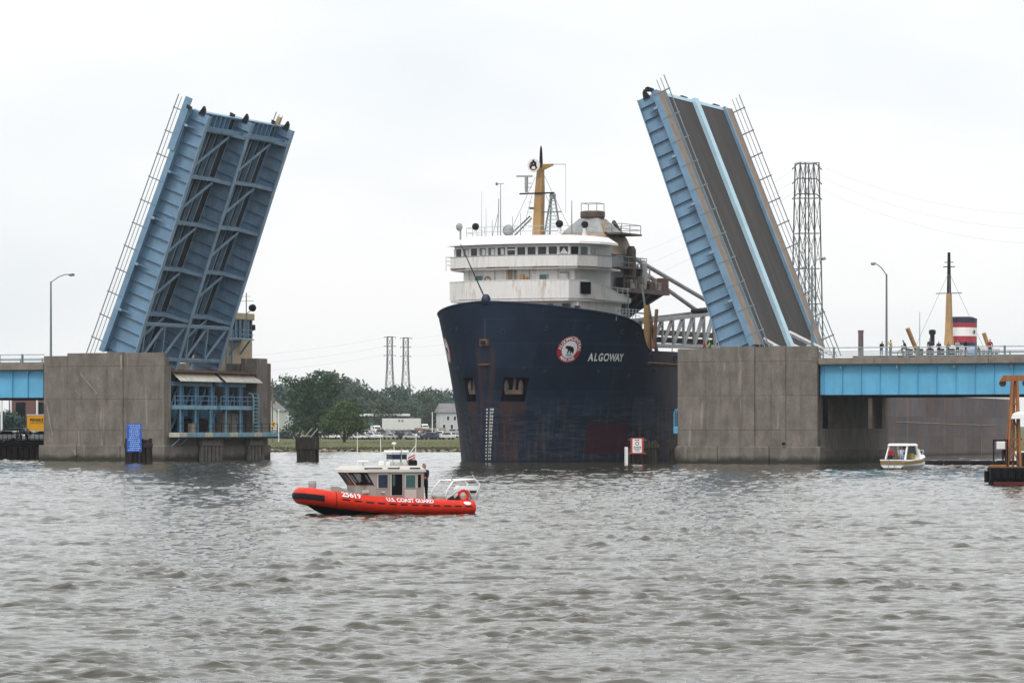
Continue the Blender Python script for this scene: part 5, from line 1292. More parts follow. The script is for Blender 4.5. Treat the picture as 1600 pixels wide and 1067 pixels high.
# ================================================================== PEOPLE
def person(label, pos, rotz, shirt, trousers, hair=(0.03, 0.022, 0.015), skin=(0.36, 0.20, 0.14), pose='stand', h=1.75, vest=None, group=None, shoes=(0.03, 0.03, 0.03)):
    """one continuous skinned body facing local +X; face colours follow the nearest joint"""
    J = {}; E_ = []
    def j(n, x, y, z, r, lab): J[n] = ((x, y, z), r, lab)
    lean = {'lean': 0.28, 'ride': 0.42}.get(pose, 0.0)
    def up(x, z): return (x + lean * max(0, z - 0.95), z - 0.25 * lean * max(0, z - 0.95))
    sit = pose in ('sit', 'ride')
    zs_ = 0.0
    j('pel', 0, 0, 0.96, (0.15, 0.12), 't')
    for n, x, z, r, l in (('sp', 0, 1.14, (0.15, 0.115), 's'), ('ch', 0.01, 1.33, (0.175, 0.125), 's'), ('nk0', 0, 1.455, (0.085, 0.085), 's'), ('nk', 0.01, 1.52, (0.055, 0.06), 'k'), ('hd', 0.025, 1.60, (0.082, 0.095), 'k'), ('hm', 0.025, 1.665, (0.086, 0.10), 'k'), ('ht', 0.0, 1.735, (0.06, 0.07), 'h')):
        X2, Z2 = up(x, z); j(n, X2, 0, Z2, r, l)
    for s_, y in (('l', 1), ('r', -1)):
        X2, Z2 = up(0, 1.42); j('sh' + s_, X2, y * 0.185, Z2, (0.07, 0.065), 's')
        if pose == 'arms' or pose == 'ride' or pose == 'lean':
            el, wr, hn = (0.12, 0.24, 1.14), (0.36, 0.20, 1.12), (0.44, 0.17, 1.12)
        elif pose == 'raise' and y > 0:
            el, wr, hn = (0.18, 0.26, 1.28), (0.22, 0.10, 1.52), (0.20, 0.05, 1.60)
        else:
            el, wr, hn = (-0.03, 0.25, 1.14), (0.07, 0.25, 0.91), (0.10, 0.245, 0.82)
        for n, p, r, l in (('el', el, (0.05, 0.05), 's'), ('wr', wr, (0.035, 0.035), 'k'), ('hn', hn, (0.045, 0.028), 'k')):
            X2, Z2 = up(p[0], p[2]); j(n + s_, X2, y * p[1], Z2, r, l)
        if sit: kn, an, to = (0.42, 0.14, 0.90), (0.40, 0.14, 0.42 if pose == 'ride' else 0.45), (0.56, 0.15, 0.40)
        elif pose == 'walk': kn, an, to = (0.10 * y + .04, 0.10, 0.52), (0.18 * y - .04, 0.10, 0.10), (0.18 * y + .12, 0.11, 0.045)
        else: kn, an, to = (0.02, 0.105, 0.51), (-0.02, 0.11, 0.10), (0.14, 0.125, 0.045)
        j('hp' + s_, 0, y * 0.095, 0.90, (0.10, 0.10), 't')
        j('kn' + s_, kn[0], y * kn[1], kn[2], (0.068, 0.065), 't'); j('an' + s_, an[0], y * an[1], an[2], (0.048, 0.048), 't')
        j('to' + s_, to[0], y * to[1], to[2], (0.045, 0.035), 'b')
    ED = [('pel', 'sp'), ('sp', 'ch'), ('ch', 'nk0'), ('nk0', 'nk'), ('nk', 'hd'), ('hd', 'hm'), ('hm', 'ht')]
    for s_ in 'lr': ED += [('ch', 'sh' + s_), ('sh' + s_, 'el' + s_), ('el' + s_, 'wr' + s_), ('wr' + s_, 'hn' + s_), ('pel', 'hp' + s_), ('hp' + s_, 'kn' + s_), ('kn' + s_, 'an' + s_), ('an' + s_, 'to' + s_)]
    names = list(J); idx = {n: i for i, n in enumerate(names)}; sc = h / 1.79
    me = bpy.data.meshes.new('body'); me.from_pydata([tuple(c_ * sc for c_ in J[n][0]) for n in names], [(idx[a], idx[b]) for a, b in ED], [])
    ob = bpy.data.objects.new('body_temp', me); COL.objects.link(ob)
    ob.modifiers.new('s', 'SKIN'); sub = ob.modifiers.new('d', 'SUBSURF'); sub.levels = 1; sub.render_levels = 1
    for i, n in enumerate(names):
        sv = me.skin_vertices[0].data[i]; sv.radius = (J[n][1][0] * sc, J[n][1][1] * sc); sv.use_root = (n == 'pel')
    dg = bpy.context.evaluated_depsgraph_get()
    m2 = bpy.data.meshes.new_from_object(ob.evaluated_get(dg))
    bpy.data.objects.remove(ob); bpy.data.meshes.remove(me)
    cols = {'k': skin, 'h': hair, 's': shirt, 't': trousers, 'b': shoes, 'v': vest or shirt}
    order = 'khstbv'; m2.materials.clear()
    for l in order:
        key = 'cloth_%d_%d_%d' % tuple(int(255 * c_ ** 0.5) for c_ in cols[l])
        if key not in M: paint(key, cols[l], 0.12, 9.0, 0.8, spec=0.2)
        m2.materials.append(M[key])
    pj = np.array([np.array(J[n][0]) * sc for n in names]); lj = [J[n][2] for n in names]
    segs = []
    for a, b in ED:
        for f_ in (0.0, 0.33, 0.66, 1.0):
            p = np.array(J[a][0]) * (1 - f_) + np.array(J[b][0]) * f_
            segs.append((p * sc, J[a][2] if f_ < 0.5 else J[b][2], a, b))
    sp_ = np.array([s_[0] for s_ in segs]); hx = np.array(J['hm'][0]) * sc
    for p in m2.polygons:
        c_ = np.array(p.center); i = int(((sp_ - c_) ** 2).sum(1).argmin()); l = segs[i][1]
        if l in 'kh' and segs[i][3] in ('hd', 'hm', 'ht') and (c_[2] > hx[2] + 0.025 * sc or (c_[0] < hx[0] - 0.02 * sc and c_[2] > hx[2] - 0.10 * sc)): l = 'h'
        elif l == 'h': l = 'k'
        if vest and l == 's' and segs[i][3] in ('sp', 'ch', 'nk0') : l = 'v'
        p.material_index = order.index(l); p.use_smooth = True
    o = bpy.data.objects.new('person', m2); COL.objects.link(o)
    o.location = pos; o.rotation_euler = (0, 0, rotz)
    return tag(o, label, 'person', group)

# ================================================================== COAST GUARD BOAT
BH = R(205)                                            # heading: bow to the left and towards the camera
CGX, CGY = -5.14, 144.0
def cg_world(x, y, z):
    c_, s_ = math.cos(BH), math.sin(BH); return (CGX + x * c_ - y * s_, CGY + x * s_ + y * c_, z)
cg = thing('patrol_boat', 'orange collared patrol boat with grey cabin in front of the ship', 'boat', (CGX, CGY, 0), BH)
def colz(x): return float(np.interp(x, [-3.6, -2, 0, 1.2, 2.4, 3.4, 4], [0.25, 0.29, 0.36, 0.45, 0.60, 0.76, 0.80]))
def colr(x): return float(np.interp(x, [-3.6, -2.6, 0, 2.0, 3.4], [0.27, 0.30, 0.33, 0.335, 0.34]))
half = [(-3.45, 1.06), (-2.6, 1.08), (-1.6, 1.09), (-0.6, 1.09), (0.4, 1.08), (1.2, 1.04), (1.9, 0.96), (2.4, 0.87), (2.85, 0.74), (3.2, 0.58), (3.42, 0.38), (3.52, 0.18)]
cpath = [(x, y, colz(x)) for x, y in half] + [(3.54, 0, colz(3.54))] + [(x, -y, colz(x)) for x, y in reversed(half)]
collar = MB().path(cpath, [colr(p[0]) for p in cpath], 16).build('collar', 'orange_collar', cg, smooth=True)
smooth_by_angle(collar, 50)
def on_collar(xa, ang, out=0.0):
    """point on the outer port side of the collar at length xa, angle up from horizontal"""
    i = np.interp(xa, [p[0] for p in half], range(len(half))); y = float(np.interp(xa, [p[0] for p in half], [p[1] for p in half]))
    dy = (float(np.interp(xa + .1, [p[0] for p in half], [p[1] for p in half])) - float(np.interp(xa - .1, [p[0] for p in half], [p[1] for p in half]))) / .2
    n = Vector((-dy, 1)).normalized(); r = colr(xa) + out
    return (xa + n.x * r * math.cos(ang), y + n.y * r * math.cos(ang), colz(xa) + r * math.sin(ang))
# wide black rub strip round the bow and the seam behind it
mb = MB(); ring = []
bowp = [(x, y) for x, y in half if x >= 2.6] + [(3.54, 0.0)] + [(x, -y) for x, y in reversed(half) if x >= 2.6]
for i, (x, y) in enumerate(bowp):
    a = np.array(bowp[max(i - 1, 0)]); b = np.array(bowp[min(i + 1, len(bowp) - 1)]); d = (b - a) / np.linalg.norm(b - a); n = np.array([d[1], -d[0]])
    if n[0] * x + n[1] * y < 0: n = -n
    r = colr(x) + 0.012; ring.append([(x + n[0] * r * math.cos(g), y + n[1] * r * math.cos(g), colz(x) + r * math.sin(g)) for g in (R(-20), R(-7), R(7), R(20))])
for i in range(len(ring) - 1):
    for k in range(3): mb.quad(ring[i][k], ring[i + 1][k], ring[i + 1][k + 1], ring[i][k + 1])
mb.build('bow_strip', 'collar_black', cg, smooth=True)
mb = MB(); mb.path([on_collar(2.45, a, 0.004) for a in np.linspace(R(-80), R(110), 14)], 0.014, 5); mb.build('collar_seam', 'collar_black', cg)
for xs_ in (1.35, 0.1, -1.2, -2.3):
    MB().path([on_collar(xs_, a, 0.002) for a in np.linspace(R(-60), R(95), 12)], 0.008, 4).build('collar_seam', 'sign_red', cg)
for i in range(12):                                    # dark grab patches along the side
    xa = 2.25 - i * 0.475
    mb = MB(); a0, a1 = R(6), R(15)
    q = [on_collar(xa, a0, .012), on_collar(xa - .30, a0, .012), on_collar(xa - .30, a1, .012), on_collar(xa, a1, .012)]
    mb.quad(*q); mb.build('grab_patch', 'collar_black', cg)
def collar_text(body, x0, size, angc, wid):
    mb = MB(); vs, fs = text_flat(body, size, 'LEFT')
    mb._add([on_collar(x0 - x * wid, angc + y / 0.33, 0.034) for x, y, _ in vs], fs)
    return mb
collar_text('25619', 2.26, 0.33, R(46), 0.92).build('number_lettering', 'print_white', cg)
collar_text('U.S. COAST GUARD', 0.46, 0.25, R(40), 0.92).build('name_lettering', 'print_white', cg)
mb = MB(); ov = [on_collar(-3.08 + .17 * math.cos(a), R(38) + .30 * math.sin(a), .013) for a in [2 * math.pi * i / 16 for i in range(16)]]
mb._add(ov, [tuple(range(16))]); mb.build('collar_emblem', 'print_white', cg)
# hull below the collar
rings = []
for x, b, zk in ((-3.5, .95, -.35), (-2, 1.0, -.38), (0, 1.0, -.38), (1.4, .92, -.30), (2.4, .72, -.10), (3.0, .5, .18), (3.35, .2, .42)):
    zc = colz(x); rings.append([(x, b, zc - .1), (x, b * .95, zc - .32), (x, 0, min(zk, zc - .34)), (x, -b * .95, zc - .32), (x, -b, zc - .1), (x, 0, zc - .02)])
MB().loft(rings).build('hull', 'collar_black', cg)
MB().prism([(3.1, .45, .80), (2.4, .74, .78), (0.8, .9, .62), (-3.4, .9, .35), (-3.4, -.9, .35), (0.8, -.9, .62), (2.4, -.74, .78), (3.1, -.45, .80)], (0, 0, .04)).build('deck', 'alu', cg)
MB().cbox(3.0, 3.25, -.12, .12, .84, 1.0, .02).lathe([(.10, 1.0), (.15, 1.05), (.17, 1.25), (.14, 1.36), (.04, 1.39)], (3.1, 0, 0), 10).build('gun_mount', 'equip_grey', cg)
# cabin: chamfered front, windscreen leaning forward at the top
def cab(z):
    k = min(max((z - 1.17) / 0.55, 0), 1)
    f = 1.42 + 0.42 * k; c_ = 0.72 + 0.33 * k
    return [(-1.38, .84, z), (c_, .86, z), (f, .46, z), (f, -.46, z), (c_, -.86, z), (-1.38, -.84, z)]
body = MB().loft([cab(.45), cab(1.17), cab(1.72)]).build('cabin', 'alu', cg)
rf0 = [(-1.45, .92, 1.70), (1.12, .94, 1.70), (1.98, .52, 1.70), (1.98, -.52, 1.70), (1.12, -.94, 1.70), (-1.45, -.92, 1.70)]
rf1 = [(p[0] - .03 * (1 if p[0] > 0 else -1), p[1] * .98, 1.80) for p in rf0]; rf2 = [(p[0] * .86, p[1] * .80, 1.95) for p in rf0]
croof = MB().loft([rf0, rf1, rf2]).build('cabin_roof', 'alu_light', cg)
def edge(zq, k0, i0, i1):
    a = np.array(cab(zq)[i0]); b = np.array(cab(zq)[i1]); return a + (b - a) * k0
def pane(name, i0, i1, k0, k1, z0, z1, mat, parent=body, out=.016, frame=True):
    q = [edge(z0, k0, i0, i1), edge(z0, k1, i0, i1), edge(z1, k1, i0, i1), edge(z1, k0, i0, i1)]
    n = np.cross(q[1] - q[0], q[3] - q[0]); n = n / np.linalg.norm(n)
    ce = sum(q) / 4
    if np.dot(n[:2], ce[:2] - np.array([0, 0])) < 0: n = -n
    fo = MB()
    if frame:
        g = [ce + (p - ce) * 1.10 for p in q]; fo.prism([tuple(p + n * .004) for p in g], tuple(n * .010)); fr_ = fo.build('window_frame', 'alu_light', parent)
    mb = MB(); mb.prism([tuple(p + n * out) for p in q], tuple(n * .006)); return mb.build(name, mat, parent)
pane('windscreen', 2, 3, .04, .47, 1.19, 1.69, 'glass_dark'); pane('windscreen', 2, 3, .53, .96, 1.19, 1.69, 'glass_dark')
pane('windscreen', 1, 2, .06, .95, 1.19, 1.69, 'glass_dark'); pane('windscreen', 4, 3, .06, .95, 1.19, 1.69, 'glass_dark')
def see(i0, i1, k0, k1, z0, z1, mat): pane('glass_view', i0, i1, k0, k1, z0, z1, mat, body, .026, False)
see(2, 3, .12, .42, 1.22, 1.62, 'glass_green'); see(1, 2, .42, .72, 1.24, 1.66, 'glass_light'); see(1, 2, .82, .9, 1.3, 1.6, 'glass_light'); see(1, 2, .16, .24, 1.3, 1.62, 'glass_light')
mb = MB(); mb.lathe([(.02, 1.19), (.13, 1.2), (.16, 1.3), (.05, 1.36), (.08, 1.42), (.10, 1.5), (.06, 1.57), (.01, 1.58)], (1.22, .735, 0), 10, sy=.08); mb.build('helmsman_view', 'print_black', body)
def sidewin(x0, x1, z0, z1, mat, name='side_window', rim='alu_light'):
    y = lambda x: .84 + (.02) * (x + 1.38) / 2.2
    f_ = MB().cbox(x1 - .045, x0 + .045, y(x0) - .03, y(x0) + .022, z0 - .045, z1 + .045, .02).build('window_frame', rim, body)
    return MB().box(x1, x0, y(x0) + .023, y(x0) + .034, z0, z1).build(name, mat, body)
sidewin(.62, .22, 1.08, 1.60, 'glass_blue'); sidewin(.58, .42, 1.2, 1.56, 'glass_green', 'glass_view', 'glass_blue')
sidewin(.04, -.42, .78, 1.62, 'print_black', 'door_opening_shade'); sidewin(-.58, -.98, 1.08, 1.58, 'glass_green'); sidewin(-1.10, -1.24, 1.08, 1.60, 'print_black')  # doorway is a black panel standing in for the shade inside
MB().box(.0, -.1, .885, .895, 1.15, 1.6).build('door_edge', 'glass_green', body)
MB().cbox(-.52, -1.04, .862, .874, .62, 1.0, .01).build('door_panel', 'alu_light', body)
MB().cbox(.5, .34, .865, .93, .86, .92, .02).build('grab_handle', 'alu_light', body)
MB().cbox(1.25, .95, .66, .78, .84, .98, .03).build('deck_light', 'alu_light', body)
MB().prism([(1.42, .46, .5), (1.42, -.46, .5), (2.15, -.4, .8), (2.15, .4, .8)], (0, 0, .33)).build('cuddy', 'alu', cg)
for x0, x1 in ((1.2, .45), (.2, -.3), (-.75, -1.2)): MB().cbox(x0, x1, .80, .90, 1.83, 1.875, .01).build('roof_rail', 'collar_black', croof)
MB().tube((-.28, .90, 1.68), (-.28, .86, 1.93), .02, n=6).build('roof_strap', 'equip_grey', croof)
# equipment on the roof
MB().tube((1.0, .2, 1.93), (1.0, .2, 2.07), .04, n=8).cbox(.86, 1.14, -.08, .48, 2.07, 2.16, .03).build('radar', 'white_paint', croof)
MB().tube((1.25, .25, 1.93), (1.27, .25, 3.3), .018, .01, 6).build('whip_antenna', 'white_paint', croof)
MB().tube((-.02, -.35, 1.93), (.02, -.35, 3.25), .016, .009, 6).build('whip_antenna', 'white_paint', croof)
tower = MB()
for x in (-.25, -.85):
    for y in (.30, -.30): tower.tube((x, y, 1.92), (x, y, 2.42), .022, n=6)
tw_ = tower.build('light_frame', 'alu_light', croof)
MB().cbox(-.95, -.12, -.36, .36, 2.42, 2.56, .04).build('frame_top', 'white_paint', tw_)
MB().cbox(-.86, -.22, -.30, .34, 2.20, 2.40, .03).build('light_bar', 'glass_blue', tw_)
MB().cbox(-.9, -.3, -.34, .36, 1.93, 2.08, .03).build('equipment_box', 'alu_light', tw_)
MB().tube((-.35, .2, 2.56), (-.35, .2, 2.80), .014, n=6).lathe([(.02, 2.78), (.10, 2.82), (.10, 2.86), (.03, 2.89)], (-.35, .2, 0), 10).build('gps_dome', 'white_paint', tw_)
MB().tube((-.6, .37, 1.95), (-.6, .37, 2.68), .02, n=6).build('frame_post', 'equip_grey', tw_)
MB().cbox(.3, .1, .1, .3, 1.93, 2.13, .03).cbox(.05, -.1, .28, .42, 1.93, 2.10, .03).build('roof_light', 'white_paint', croof)
MB().tube((-1.25, .25, 1.93), (-1.30, .25, 3.15), .018, .014, 6).path([(-1.28, .25, 2.75), (-1.15, .25, 2.62), (-1.0, .25, 2.4)], .014, 5).lathe([(.02, 3.1), (.045, 3.14), (.045, 3.2), (.01, 3.23)], (-1.30, .25, 0), 8).build('flag_mast', 'white_paint', croof)
MB().cbox(-.95, -1.3, .1, .4, 1.93, 2.18, .05).build('winch_cover', 'collar_black', croof)
fl_ = MB(); 
for k in range(6):
    fl_.cur = k % 2
    a = [(-1.24 + .0, .25), (-1.14, .31), (-1.02, .24), (-.92, .30)]
    for q in range(3): fl_.quad((a[q][0], a[q][1], 2.42 - k * .055 - q * .05), (a[q + 1][0], a[q + 1][1], 2.37 - k * .055 - q * .05), (a[q + 1][0], a[q + 1][1], 2.315 - k * .055 - q * .05), (a[q][0], a[q][1], 2.365 - k * .055 - q * .05))
fl_.build('flag', ['flag_red', 'sign_white'], croof)
# aft deck: engines, arch, lifebuoy
for y in (.38, -.38):
    e = MB().loft([[(-3.55 + a * k + dx, y + b * k, z) for a, b in ((-.42, -.2), (.25, -.24), (.36, 0), (.25, .24), (-.42, .2), (-.5, 0))] for z, k, dx in ((.55, .8, 0), (.72, 1.0, 0), (.98, 1.0, -.02), (1.12, .75, -.05))]).build('outboard_engine', 'engine_white', cg)
    MB().cbox(-3.65, -3.35, y - .12, y + .12, -.5, .55, .04).build('engine_leg', 'equip_grey', e)
    MB().cbox(-3.85, -3.3, y + .245, y + .255, .84, .93, .004).build('engine_stripe', 'collar_black', e)
ap_ = [(-2.35, .72, .52), (-2.45, .72, .95), (-2.75, .66, 1.32), (-3.72, .62, 1.38), (-3.95, .6, 1.18), (-3.62, .62, .42)]
MB().path(ap_, .042, 8).build('tow_arch', 'white_paint', cg, smooth=True)
MB().path([(p[0], -p[1], p[2]) for p in ap_], .042, 8).build('tow_arch', 'white_paint', cg, smooth=True)
MB().tube((-3.72, .62, 1.38), (-3.72, -.62, 1.38), .035).tube((-2.78, .66, 1.33), (-2.78, -.66, 1.33), .035).build('arch_bar', 'white_paint', cg)
MB().tube((-3.72, .62, 1.38), (-3.62, .62, 1.56), .028).tube((-2.75, .66, 1.32), (-2.65, .66, 1.42), .028).build('arch_horn', 'alu_light', cg)
MB().path([(-2.45, .78, .55), (-2.75, .80, .85), (-3.05, .80, .98), (-3.35, .8, .96), (-3.5, .78, .6)], .04, 8).build('side_rail', 'alu_light', cg, smooth=True)
MB().path([(-3.1 + .20 * math.cos(a), .86, .74 + .20 * math.sin(a)) for a in [2 * math.pi * i / 16 for i in range(16)]], .06, 8, True).build('lifebuoy', 'orange_collar', cg, smooth=True)
MB().cbox(-2.35, -1.95, .30, .80, .50, .76, .05).build('tow_post', 'alu', cg)
MB().prism([(-2.3, .98, .56), (-2.42, 1.02, .40), (-2.62, 1.02, .54), (-2.55, .98, .70)], (0, .1, .06)).prism([(-2.55, .98, .50), (-2.68, 1.02, .40), (-2.85, 1.02, .58), (-2.78, .98, .72)], (0, .1, .06)).build('fender_strap', 'collar_black', cg)
person('crew member in dark blue with red life vest behind the patrol boat cabin', cg_world(-1.62, .34, .40), BH + R(35), (0.012, 0.014, 0.03), (0.010, 0.012, 0.025), (0.10, 0.035, 0.02), (0.40, 0.20, 0.14), 'arms', 1.68, (0.30, 0.02, 0.02))

# ================================================================== MOTOR BOAT WITH TWO PEOPLE
MD = 298.0
mx, my, _ = at(1415, 734, MD)
mbh = R(52)                                             # bow points away to the right
mo = thing('motor_boat', 'small white motor boat with tan stripe and hardtop by the right pier', 'boat', (mx, my, 0), mbh)
MS = MD / FPX
def mring(x, b, zt, zk): return [(x, b, zt), (x, b * .96, zt * .42), (x, b * .5, -.1), (x, 0, zk), (x, -b * .5, -.1), (x, -b * .96, zt * .42), (x, -b, zt)]
MB().loft([mring(-2.1, 1.12, .72, -.3), mring(-1, 1.2, .76, -.3), mring(.6, 1.15, .86, -.28), mring(1.8, .8, 1.02, -.15), mring(2.7, .12, 1.18, .3)]).build('hull', 'white_paint', mo)
for sd_ in (1, -1):
    mb = MB()
    xs_ = [(-2.11, 1.12, .72), (-1, 1.2, .76), (.6, 1.15, .86), (1.8, .8, 1.02), (2.7, .12, 1.18)]
    for i in range(4):
        a, b = xs_[i], xs_[i + 1]; o_ = .03
        mb.quad((a[0], sd_ * (a[1] + o_), a[2] - .08), (b[0], sd_ * (b[1] + o_), b[2] - .08), (b[0], sd_ * (b[1] + o_ - .01), b[2] - .34), (a[0], sd_ * (a[1] + o_ - .01), a[2] - .34))
    mb.build('side_stripe', 'gold_stripe', mo)
MB().box(-2.16, -2.12, -1.1, 1.1, .40, .64).build('transom_stripe', 'gold_stripe', mo)
MB().box(-2.15, -2.11, -1.05, 1.05, -.05, .12).build('boot_stripe', 'collar_black', mo)
MB().cbox(-2.2, -.2, -1.16, 1.16, .70, .80, .04).build('gunwale', 'white_paint', mo)
MB().box(-1.9, -.3, -.85, .85, .801, .84).build('cockpit', 'collar_black', mo)
MB().loft([[(.3, -.95, .8), (.3, .95, .8), (2.3, .3, 1.08), (2.3, -.3, 1.08)], [(.45, -.8, 1.2), (.45, .8, 1.2), (1.9, .25, 1.3), (1.9, -.25, 1.3)]]).build('foredeck', 'white_paint', mo)
for y in (.95, -.95):
    MB().beam((-1.6, y, .8), (-1.15, y * .92, 1.95), .13, .1).build('hardtop_post', 'white_paint', mo)
    MB().beam((.55, y, .9), (.2, y * .92, 1.95), .16, .12).build('hardtop_post', 'white_paint', mo)
MB().loft([[(-1.35, -.95, 1.95), (.45, -.95, 1.95), (.45, .95, 1.95), (-1.35, .95, 1.95)], [(-1.2, -.85, 2.13), (.3, -.85, 2.13), (.3, .85, 2.13), (-1.2, .85, 2.13)]]).build('hardtop', 'white_paint', mo)
MB().prism([(.62, -.85, 1.0), (.62, .85, 1.0), (.4, .8, 1.9), (.4, -.8, 1.9)], (.03, 0, 0)).build('windscreen', 'glass_light', mo)
for y in (.55, -.55): MB().cbox(-.4, .15, y - .25, y + .25, .84, 1.32, .05).build('seat', 'seat_yellow', mo)
for y in (-.28, .28): MB().tube((-2.22, y, .05), (-2.22, y, .85), .025, n=6).build('boarding_ladder', 'galv', mo)
MB().path([(1.2, .85, 1.0), (1.6, .75, 1.5), (2.5, .2, 1.55), (2.5, -.2, 1.55), (1.6, -.75, 1.5), (1.2, -.85, 1.0)], .025, 6).build('bow_rail', 'alu_light', mo)
MB().prism([(2.15, -.2, 1.08), (2.15, .2, 1.08), (1.95, .1, 1.65), (1.95, -.1, 1.65)], (.05, 0, 0)).build('deck_hatch', 'white_paint', mo)
def mo_w(x, y, z):
    c_, s_ = math.cos(mbh), math.sin(mbh); return (mx + x * c_ - y * s_, my + x * s_ + y * c_, z)
person('person in a red top sitting at the left in the small motor boat', mo_w(-1.3, .62, .22), R(-100), (0.38, 0.012, 0.02), (0.03, 0.03, 0.05), (0.18, 0.02, 0.02), pose='arms', h=1.6)
person('person in a pale blue shirt standing in the small motor boat', mo_w(-1.1, -.30, .20), R(-110), (0.46, 0.52, 0.62), (0.28, 0.36, 0.52), (0.5, 0.47, 0.42), pose='raise', h=1.72)

# ================================================================== WORK BOAT AT THE RIGHT EDGE
WD = 218.0
wx, wy, _ = at(1547, 757, WD)
wk = thing('work_boat', 'black hulled work boat with orange lifting frame at the right edge', 'boat', (wx, wy, 0), R(-4))
MB().loft([[(.15, -1.6, -.3), (9.0, -1.6, -.3), (9.0, 1.8, -.3), (.15, 1.8, -.3)], [(-.05, -1.75, .25), (9.2, -1.75, .25), (9.2, 1.9, .25), (-.05, 1.9, .25)], [(-.05, -1.75, 1.02), (9.2, -1.75, 1.02), (9.2, 1.9, 1.02), (-.05, 1.9, 1.02)]]).build('hull', 'rubber', wk)
MB().cbox(5.2, 6.2, -1.0, -.4, 1.1, 1.9, .05).build('deck_box', 'equip_grey', wk)
for xx in (1.9, 2.55): MB().lathe([(.28, 1.1), (.3, 1.5), (.28, 1.95)], (xx, .4, 0), 10).build('drum', 'rust_plate', wk)
MB().path([(.2, -1.3, 1.2), (.6, -1.1, 1.35), (.9, -1.2, 1.2), (1.3, -1.0, 1.4)], .06, 6).build('hose', 'rubber', wk)
MB().box(.1, 9.0, -1.79, -1.72, -.05, .20).build('boot_stripe', 'barge_red', wk)
for i in range(14): MB().lathe([(.05, -.08), (.20, -.07), (.22, 0), (.20, .07), (.05, .08)], (.35 + i * .42, -1.83, .64), 8, 'y', sx=1.6).build('fender_tyre', 'rubber', wk)
MB().tube((-.28, -1.2, .15), (-.28, -1.2, .85), .15, n=10).build('corner_fender', 'rubber', wk)
MB().cbox(0, 9.1, -1.7, 1.85, 1.02, 1.10, .02).build('deck', 'rust', wk)
MB().cbox(-.05, .9, -1.6, -.9, 1.1, 1.22, .02).build('deck_mat', 'crane_orange', wk)
rf_ = MB()
for x in (.12, .95): rf_.beam((x, -1.5, 1.1), (x, -1.5, 2.7), .09)
rf_.beam((.08, -1.5, 2.7), (1.0, -1.5, 2.7), .09).build('rail_frame', 'black_steel', wk)
MB().cbox(.28, .80, -1.68, -1.56, 2.15, 2.62, .03).build('notice_board', 'sign_white', wk)
fr_ = MB()
for x0, x1 in ((1.0, 1.35), (1.75, 1.62)):
    for y0 in (-1.2, .9): fr_.beam((x0, y0, 1.1), (x1, y0 * .25 - .1, 6.3), .13)
fr_.beam((1.35, -.4, 1.1), (1.48, -.2, 6.3), .11)
af = fr_.build('lifting_frame', 'crane_orange', wk)
for z, a, b in ((2.75, .88, 1.9), (4.9, 1.15, 1.72)): MB().beam((a, -.95 + z * .1, z), (b, -.95 + z * .1, z), .12).build('frame_crossbar', 'crane_orange', af)
for (z0, x0, z1, x1) in ((1.2, 1.0, 2.7, 1.75), (1.2, 1.72, 2.7, 1.1), (2.9, 1.1, 4.8, 1.68), (2.9, 1.72, 4.8, 1.2)): MB().beam((x0, -.9 + z0 * .12, z0), (x1, -.9 + z1 * .12, z1), .07).build('frame_brace', 'crane_orange', af)
tp = MB().loft([[(.55, -.45, 6.25), (6.0, -.45, 6.45), (6.0, .15, 6.45), (.55, .15, 6.25)], [(.75, -.45, 6.62), (6.0, -.45, 6.75), (6.0, .15, 6.75), (.75, .15, 6.62)]]).build('frame_beam', 'crane_orange', af)
for x in (.75, 2.15): MB().lathe([(.05, -.1), (.22, -.09), (.22, .09), (.05, .1)], (x, -.15, 6.15), 10, 'y').build('frame_sheave', 'rust_plate', tp)
MB().tube((2.2, -.15, 6.0), (4.2, -.1, 3.2), .02, n=5).build('frame_cable', 'black_steel', af)
cbn = MB().cbox(3.0, 8.0, -1.1, 1.2, 1.1, 2.4, .05).build('cabin', 'equip_grey', wk)
for x in (2.1, 3.3, 5.0, 8.0): MB().beam((x, -1.05, 1.1), (x, -1.05, 4.1), .12).build('canopy_post', 'black_steel', wk)
MB().loft([[(1.2, -1.4, 4.0), (8.4, -1.4, 4.0), (8.4, 1.5, 4.0), (1.2, 1.5, 4.0)], [(1.3, -1.35, 4.3), (8.3, -1.35, 4.3), (8.3, 1.4, 4.3), (1.3, 1.4, 4.3)], [(1.6, -1.2, 4.42), (8.0, -1.2, 4.42), (8.0, 1.2, 4.42), (1.6, 1.2, 4.42)]]).build('canopy', 'white_paint', wk)
MB().cbox(2.0, 2.8, -1.5, -1.0, 1.1, 2.0, .04).build('engine_box', 'rust_plate', wk)
MB().cbox(2.5, 3.4, -.2, .5, 4.42, 4.85, .05).build('canopy_equipment', 'equip_grey', wk)
for (dx, sh, lb) in ((.95, (0.03, 0.02, 0.06), 'person in dark clothes and red vest left of the orange lifting frame'), (2.35, (0.30, 0.03, 0.02), 'person in a red vest under the white canopy of the work boat')):
    person(lb, (wx + dx, wy + .7, 1.10), R(-60), sh, (0.02, 0.02, 0.03), vest=(0.28, 0.02, 0.03), pose='arms', h=1.74)

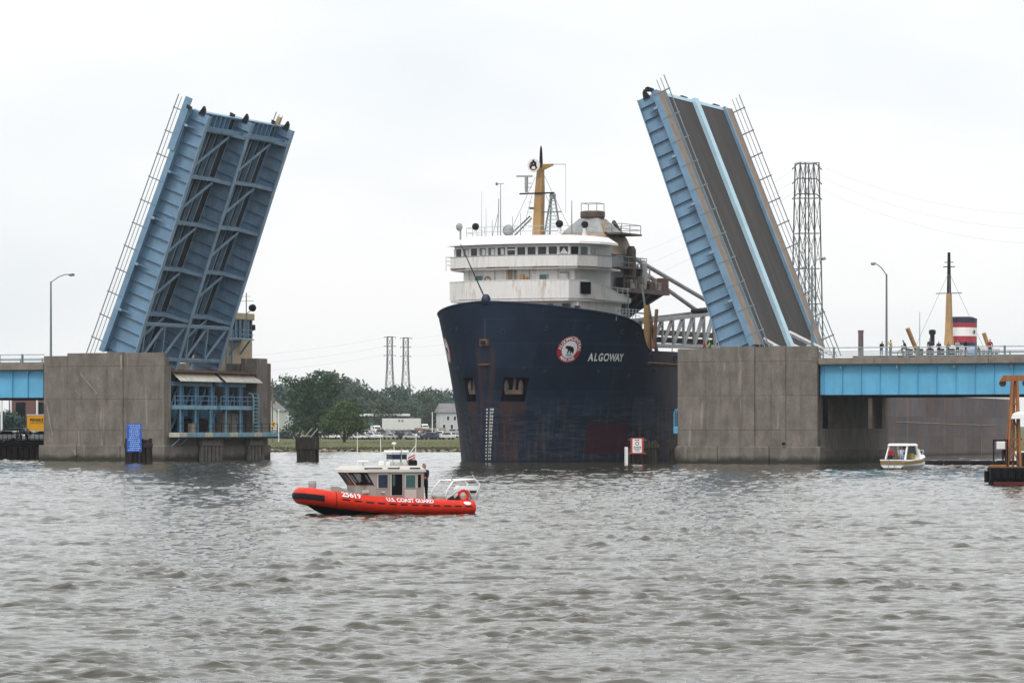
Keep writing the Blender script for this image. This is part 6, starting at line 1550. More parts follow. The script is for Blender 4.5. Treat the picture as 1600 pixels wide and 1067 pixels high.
# ================================================================== PILE CLUSTERS, SIGNS, FLOATING BOOM
def dolphin(label, px, d, wid, top, n, mat='timber', band=True):
    x, y, _ = at(px, YH, d)
    t_ = thing('pile_cluster', label, 'pilings', (x, y, 0), 0, 'timber pile clusters in the channel')
    rg = random.Random(int(px))
    for r_ in range(2):
        for i in range(n):
            xx = -wid / 2 + .22 + (wid - .44) * (i + .5 * r_) / max(1, n - .5); yy = .55 * r_
            hh = top * rg.uniform(.93, 1.0)
            MB().tube((xx + rg.uniform(-.12, .12), yy + rg.uniform(-.1, .1), -2.2), (xx + rg.uniform(-.03, .03), yy, hh), .23 * rg.uniform(.85, 1.12), .19, 9).build('pile', mat, t_)
    if band: MB().cbox(-wid / 2, wid / 2, -.26, .82, top * .62, top * .80, .04).build('waling', mat, t_)
    return t_
d1 = dolphin('timber piles carrying the blue notice board in front of the left pier', 216, 350, 2.7, 2.4, 6)
d2 = dolphin('dark free standing timber pile cluster in front of the bank trees', 480, 369, 2.3, 2.35, 6, 'timber')
MB().cbox(-1.2, 1.2, -.32, .9, 1.15, 2.5, .05).build('timber_cap', 'timber', d2)
MB().beam((.95, .3, 2.3), (.95, .3, 3.75), .42).build('tall_post', 'timber', d2)
MB().beam((-.3, -.2, 2.45), (.55, 0, 3.4), .1).beam((.35, -.3, 2.45), (1.1, -.1, 3.35), .1).build('rope', 'galv', d2)
d3 = dolphin('timber piles carrying the white red edged sign beside the ship', 995, 340, 1.8, 1.5, 4)
d4 = dolphin('dark timber piles right of the white red edged sign', 1018, 342, 1.5, 2.3, 4, 'timber')
x, y, _ = at(1049, YH, 344)
d5 = thing('forked_pile', 'dark forked fender pile at the corner of the right pier', 'pilings', (x, y, 0))
MB().tube((0, 0, -2), (0, 0, 1.4), .24, .26, 9).tube((.12, .15, -2), (.1, .1, 1.5), .22, .22, 9).build('pile', 'timber', d5)
MB().beam((-.05, 0, 1.3), (-.45, 0, 2.2), .22).beam((.05, 0, 1.3), (.55, .1, 1.9), .22).cbox(-.15, .25, -.1, .3, 1.3, 2.3, .05).build('fork', 'timber', d5)
# blue notice board
x, y, _ = at(210, YH, 349.2)
bs = thing('notice_board', 'tall blue notice board with small white lettering on piles', 'sign', (x, y - .1, 0))
MB().cbox(-.72, .72, -.06, 0, 1.08, 3.82, .015).build('panel', 'sign_blue', bs)
mb = MB(); rg = random.Random(4)
for r_ in range(13):
    z = 3.66 - r_ * .2; xx = -.58 + rg.uniform(0, .2)
    while xx < .52:
        w_ = rg.uniform(.05, .16); mb.quad((xx, -.066, z - .05), (xx + w_, -.066, z - .05), (xx + w_, -.066, z + .035), (xx, -.066, z + .035)); xx += w_ + rg.uniform(.03, .08)
tag(mb.build('lettering', 'print_pale', bs), kind='stuff')
for xx in (-.5, .5): MB().beam((xx, .06, .3), (xx, .06, 3.6), .1).build('post', 'timber', bs)
# white sign with red edge
x, y, _ = at(995.5, YH, 338.8)
ws = thing('warning_sign', 'white sign with red edge and black ring on piles', 'sign', (x, y - .1, 0))
MB().cbox(-.62, .62, -.02, .04, .95, 2.48, .01).build('backboard', 'sign_red', ws)
MB().cbox(-.44, .44, -.06, -.021, 1.06, 2.38, .01).build('panel', 'sign_white', ws)
mb = MB(); mb.loft([[(k * math.cos(a), -.066, 1.96 + k * math.sin(a)) for a in [2 * math.pi * i / 16 for i in range(17)]] for k in (.12, .18)], cap=False)
for z, w_ in ((2.27, .2), (1.62, .3), (1.46, .33), (1.28, .18)):
    xx = -w_
    while xx < w_: mb.quad((xx, -.066, z - .045), (xx + .1, -.066, z - .045), (xx + .1, -.066, z + .045), (xx, -.066, z + .045)); xx += .14
tag(mb.build('lettering', 'print_black', ws), kind='stuff')
for z in (1.0, 2.3): MB().beam((-.85, .06, z), (.85, .06, z), .1).build('crosspiece', 'timber_grey', ws)
for xx in (-.4, .4): MB().beam((xx, .1, -.5), (xx, .1, 2.4), .1).build('post', 'timber', ws)
x, y, _ = at(978.5, YH, 337)
gp = thing('gauge_post', 'white water level gauge board standing beside the red edged sign', 'post', (x, y, 0))
MB().cbox(-.16, .16, -.05, .05, -1.5, 1.62, .02).build('board', 'sign_white', gp)
for i in range(8): MB().box(-.16, -.02, -.055, -.051, .1 + i * .19, .15 + i * .19).build('tick', 'equip_grey', gp)
# dark floating boom behind the motor boat
x0, y0, _ = at(1392, YH, 334); x1, y1, _ = at(1600, YH, 332)
fb_ = thing('floating_boom', 'dark floating boom lying on the water right of the motor boat', 'boom', ((x0 + x1) / 2, (y0 + y1) / 2, 0))
for i in range(5):
    a = -(x1 - x0) / 2 + (x1 - x0) * i / 4 * .8
    MB().tube((a, 0, .08), (a + (x1 - x0) * .19, 0, .08), .30, n=8).build('float', 'rubber', fb_)
MB().tube((-(x1 - x0) / 2, 0, .2), ((x1 - x0) * 1.2, 0, .2), .1, n=6).build('cable', 'rubber', fb_)

# ================================================================== PEOPLE ON THE BRIDGE
def bridge_u(px, w):
    k = (px - 800) / FPX; return (k * (BY + w * CA) - BX - w * SA) / (CA + k * SA)
def on_bridge(px, w=1.5): return bp(bridge_u(px, w), w, 10.06)
GB = None
person('person in a black top leaning on the railing left of the yellow shirt', on_bridge(1377, 1.2), R(-70), (0.012, 0.012, 0.016), (0.12, 0.14, 0.19), pose='lean', h=1.62)
person('person in a yellow shirt and grey trousers at the bridge railing', on_bridge(1392, 1.3), R(160), (0.50, 0.38, 0.10), (0.15, 0.15, 0.13), pose='raise', h=1.72)
person('cyclist in a dark green top astride the bicycle on the bridge', on_bridge(1416, 1.7), R(185), (0.02, 0.045, 0.035), (0.02, 0.05, 0.045), pose='ride', h=1.76)
person('person in dark clothes between the cyclist and the dark ship windows', on_bridge(1453, 1.4), R(-80), (0.04, 0.045, 0.06), (0.06, 0.07, 0.09), pose='stand', h=1.80)
person('person in black with raised arm in front of the banded funnel', on_bridge(1509, 1.3), R(170), (0.015, 0.012, 0.014), (0.05, 0.055, 0.07), pose='arms', h=1.78)
person('person in grey crouching at the railing right of the blue bag', (on_bridge(1531, 1.3)[0], on_bridge(1531, 1.3)[1], 9.62), R(190), (0.14, 0.10, 0.09), (0.20, 0.17, 0.16), pose='lean', h=1.62)
person('tanned person leaning over the railing below the after mast', (on_bridge(1481, 1.2)[0], on_bridge(1481, 1.2)[1], 10.06), R(-80), (0.32, 0.20, 0.09), (0.03, 0.035, 0.05), pose='lean', h=1.5)
person('person in a white cap and dark shirt right of the after mast', on_bridge(1467, 1.5), R(-100), (0.05, 0.05, 0.07), (0.03, 0.03, 0.04), (0.6, 0.6, 0.58), pose='lean', h=1.6)
person('person in a pale grey shirt at the railing under the funnel', on_bridge(1496, 1.4), R(-85), (0.30, 0.30, 0.32), (0.04, 0.05, 0.08), pose='arms', h=1.64)
person('person in a red shirt furthest right along the bridge railing', on_bridge(1547, 1.5), R(-95), (0.28, 0.03, 0.03), (0.04, 0.05, 0.08), pose='stand', h=1.7)
person('person in red standing behind the left edge of the right pier', bp(bridge_u(1100.5, 6.6), 6.6, 10.27), R(200), (0.30, 0.05, 0.06), (0.02, 0.02, 0.02), pose='stand', h=1.72)
person('person in a lime green vest behind the left edge of the right pier', bp(bridge_u(1109, 5.6), 5.6, 10.27), R(190), (0.25, 0.42, 0.05), (0.02, 0.02, 0.02), vest=(0.30, 0.55, 0.06), pose='arms', h=1.74)
MB().box(-.2, 2.6, 4.2, 8.4, 10.0, 10.26).build('pier_walkway', 'concrete_dark', RPIER)
MB().box(.2, 1.2, 5.0, 7.6, 2.6, 9.997).build('walkway_column', 'concrete_dark', RPIER)
# bicycle
bx_, by_, bz_ = on_bridge(1416, 1.55)
bk = thing('bicycle', 'grey bicycle held by the cyclist on the bridge sidewalk', 'bicycle', (bx_, by_, bz_), R(185))
for x in (-.52, .52):
    w_ = MB().path([(x + .33 * math.cos(a), 0, .35 + .33 * math.sin(a)) for a in [2 * math.pi * i / 20 for i in range(20)]], .036, 6, True).build('wheel', 'rubber', bk)
    mb = MB()
    for i in range(6): a = math.pi * i / 6; mb.tube((x + .31 * math.cos(a), 0, .35 + .31 * math.sin(a)), (x - .31 * math.cos(a), 0, .35 - .31 * math.sin(a)), .006, n=4)
    mb.build('spokes', 'galv', w_)
MB().tube((-.05, 0, .32), (-.17, 0, .82), .02, n=6).tube((-.17, 0, .78), (.36, 0, .80), .02, n=6).tube((-.05, 0, .32), (.38, 0, .72), .02, n=6).tube((-.52, 0, .35), (-.05, 0, .32), .015, n=6).tube((-.52, 0, .35), (-.16, 0, .74), .015, n=6).tube((.52, 0, .35), (.36, 0, .92), .02, n=6).build('frame', 'galv', bk)
MB().cbox(-.30, -.06, -.07, .07, .82, .88, .02).build('saddle', 'rubber', bk)
MB().path([(.46, .25, .98), (.38, .1, .96), (.36, 0, .95), (.38, -.1, .96), (.46, -.25, .98)], .015, 6).build('handlebar', 'rubber', bk)
bg = MB().loft([[(k * math.cos(a), .3 * k * math.sin(a), z) for a in [2 * math.pi * i / 12 for i in range(12)]] for z, k in ((0, .30), (.12, .42), (.45, .40), (.75, .25), (.88, .08))]).build('shoulder_bag', 'bag_blue', smooth=True)
bg.location = on_bridge(1519, .9); tag(bg, 'pale blue bag standing against the bridge railing', 'bag')

# ================================================================== FAR SHORE
def gz(x, y): return ground_z(y - bank_y(x))
# ---- trees
def crown_mesh(name, blobs, nleaf, lsize, mat, seed):
    rg = np.random.default_rng(seed); vs = []; 
    blobs = np.array(blobs, float); vol = blobs[:, 3] * blobs[:, 4] * blobs[:, 5]; pr = vol ** 0.7 / (vol ** 0.7).sum()
    bi = rg.choice(len(blobs), nleaf, p=pr)
    d = rg.normal(size=(nleaf, 3)); d /= np.linalg.norm(d, axis=1)[:, None]
    r = rg.uniform(0.25, 1.0, nleaf) ** 0.45
    # clumps: leaves gather round random twig ends so gaps open between them
    nt = max(12, nleaf // 22); td = rg.normal(size=(nt, 3)); td /= np.linalg.norm(td, axis=1)[:, None]
    tb = rg.choice(len(blobs), nt, p=pr); tp = blobs[tb, :3] + td * blobs[tb, 3:6] * (rg.uniform(0.35, 1.0, nt) ** 0.5)[:, None]
    ti = rg.integers(0, nt, nleaf)
    loose = rg.uniform(size=nleaf) < 0.22
    c_ = np.where(loose[:, None], blobs[bi, :3] + d * blobs[bi, 3:6] * r[:, None], tp[ti] + rg.normal(size=(nleaf, 3)) * np.array([1.0, 1.0, 0.6]) * lsize * 1.9)
    a = rg.normal(size=(nleaf, 3)); a /= np.linalg.norm(a, axis=1)[:, None]
    b = np.cross(a, rg.normal(size=(nleaf, 3))); b /= np.linalg.norm(b, axis=1)[:, None]
    s = lsize * rg.uniform(0.55, 1.25, nleaf)[:, None]
    q = np.stack([c_ - a * s, c_ - b * s * .55, c_ + a * s, c_ + b * s * .55], 1).reshape(-1, 3)
    me = bpy.data.meshes.new(name); f = np.arange(nleaf * 4).reshape(-1, 4)
    me.vertices.add(len(q)); me.vertices.foreach_set('co', q.astype(np.float32).ravel())
    me.loops.add(f.size); me.loops.foreach_set('vertex_index', f.astype(np.int32).ravel())
    me.polygons.add(len(f)); me.polygons.foreach_set('loop_start', np.arange(0, f.size, 4, dtype=np.int32))
    me.update(calc_edges=True); me.materials.append(M[mat]); return me
def trunk_mesh(h, r, limbs, mat='bark'):
    mb = MB(); mb.path([(0, 0, -.3), (.05 * h * .1, 0, h * .3), (-.02 * h, .01 * h, h * .62), (0, 0, h * .9)], [r * 1.25, r, r * .62, r * .12], 8)
    for (z0, dx, dy, dz, rr) in limbs: mb.path([(0, 0, z0), (dx * .5, dy * .5, z0 + dz * .4), (dx, dy, z0 + dz)], [rr, rr * .7, rr * .2], 6)
    o = mb.build('trunk', mat); me = o.data; bpy.data.objects.remove(o); return me
def tree(label, pos, crown_me, trunk_me, s=1.0, rz=0.0, group=None):
    t_ = thing('tree', label, 'tree', pos, rz, group); t_.scale = (s, s, s)
    for n_, me in (('crown', crown_me), ('trunk', trunk_me)):
        o = bpy.data.objects.new(n_, me); COL.objects.link(o); o.parent = t_
    return t_
# the two near trees on the bank
TD = 735.0; k_ = TD / FPX
def blobpx(px, py, rx, rz, cx, base, ry=None): return ((px - cx) * k_, 0, (base - py) * k_, rx * k_, (ry or rx) * k_, rz * k_)
big = [blobpx(466, 596, 26, 8, 490, 689), blobpx(496, 596, 26, 14, 490, 689), blobpx(512, 602, 20, 17, 490, 689), blobpx(470, 615, 27, 10, 490, 689), blobpx(500, 620, 28, 16, 490, 689), blobpx(470, 634, 22, 8, 490, 689), blobpx(494, 645, 24, 14, 490, 689), blobpx(466, 652, 18, 7, 490, 689), blobpx(472, 668, 26, 12, 490, 689), blobpx(500, 668, 22, 14, 490, 689), blobpx(448, 592, 10, 4, 490, 689), blobpx(452, 672, 14, 9, 490, 689)]
cm = crown_mesh('crown_big', big, 4300, 0.33, 'leaf_dark', 31)
tm = trunk_mesh(12.5, .42, [(2.0, -4, .5, 2.4, .2), (3.5, -4.6, -.3, 2.8, .2), (5, -4.5, .4, 3.5, .18), (6.5, -4.6, 0, 4.4, .16), (4, 3, .3, 4, .2), (7, 2.6, 0, 4, .15)])
x, y, _ = at(490, YH, TD); tree('large dark green layered tree on the far bank behind the pile cluster', (x, y, gz(x, y)), cm, tm)
TD = 712.0; k_ = TD / FPX
sm_ = [blobpx(540, 642, 26, 19, 538, 688), blobpx(520, 655, 18, 14, 538, 688), blobpx(556, 658, 20, 16, 538, 688), blobpx(536, 662, 34, 14, 538, 688), blobpx(505, 662, 14, 8, 538, 688), blobpx(545, 630, 15, 9, 538, 688), blobpx(565, 664, 14, 9, 538, 688), blobpx(515, 668, 16, 7, 538, 688)]
cm = crown_mesh('crown_round', sm_, 5200, 0.27, 'leaf_mid', 32)
tm = trunk_mesh(6.5, .26, [(.3, -1.7, .2, 3.2, .18), (.3, 1.6, -.2, 3.0, .18), (.5, .6, .5, 3.6, .15), (1.2, -2.8, .2, 3.0, .12), (1.2, 3.0, .2, 3.0, .12)])
x, y, _ = at(538, YH, TD); tree('rounded mid green tree with several stems on the far bank', (x, y, gz(x, y)), cm, tm)
# tree line
kinds = []
for s_ in range(6):
    rg = random.Random(40 + s_); bl = []
    for i in range(9): bl.append((rg.uniform(-3.6, 3.6), rg.uniform(-2.5, 2.5), rg.uniform(4.0, 10.5), rg.uniform(1.8, 3.4), rg.uniform(1.8, 3), rg.uniform(1.4, 2.6)))
    bl.append((0, 0, 11.2, 2.2, 2.0, 1.6)); bl.append((rg.uniform(-2, 2), 0, 2.6, 3.6, 2.6, 2.0))
    kinds.append((crown_mesh('crown_far', bl, 1900, 0.50, 'leaf_far_haze' if s_ % 3 else 'leaf_far_olive', 60 + s_), trunk_mesh(10, .32, [(3, 2.5, 0, 4, .14), (4, -2.5, 0, 4, .14), (5, 0, 2, 4, .12)])))
prof = [(-20, 645), (10, 640), (40, 648), (64, 652), (410, 600), (424, 598), (432, 603), (446, 601), (462, 600), (478, 592), (492, 586), (505, 582), (519, 584), (532, 586), (546, 588), (551, 595), (560, 600), (574, 604), (588, 606), (600, 602), (614, 596), (628, 598), (640, 603), (652, 609), (664, 606), (673, 598), (684, 603), (695, 604), (706, 606), (720, 608)]
order_w = ['first', 'second', 'third', 'fourth', 'fifth', 'sixth', 'seventh', 'eighth', 'ninth', 'tenth', 'eleventh', 'twelfth', 'thirteenth', 'fourteenth', 'fifteenth', 'sixteenth', 'seventeenth', 'eighteenth', 'nineteenth', 'twentieth', 'twenty-first', 'twenty-second', 'twenty-third', 'twenty-fourth', 'twenty-fifth', 'twenty-sixth', 'twenty-seventh', 'twenty-eighth', 'twenty-ninth', 'thirtieth', 'thirty-first', 'thirty-second', 'thirty-third', 'thirty-fourth', 'thirty-fifth', 'thirty-sixth', 'thirty-seventh', 'thirty-eighth']
rg = random.Random(9)
left_n = back_n = 0
for i, (px, py) in enumerate(prof):
    d = 560 + rg.uniform(-20, 40) if px < 100 else 1330 + rg.uniform(-90, 170)
    if px < 100: d = 700 + rg.uniform(-20, 40)
    x, y, z = at(px + rg.uniform(-2, 2), py + rg.uniform(-1, 1) + (6 if px > 545 else 0), d); g0 = gz(x, y)
    cm, tm = kinds[i % 6]
    if px < 100:
        lb = '%s tree from the left seen under the left approach span' % order_w[left_n]; left_n += 1
    else:
        lb = '%s tree from the left pier along the distant tree line' % order_w[back_n]; back_n += 1
    tree(lb, (x, y, g0 - .2), cm, tm, (z - g0) / 12.4, rg.uniform(0, 6.28), 'trees seen under the left span' if px < 100 else 'trees of the distant tree line')
# lower trees and shrubs in front of the tree line
for i, px in enumerate((412, 420, 430, 440, 560, 572, 584, 596, 606, 618, 630, 640, 650, 662, 672, 708)):
    d = 1210 + rg.uniform(-30, 60); py = rg.uniform(634, 648) if px < 500 else rg.uniform(622, 634)
    x, y, z = at(px, py, d); g0 = gz(x, y)
    cm, tm = kinds[(i * 5 + 2) % 6]
    tree('%s low tree from the left in front of the distant tree line' % order_w[i], (x, y, g0 - 1.0), cm, tm, (z - g0 + 1.0) / 12.4, rg.uniform(0, 6.28), 'low trees before the tree line')

# ---- vehicles
paints = {'white': (0.72, 0.72, 0.71), 'silver': (0.42, 0.43, 0.44), 'grey': (0.16, 0.165, 0.17), 'black': (0.018, 0.018, 0.02), 'dark blue': (0.02, 0.032, 0.07), 'maroon': (0.12, 0.012, 0.02), 'tan': (0.34, 0.29, 0.22), 'pale blue': (0.25, 0.33, 0.42)}
for n_, c_ in paints.items(): paint('car_' + n_.replace(' ', '_'), c_, 0.04, 0.8, 0.25, 0.1, spec=0.6)
def car_meshes(kind, colour):
    L, Hh, W = {'sedan': (4.6, 1.45, 1.78), 'suv': (4.7, 1.78, 1.86), 'van': (4.9, 1.9, 1.9)}[kind]
    if kind == 'sedan': prof_ = [(-.5, .30), (-.5, .62), (-.44, .70), (-.33, .72), (.14, .70), (.40, .60), (.49, .52), (.5, .30)]; cabp = [(-.40, .70), (-.28, .99), (.02, 1.0), (.20, .69)]
    elif kind == 'suv': prof_ = [(-.5, .28), (-.5, .58), (-.48, .66), (.20, .64), (.45, .58), (.5, .50), (.5, .28)]; cabp = [(-.485, .65), (-.44, .98), (.04, 1.0), (.22, .64)]
    else: prof_ = [(-.5, .24), (-.5, .58), (-.49, .64), (.30, .62), (.47, .48), (.5, .40), (.5, .24)]; cabp = [(-.485, .63), (-.46, .98), (.08, 1.0), (.33, .61)]
    b = MB(); b.loft([[(p[0] * L, y * W / 2, p[1] * Hh) for p in prof_] for y in (-.94, -1.0, 1.0, .94)][1:3])
    b.loft([[(p[0] * L, y * W / 2 * (.97 if p[1] < .9 else .80), p[1] * Hh) for p in cabp] for y in (-1, 1)])
    g = MB(); ce = np.mean(cabp, 0)
    for y in (-1, 1):
        q = [(ce + (np.array(p) - ce) * .82) for p in cabp]
        g._add([(p[0] * L, y * (W / 2 * (.97 if p[1] < .85 else .83) + .02), p[1] * Hh) for p in q], [(0, 1, 2, 3)])
    for a, bq in ((0, 1), (3, 2)):
        p, q = np.array(cabp[a]), np.array(cabp[bq]); o_ = -.012 if a == 0 else .012; p2 = p + (q - p) * .15; q2 = p + (q - p) * .9
        g._add([(p2[0] * L + o_ * L, -W * .42, p2[1] * Hh), (p2[0] * L + o_ * L, W * .42, p2[1] * Hh), (q2[0] * L + o_ * L, W * .37, q2[1] * Hh), (q2[0] * L + o_ * L, -W * .37, q2[1] * Hh)], [(0, 1, 2, 3)])
    wl_ = MB().lathe([(.05, -.11), (.33, -.11), (.34, 0), (.33, .11), (.05, .11)], (0, 0, 0), 12, 'y')
    out = []
    for n_, mb, mt_ in (('body', b, 'car_' + colour.replace(' ', '_')), ('windows', g, 'glass_dark'), ('wheel', wl_, 'rubber')):
        o = mb.build(n_, mt_); out.append(o.data); bpy.data.objects.remove(o)
    return out, L, W
cache = {}
def car(kind, colour, label, pos, rotz, group):
    if (kind, colour) not in cache: cache[kind, colour] = car_meshes(kind, colour)
    (b, g, w_), L, W = cache[kind, colour]
    t_ = thing('parked_car', label, 'car', pos, rotz, group)
    for n_, me in (('body', b), ('window', g)):
        o = bpy.data.objects.new(n_, me); COL.objects.link(o); o.parent = t_
    for sx in (-.31, .31):
        for sy in (-.44, .44):
            o = bpy.data.objects.new('wheel', w_); COL.objects.link(o); o.parent = t_; o.location = (sx * L, sy * W, .33)
    return t_
rg = random.Random(17)
rowdef = [('front', 880, 5.9, [('suv', 'white', 424), ('suv', 'silver', 433), ('suv', 'dark blue', 445), ('sedan', 'white', 457), ('sedan', 'silver', 507), ('sedan', 'white', 519), ('sedan', 'silver', 530), ('sedan', 'grey', 553), ('sedan', 'white', 563), ('sedan', 'silver', 573), ('suv', 'white', 584), ('sedan', 'maroon', 597), ('sedan', 'silver', 611), ('suv', 'black', 631), ('sedan', 'silver', 645), ('sedan', 'tan', 655), ('suv', 'dark blue', 671), ('sedan', 'grey', 683), ('suv', 'white', 697)]),
          ('middle', 950, 0, [('suv', 'grey', 428), ('sedan', 'white', 440), ('sedan', 'silver', 510), ('sedan', 'grey', 522), ('sedan', 'white', 548), ('sedan', 'silver', 558), ('sedan', 'white', 568), ('sedan', 'silver', 592), ('sedan', 'grey', 603), ('sedan', 'white', 616), ('suv', 'grey', 638), ('sedan', 'black', 651), ('sedan', 'maroon', 664), ('suv', 'white', 692), ('sedan', 'silver', 704)]),
          ('rear', 1085, 0, [('sedan', 'white', 548), ('suv', 'white', 560), ('sedan', 'silver', 572), ('van', 'white', 600), ('suv', 'grey', 672), ('van', 'white', 684), ('sedan', 'maroon', 695), ('suv', 'silver', 706)]),
          ('back', 1020, 0, [('sedan', 'white', 505), ('sedan', 'silver', 516), ('sedan', 'white', 553), ('sedan', 'white', 566), ('suv', 'white', 577), ('sedan', 'silver', 588), ('van', 'grey', 601), ('sedan', 'white', 613), ('sedan', 'dark blue', 625), ('van', 'black', 640), ('sedan', 'white', 655), ('sedan', 'maroon', 668), ('van', 'grey', 678), ('sedan', 'white', 688)])]
for rn, d, _, lst in rowdef:
    for i, (kd, cl, px) in enumerate(lst):
        x, y, _ = at(px, YH, d + rg.uniform(-6, 6))
        car(kd, cl, '%s %s, %s from the left in the %s row of the far car park' % (cl, kd, order_w[i], rn), (x, y, gz(x, y)), rg.choice([R(-35), R(-28), R(150), R(-40)]) + rg.uniform(-.15, .15), 'cars in the far car park')
# white semi trailer
x, y, _ = at(629, YH, 1120); g0 = gz(x, y)
tl = thing('box_trailer', 'long white box trailer parked behind the far car park', 'trailer', (x, y, g0), R(-4))
MB().cbox(-6.3, 5.6, -1.3, 1.3, 1.1, 4.75, .06).build('box', 'trailer_white', tl)
MB().box(5.62, 5.66, -1.2, 1.2, 1.3, 4.6).build('door', 'white_paint', tl)
MB().box(-1.2, .3, -1.32, -1.302, 3.7, 4.3).build('faded_mark', 'trailer_white', tl)
mb = MB()
for xx in (-.9, .1): mb.quad((xx - .28, -1.325, 3.65), (xx + .28, -1.325, 3.65), (xx + .28, -1.325, 4.35), (xx - .28, -1.325, 4.35))
mb.build('red_mark', 'emblem_red' if False else 'fence_rust', tl)
for xx in (3.6, 4.8):
    for yy in (-1.1, 1.1): MB().lathe([(.1, -.15), (.5, -.15), (.5, .15), (.1, .15)], (xx, yy, .5), 12, 'y').build('wheel', 'rubber', tl)
MB().box(-6.2, 5.5, -.5, .5, .85, 1.1).build('chassis', 'black_steel', tl)
MB().beam((-4, .6, .9), (-4, .6, 0), .2).beam((-4, -.6, .9), (-4, -.6, 0), .2).build('landing_leg', 'black_steel', tl)
for px, d, lb, w_ in ((587, 1090, 'white delivery van left of the long trailer', 2.2), (662, 1150, 'white truck cab right of the long trailer', 1.5)):
    x, y, _ = at(px, YH, d); g0 = gz(x, y); t_ = thing('delivery_van', lb, 'van', (x, y, g0), R(-70))
    MB().loft([[(p[0], yy, p[1]) for p in ((-2.4, .4), (-2.4, 2.7), (1.2, 2.75), (1.9, 1.7), (2.5, 1.5), (2.55, .4))] for yy in (-1, 1)]).build('body', 'white_paint', t_)
    MB().quad((1.24, -.9, 2.66), (1.24, .9, 2.66), (1.9, .9, 1.75), (1.9, -.9, 1.75)).build('windscreen', 'glass_dark', t_)
    MB().box(.3, 1.4, -1.02, 1.02, 1.7, 2.4).build('side_window', 'glass_dark', t_)
    for xx in (-1.5, 1.6):
        for yy in (-.95, .95): MB().lathe([(.1, -.12), (.4, -.12), (.4, .12), (.1, .12)], (xx, yy, .4), 12, 'y').build('wheel', 'rubber', t_)
# low long building
x, y, _ = at(597, YH, 1190); g0 = gz(x, y)
lb_ = thing('long_shed', 'long low dark walled shed with pale roof edge behind the trailer', 'building', (x, y, g0))
MB().box(-7.0, 10.5, 0, 14, 0, 5.2).build('wall', 'wall_maroon', lb_)
MB().cbox(-8.2, 9.2, -.8, 15, 5.2, 6.0, .1).build('roof', 'white_paint', lb_)
MB().box(10.5, 15.0, 0, 14, 0, 4.6).build('side_wing', 'wall_maroon', lb_)
MB().box(-6.0, -1.5, -.9, 0, 2.2, 3.0).build('awning', 'teal_awning', lb_)
for i in range(5): MB().box(-1 + i * 2.2, .2 + i * 2.2, -.03, .03, 2.0, 3.2).build('window', 'glass_dark', lb_)
# houses
def house(label, px, d, w_, h_, rh, mat, dep=9, rz=0.0, wins=()):
    x, y, _ = at(px, YH, d); g0 = gz(x, y); t_ = thing('house', label, 'house', (x, y, g0), rz)
    MB().box(-w_ / 2, w_ / 2, 0, dep, 0, h_).prism([(-w_ / 2, 0, h_), (w_ / 2, 0, h_), (0, 0, h_ + rh)], (0, dep, 0)).build('wall', mat, t_)
    rf_ = MB().prism([(-w_ / 2 - .4, -.4, h_ - .2), (0, -.4, h_ + rh + .15), (0, dep + .4, h_ + rh + .15), (-w_ / 2 - .4, dep + .4, h_ - .2)], (0, 0, .2)).prism([(w_ / 2 + .4, -.4, h_ - .2), (0, -.4, h_ + rh + .15), (0, dep + .4, h_ + rh + .15), (w_ / 2 + .4, dep + .4, h_ - .2)], (0, 0, .2)).build('roof', 'shingle', t_)
    MB().cbox(.6, 1.4, dep * .5, dep * .5 + .8, h_ + rh * .4, h_ + rh + 1.0, .05).build('chimney', 'wall_brick', rf_)
    for (wx_, wz_) in wins:
        f_ = MB().box(wx_ - .5, wx_ + .5, -.06, -.005, wz_ - .75, wz_ + .75).build('window', 'white_paint', t_)
        MB().box(wx_ - .38, wx_ + .38, -.09, -.061, wz_ - .63, wz_ + .63).build('pane', 'glass_dark', f_)
    return t_
x, y, _ = at(703, YH, 1150)
wh_ = thing('house', 'white two storey house with grey hipped roof beside the ship bow', 'house', (x, y, gz(x, y)), R(10))
MB().box(-3.2, 4.5, 0, 8, 0, 6.6).build('wall', 'siding_white', wh_)
MB().loft([[(-3.9, -.6, 6.5), (5.2, -.6, 6.5), (5.2, 8.6, 6.5), (-3.9, 8.6, 6.5)], [(-2.9, 3.4, 9.4), (3.2, 3.4, 9.4), (3.2, 4.6, 9.4), (-2.9, 4.6, 9.4)]]).build('roof', 'shingle', wh_)
for wx_, wz_ in ((-1.9, 1.9), (.6, 1.9), (-.6, 4.6), (1.6, 4.6)):
    f_ = MB().box(wx_ - .5, wx_ + .5, -.06, -.005, wz_ - .8, wz_ + .8).build('window', 'white_paint', wh_)
    MB().box(wx_ - .38, wx_ + .38, -.09, -.061, wz_ - .66, wz_ + .66).build('pane', 'glass_dark', f_)
house('cream house with pale roof left of the large dark tree', 414, 1060, 7, 6.5, 2.8, 'siding_cream', 9, R(-15), ((-1.5, 2.0), (1.5, 2.0), (1.5, 4.8)))
house('grey roofed house half hidden behind the large dark tree', 437, 1140, 9, 5.0, 3.4, 'siding_white', 9, R(20), ((-2, 2.0), (2, 2.0)))
house('pale roofed house among the trees above the long trailer', 650, 1245, 6.5, 7.5, 3.0, 'shingle', 8, R(15), ((-1, 5.5),))
# fence panels behind the car park, panel by panel
t_ = thing('site_fence', 'low rust coloured fence behind the far car park', 'fence', (at(566, YH, 1108)[0], 1108, gz(-40, 1108)))
for i in range(16):
    if 3 < i < 10: continue
    MB().cbox(i * 1.62, i * 1.62 + 1.55, -.04, .04, .3, 1.9, .02).build('fence_panel', 'fence_rust' if i % 3 else 'buff', t_)
for i in range(17): MB().beam((i * 1.62 - .03, .1, 0), (i * 1.62 - .03, .1, 2.0), .1).build('fence_post', 'galv', t_)
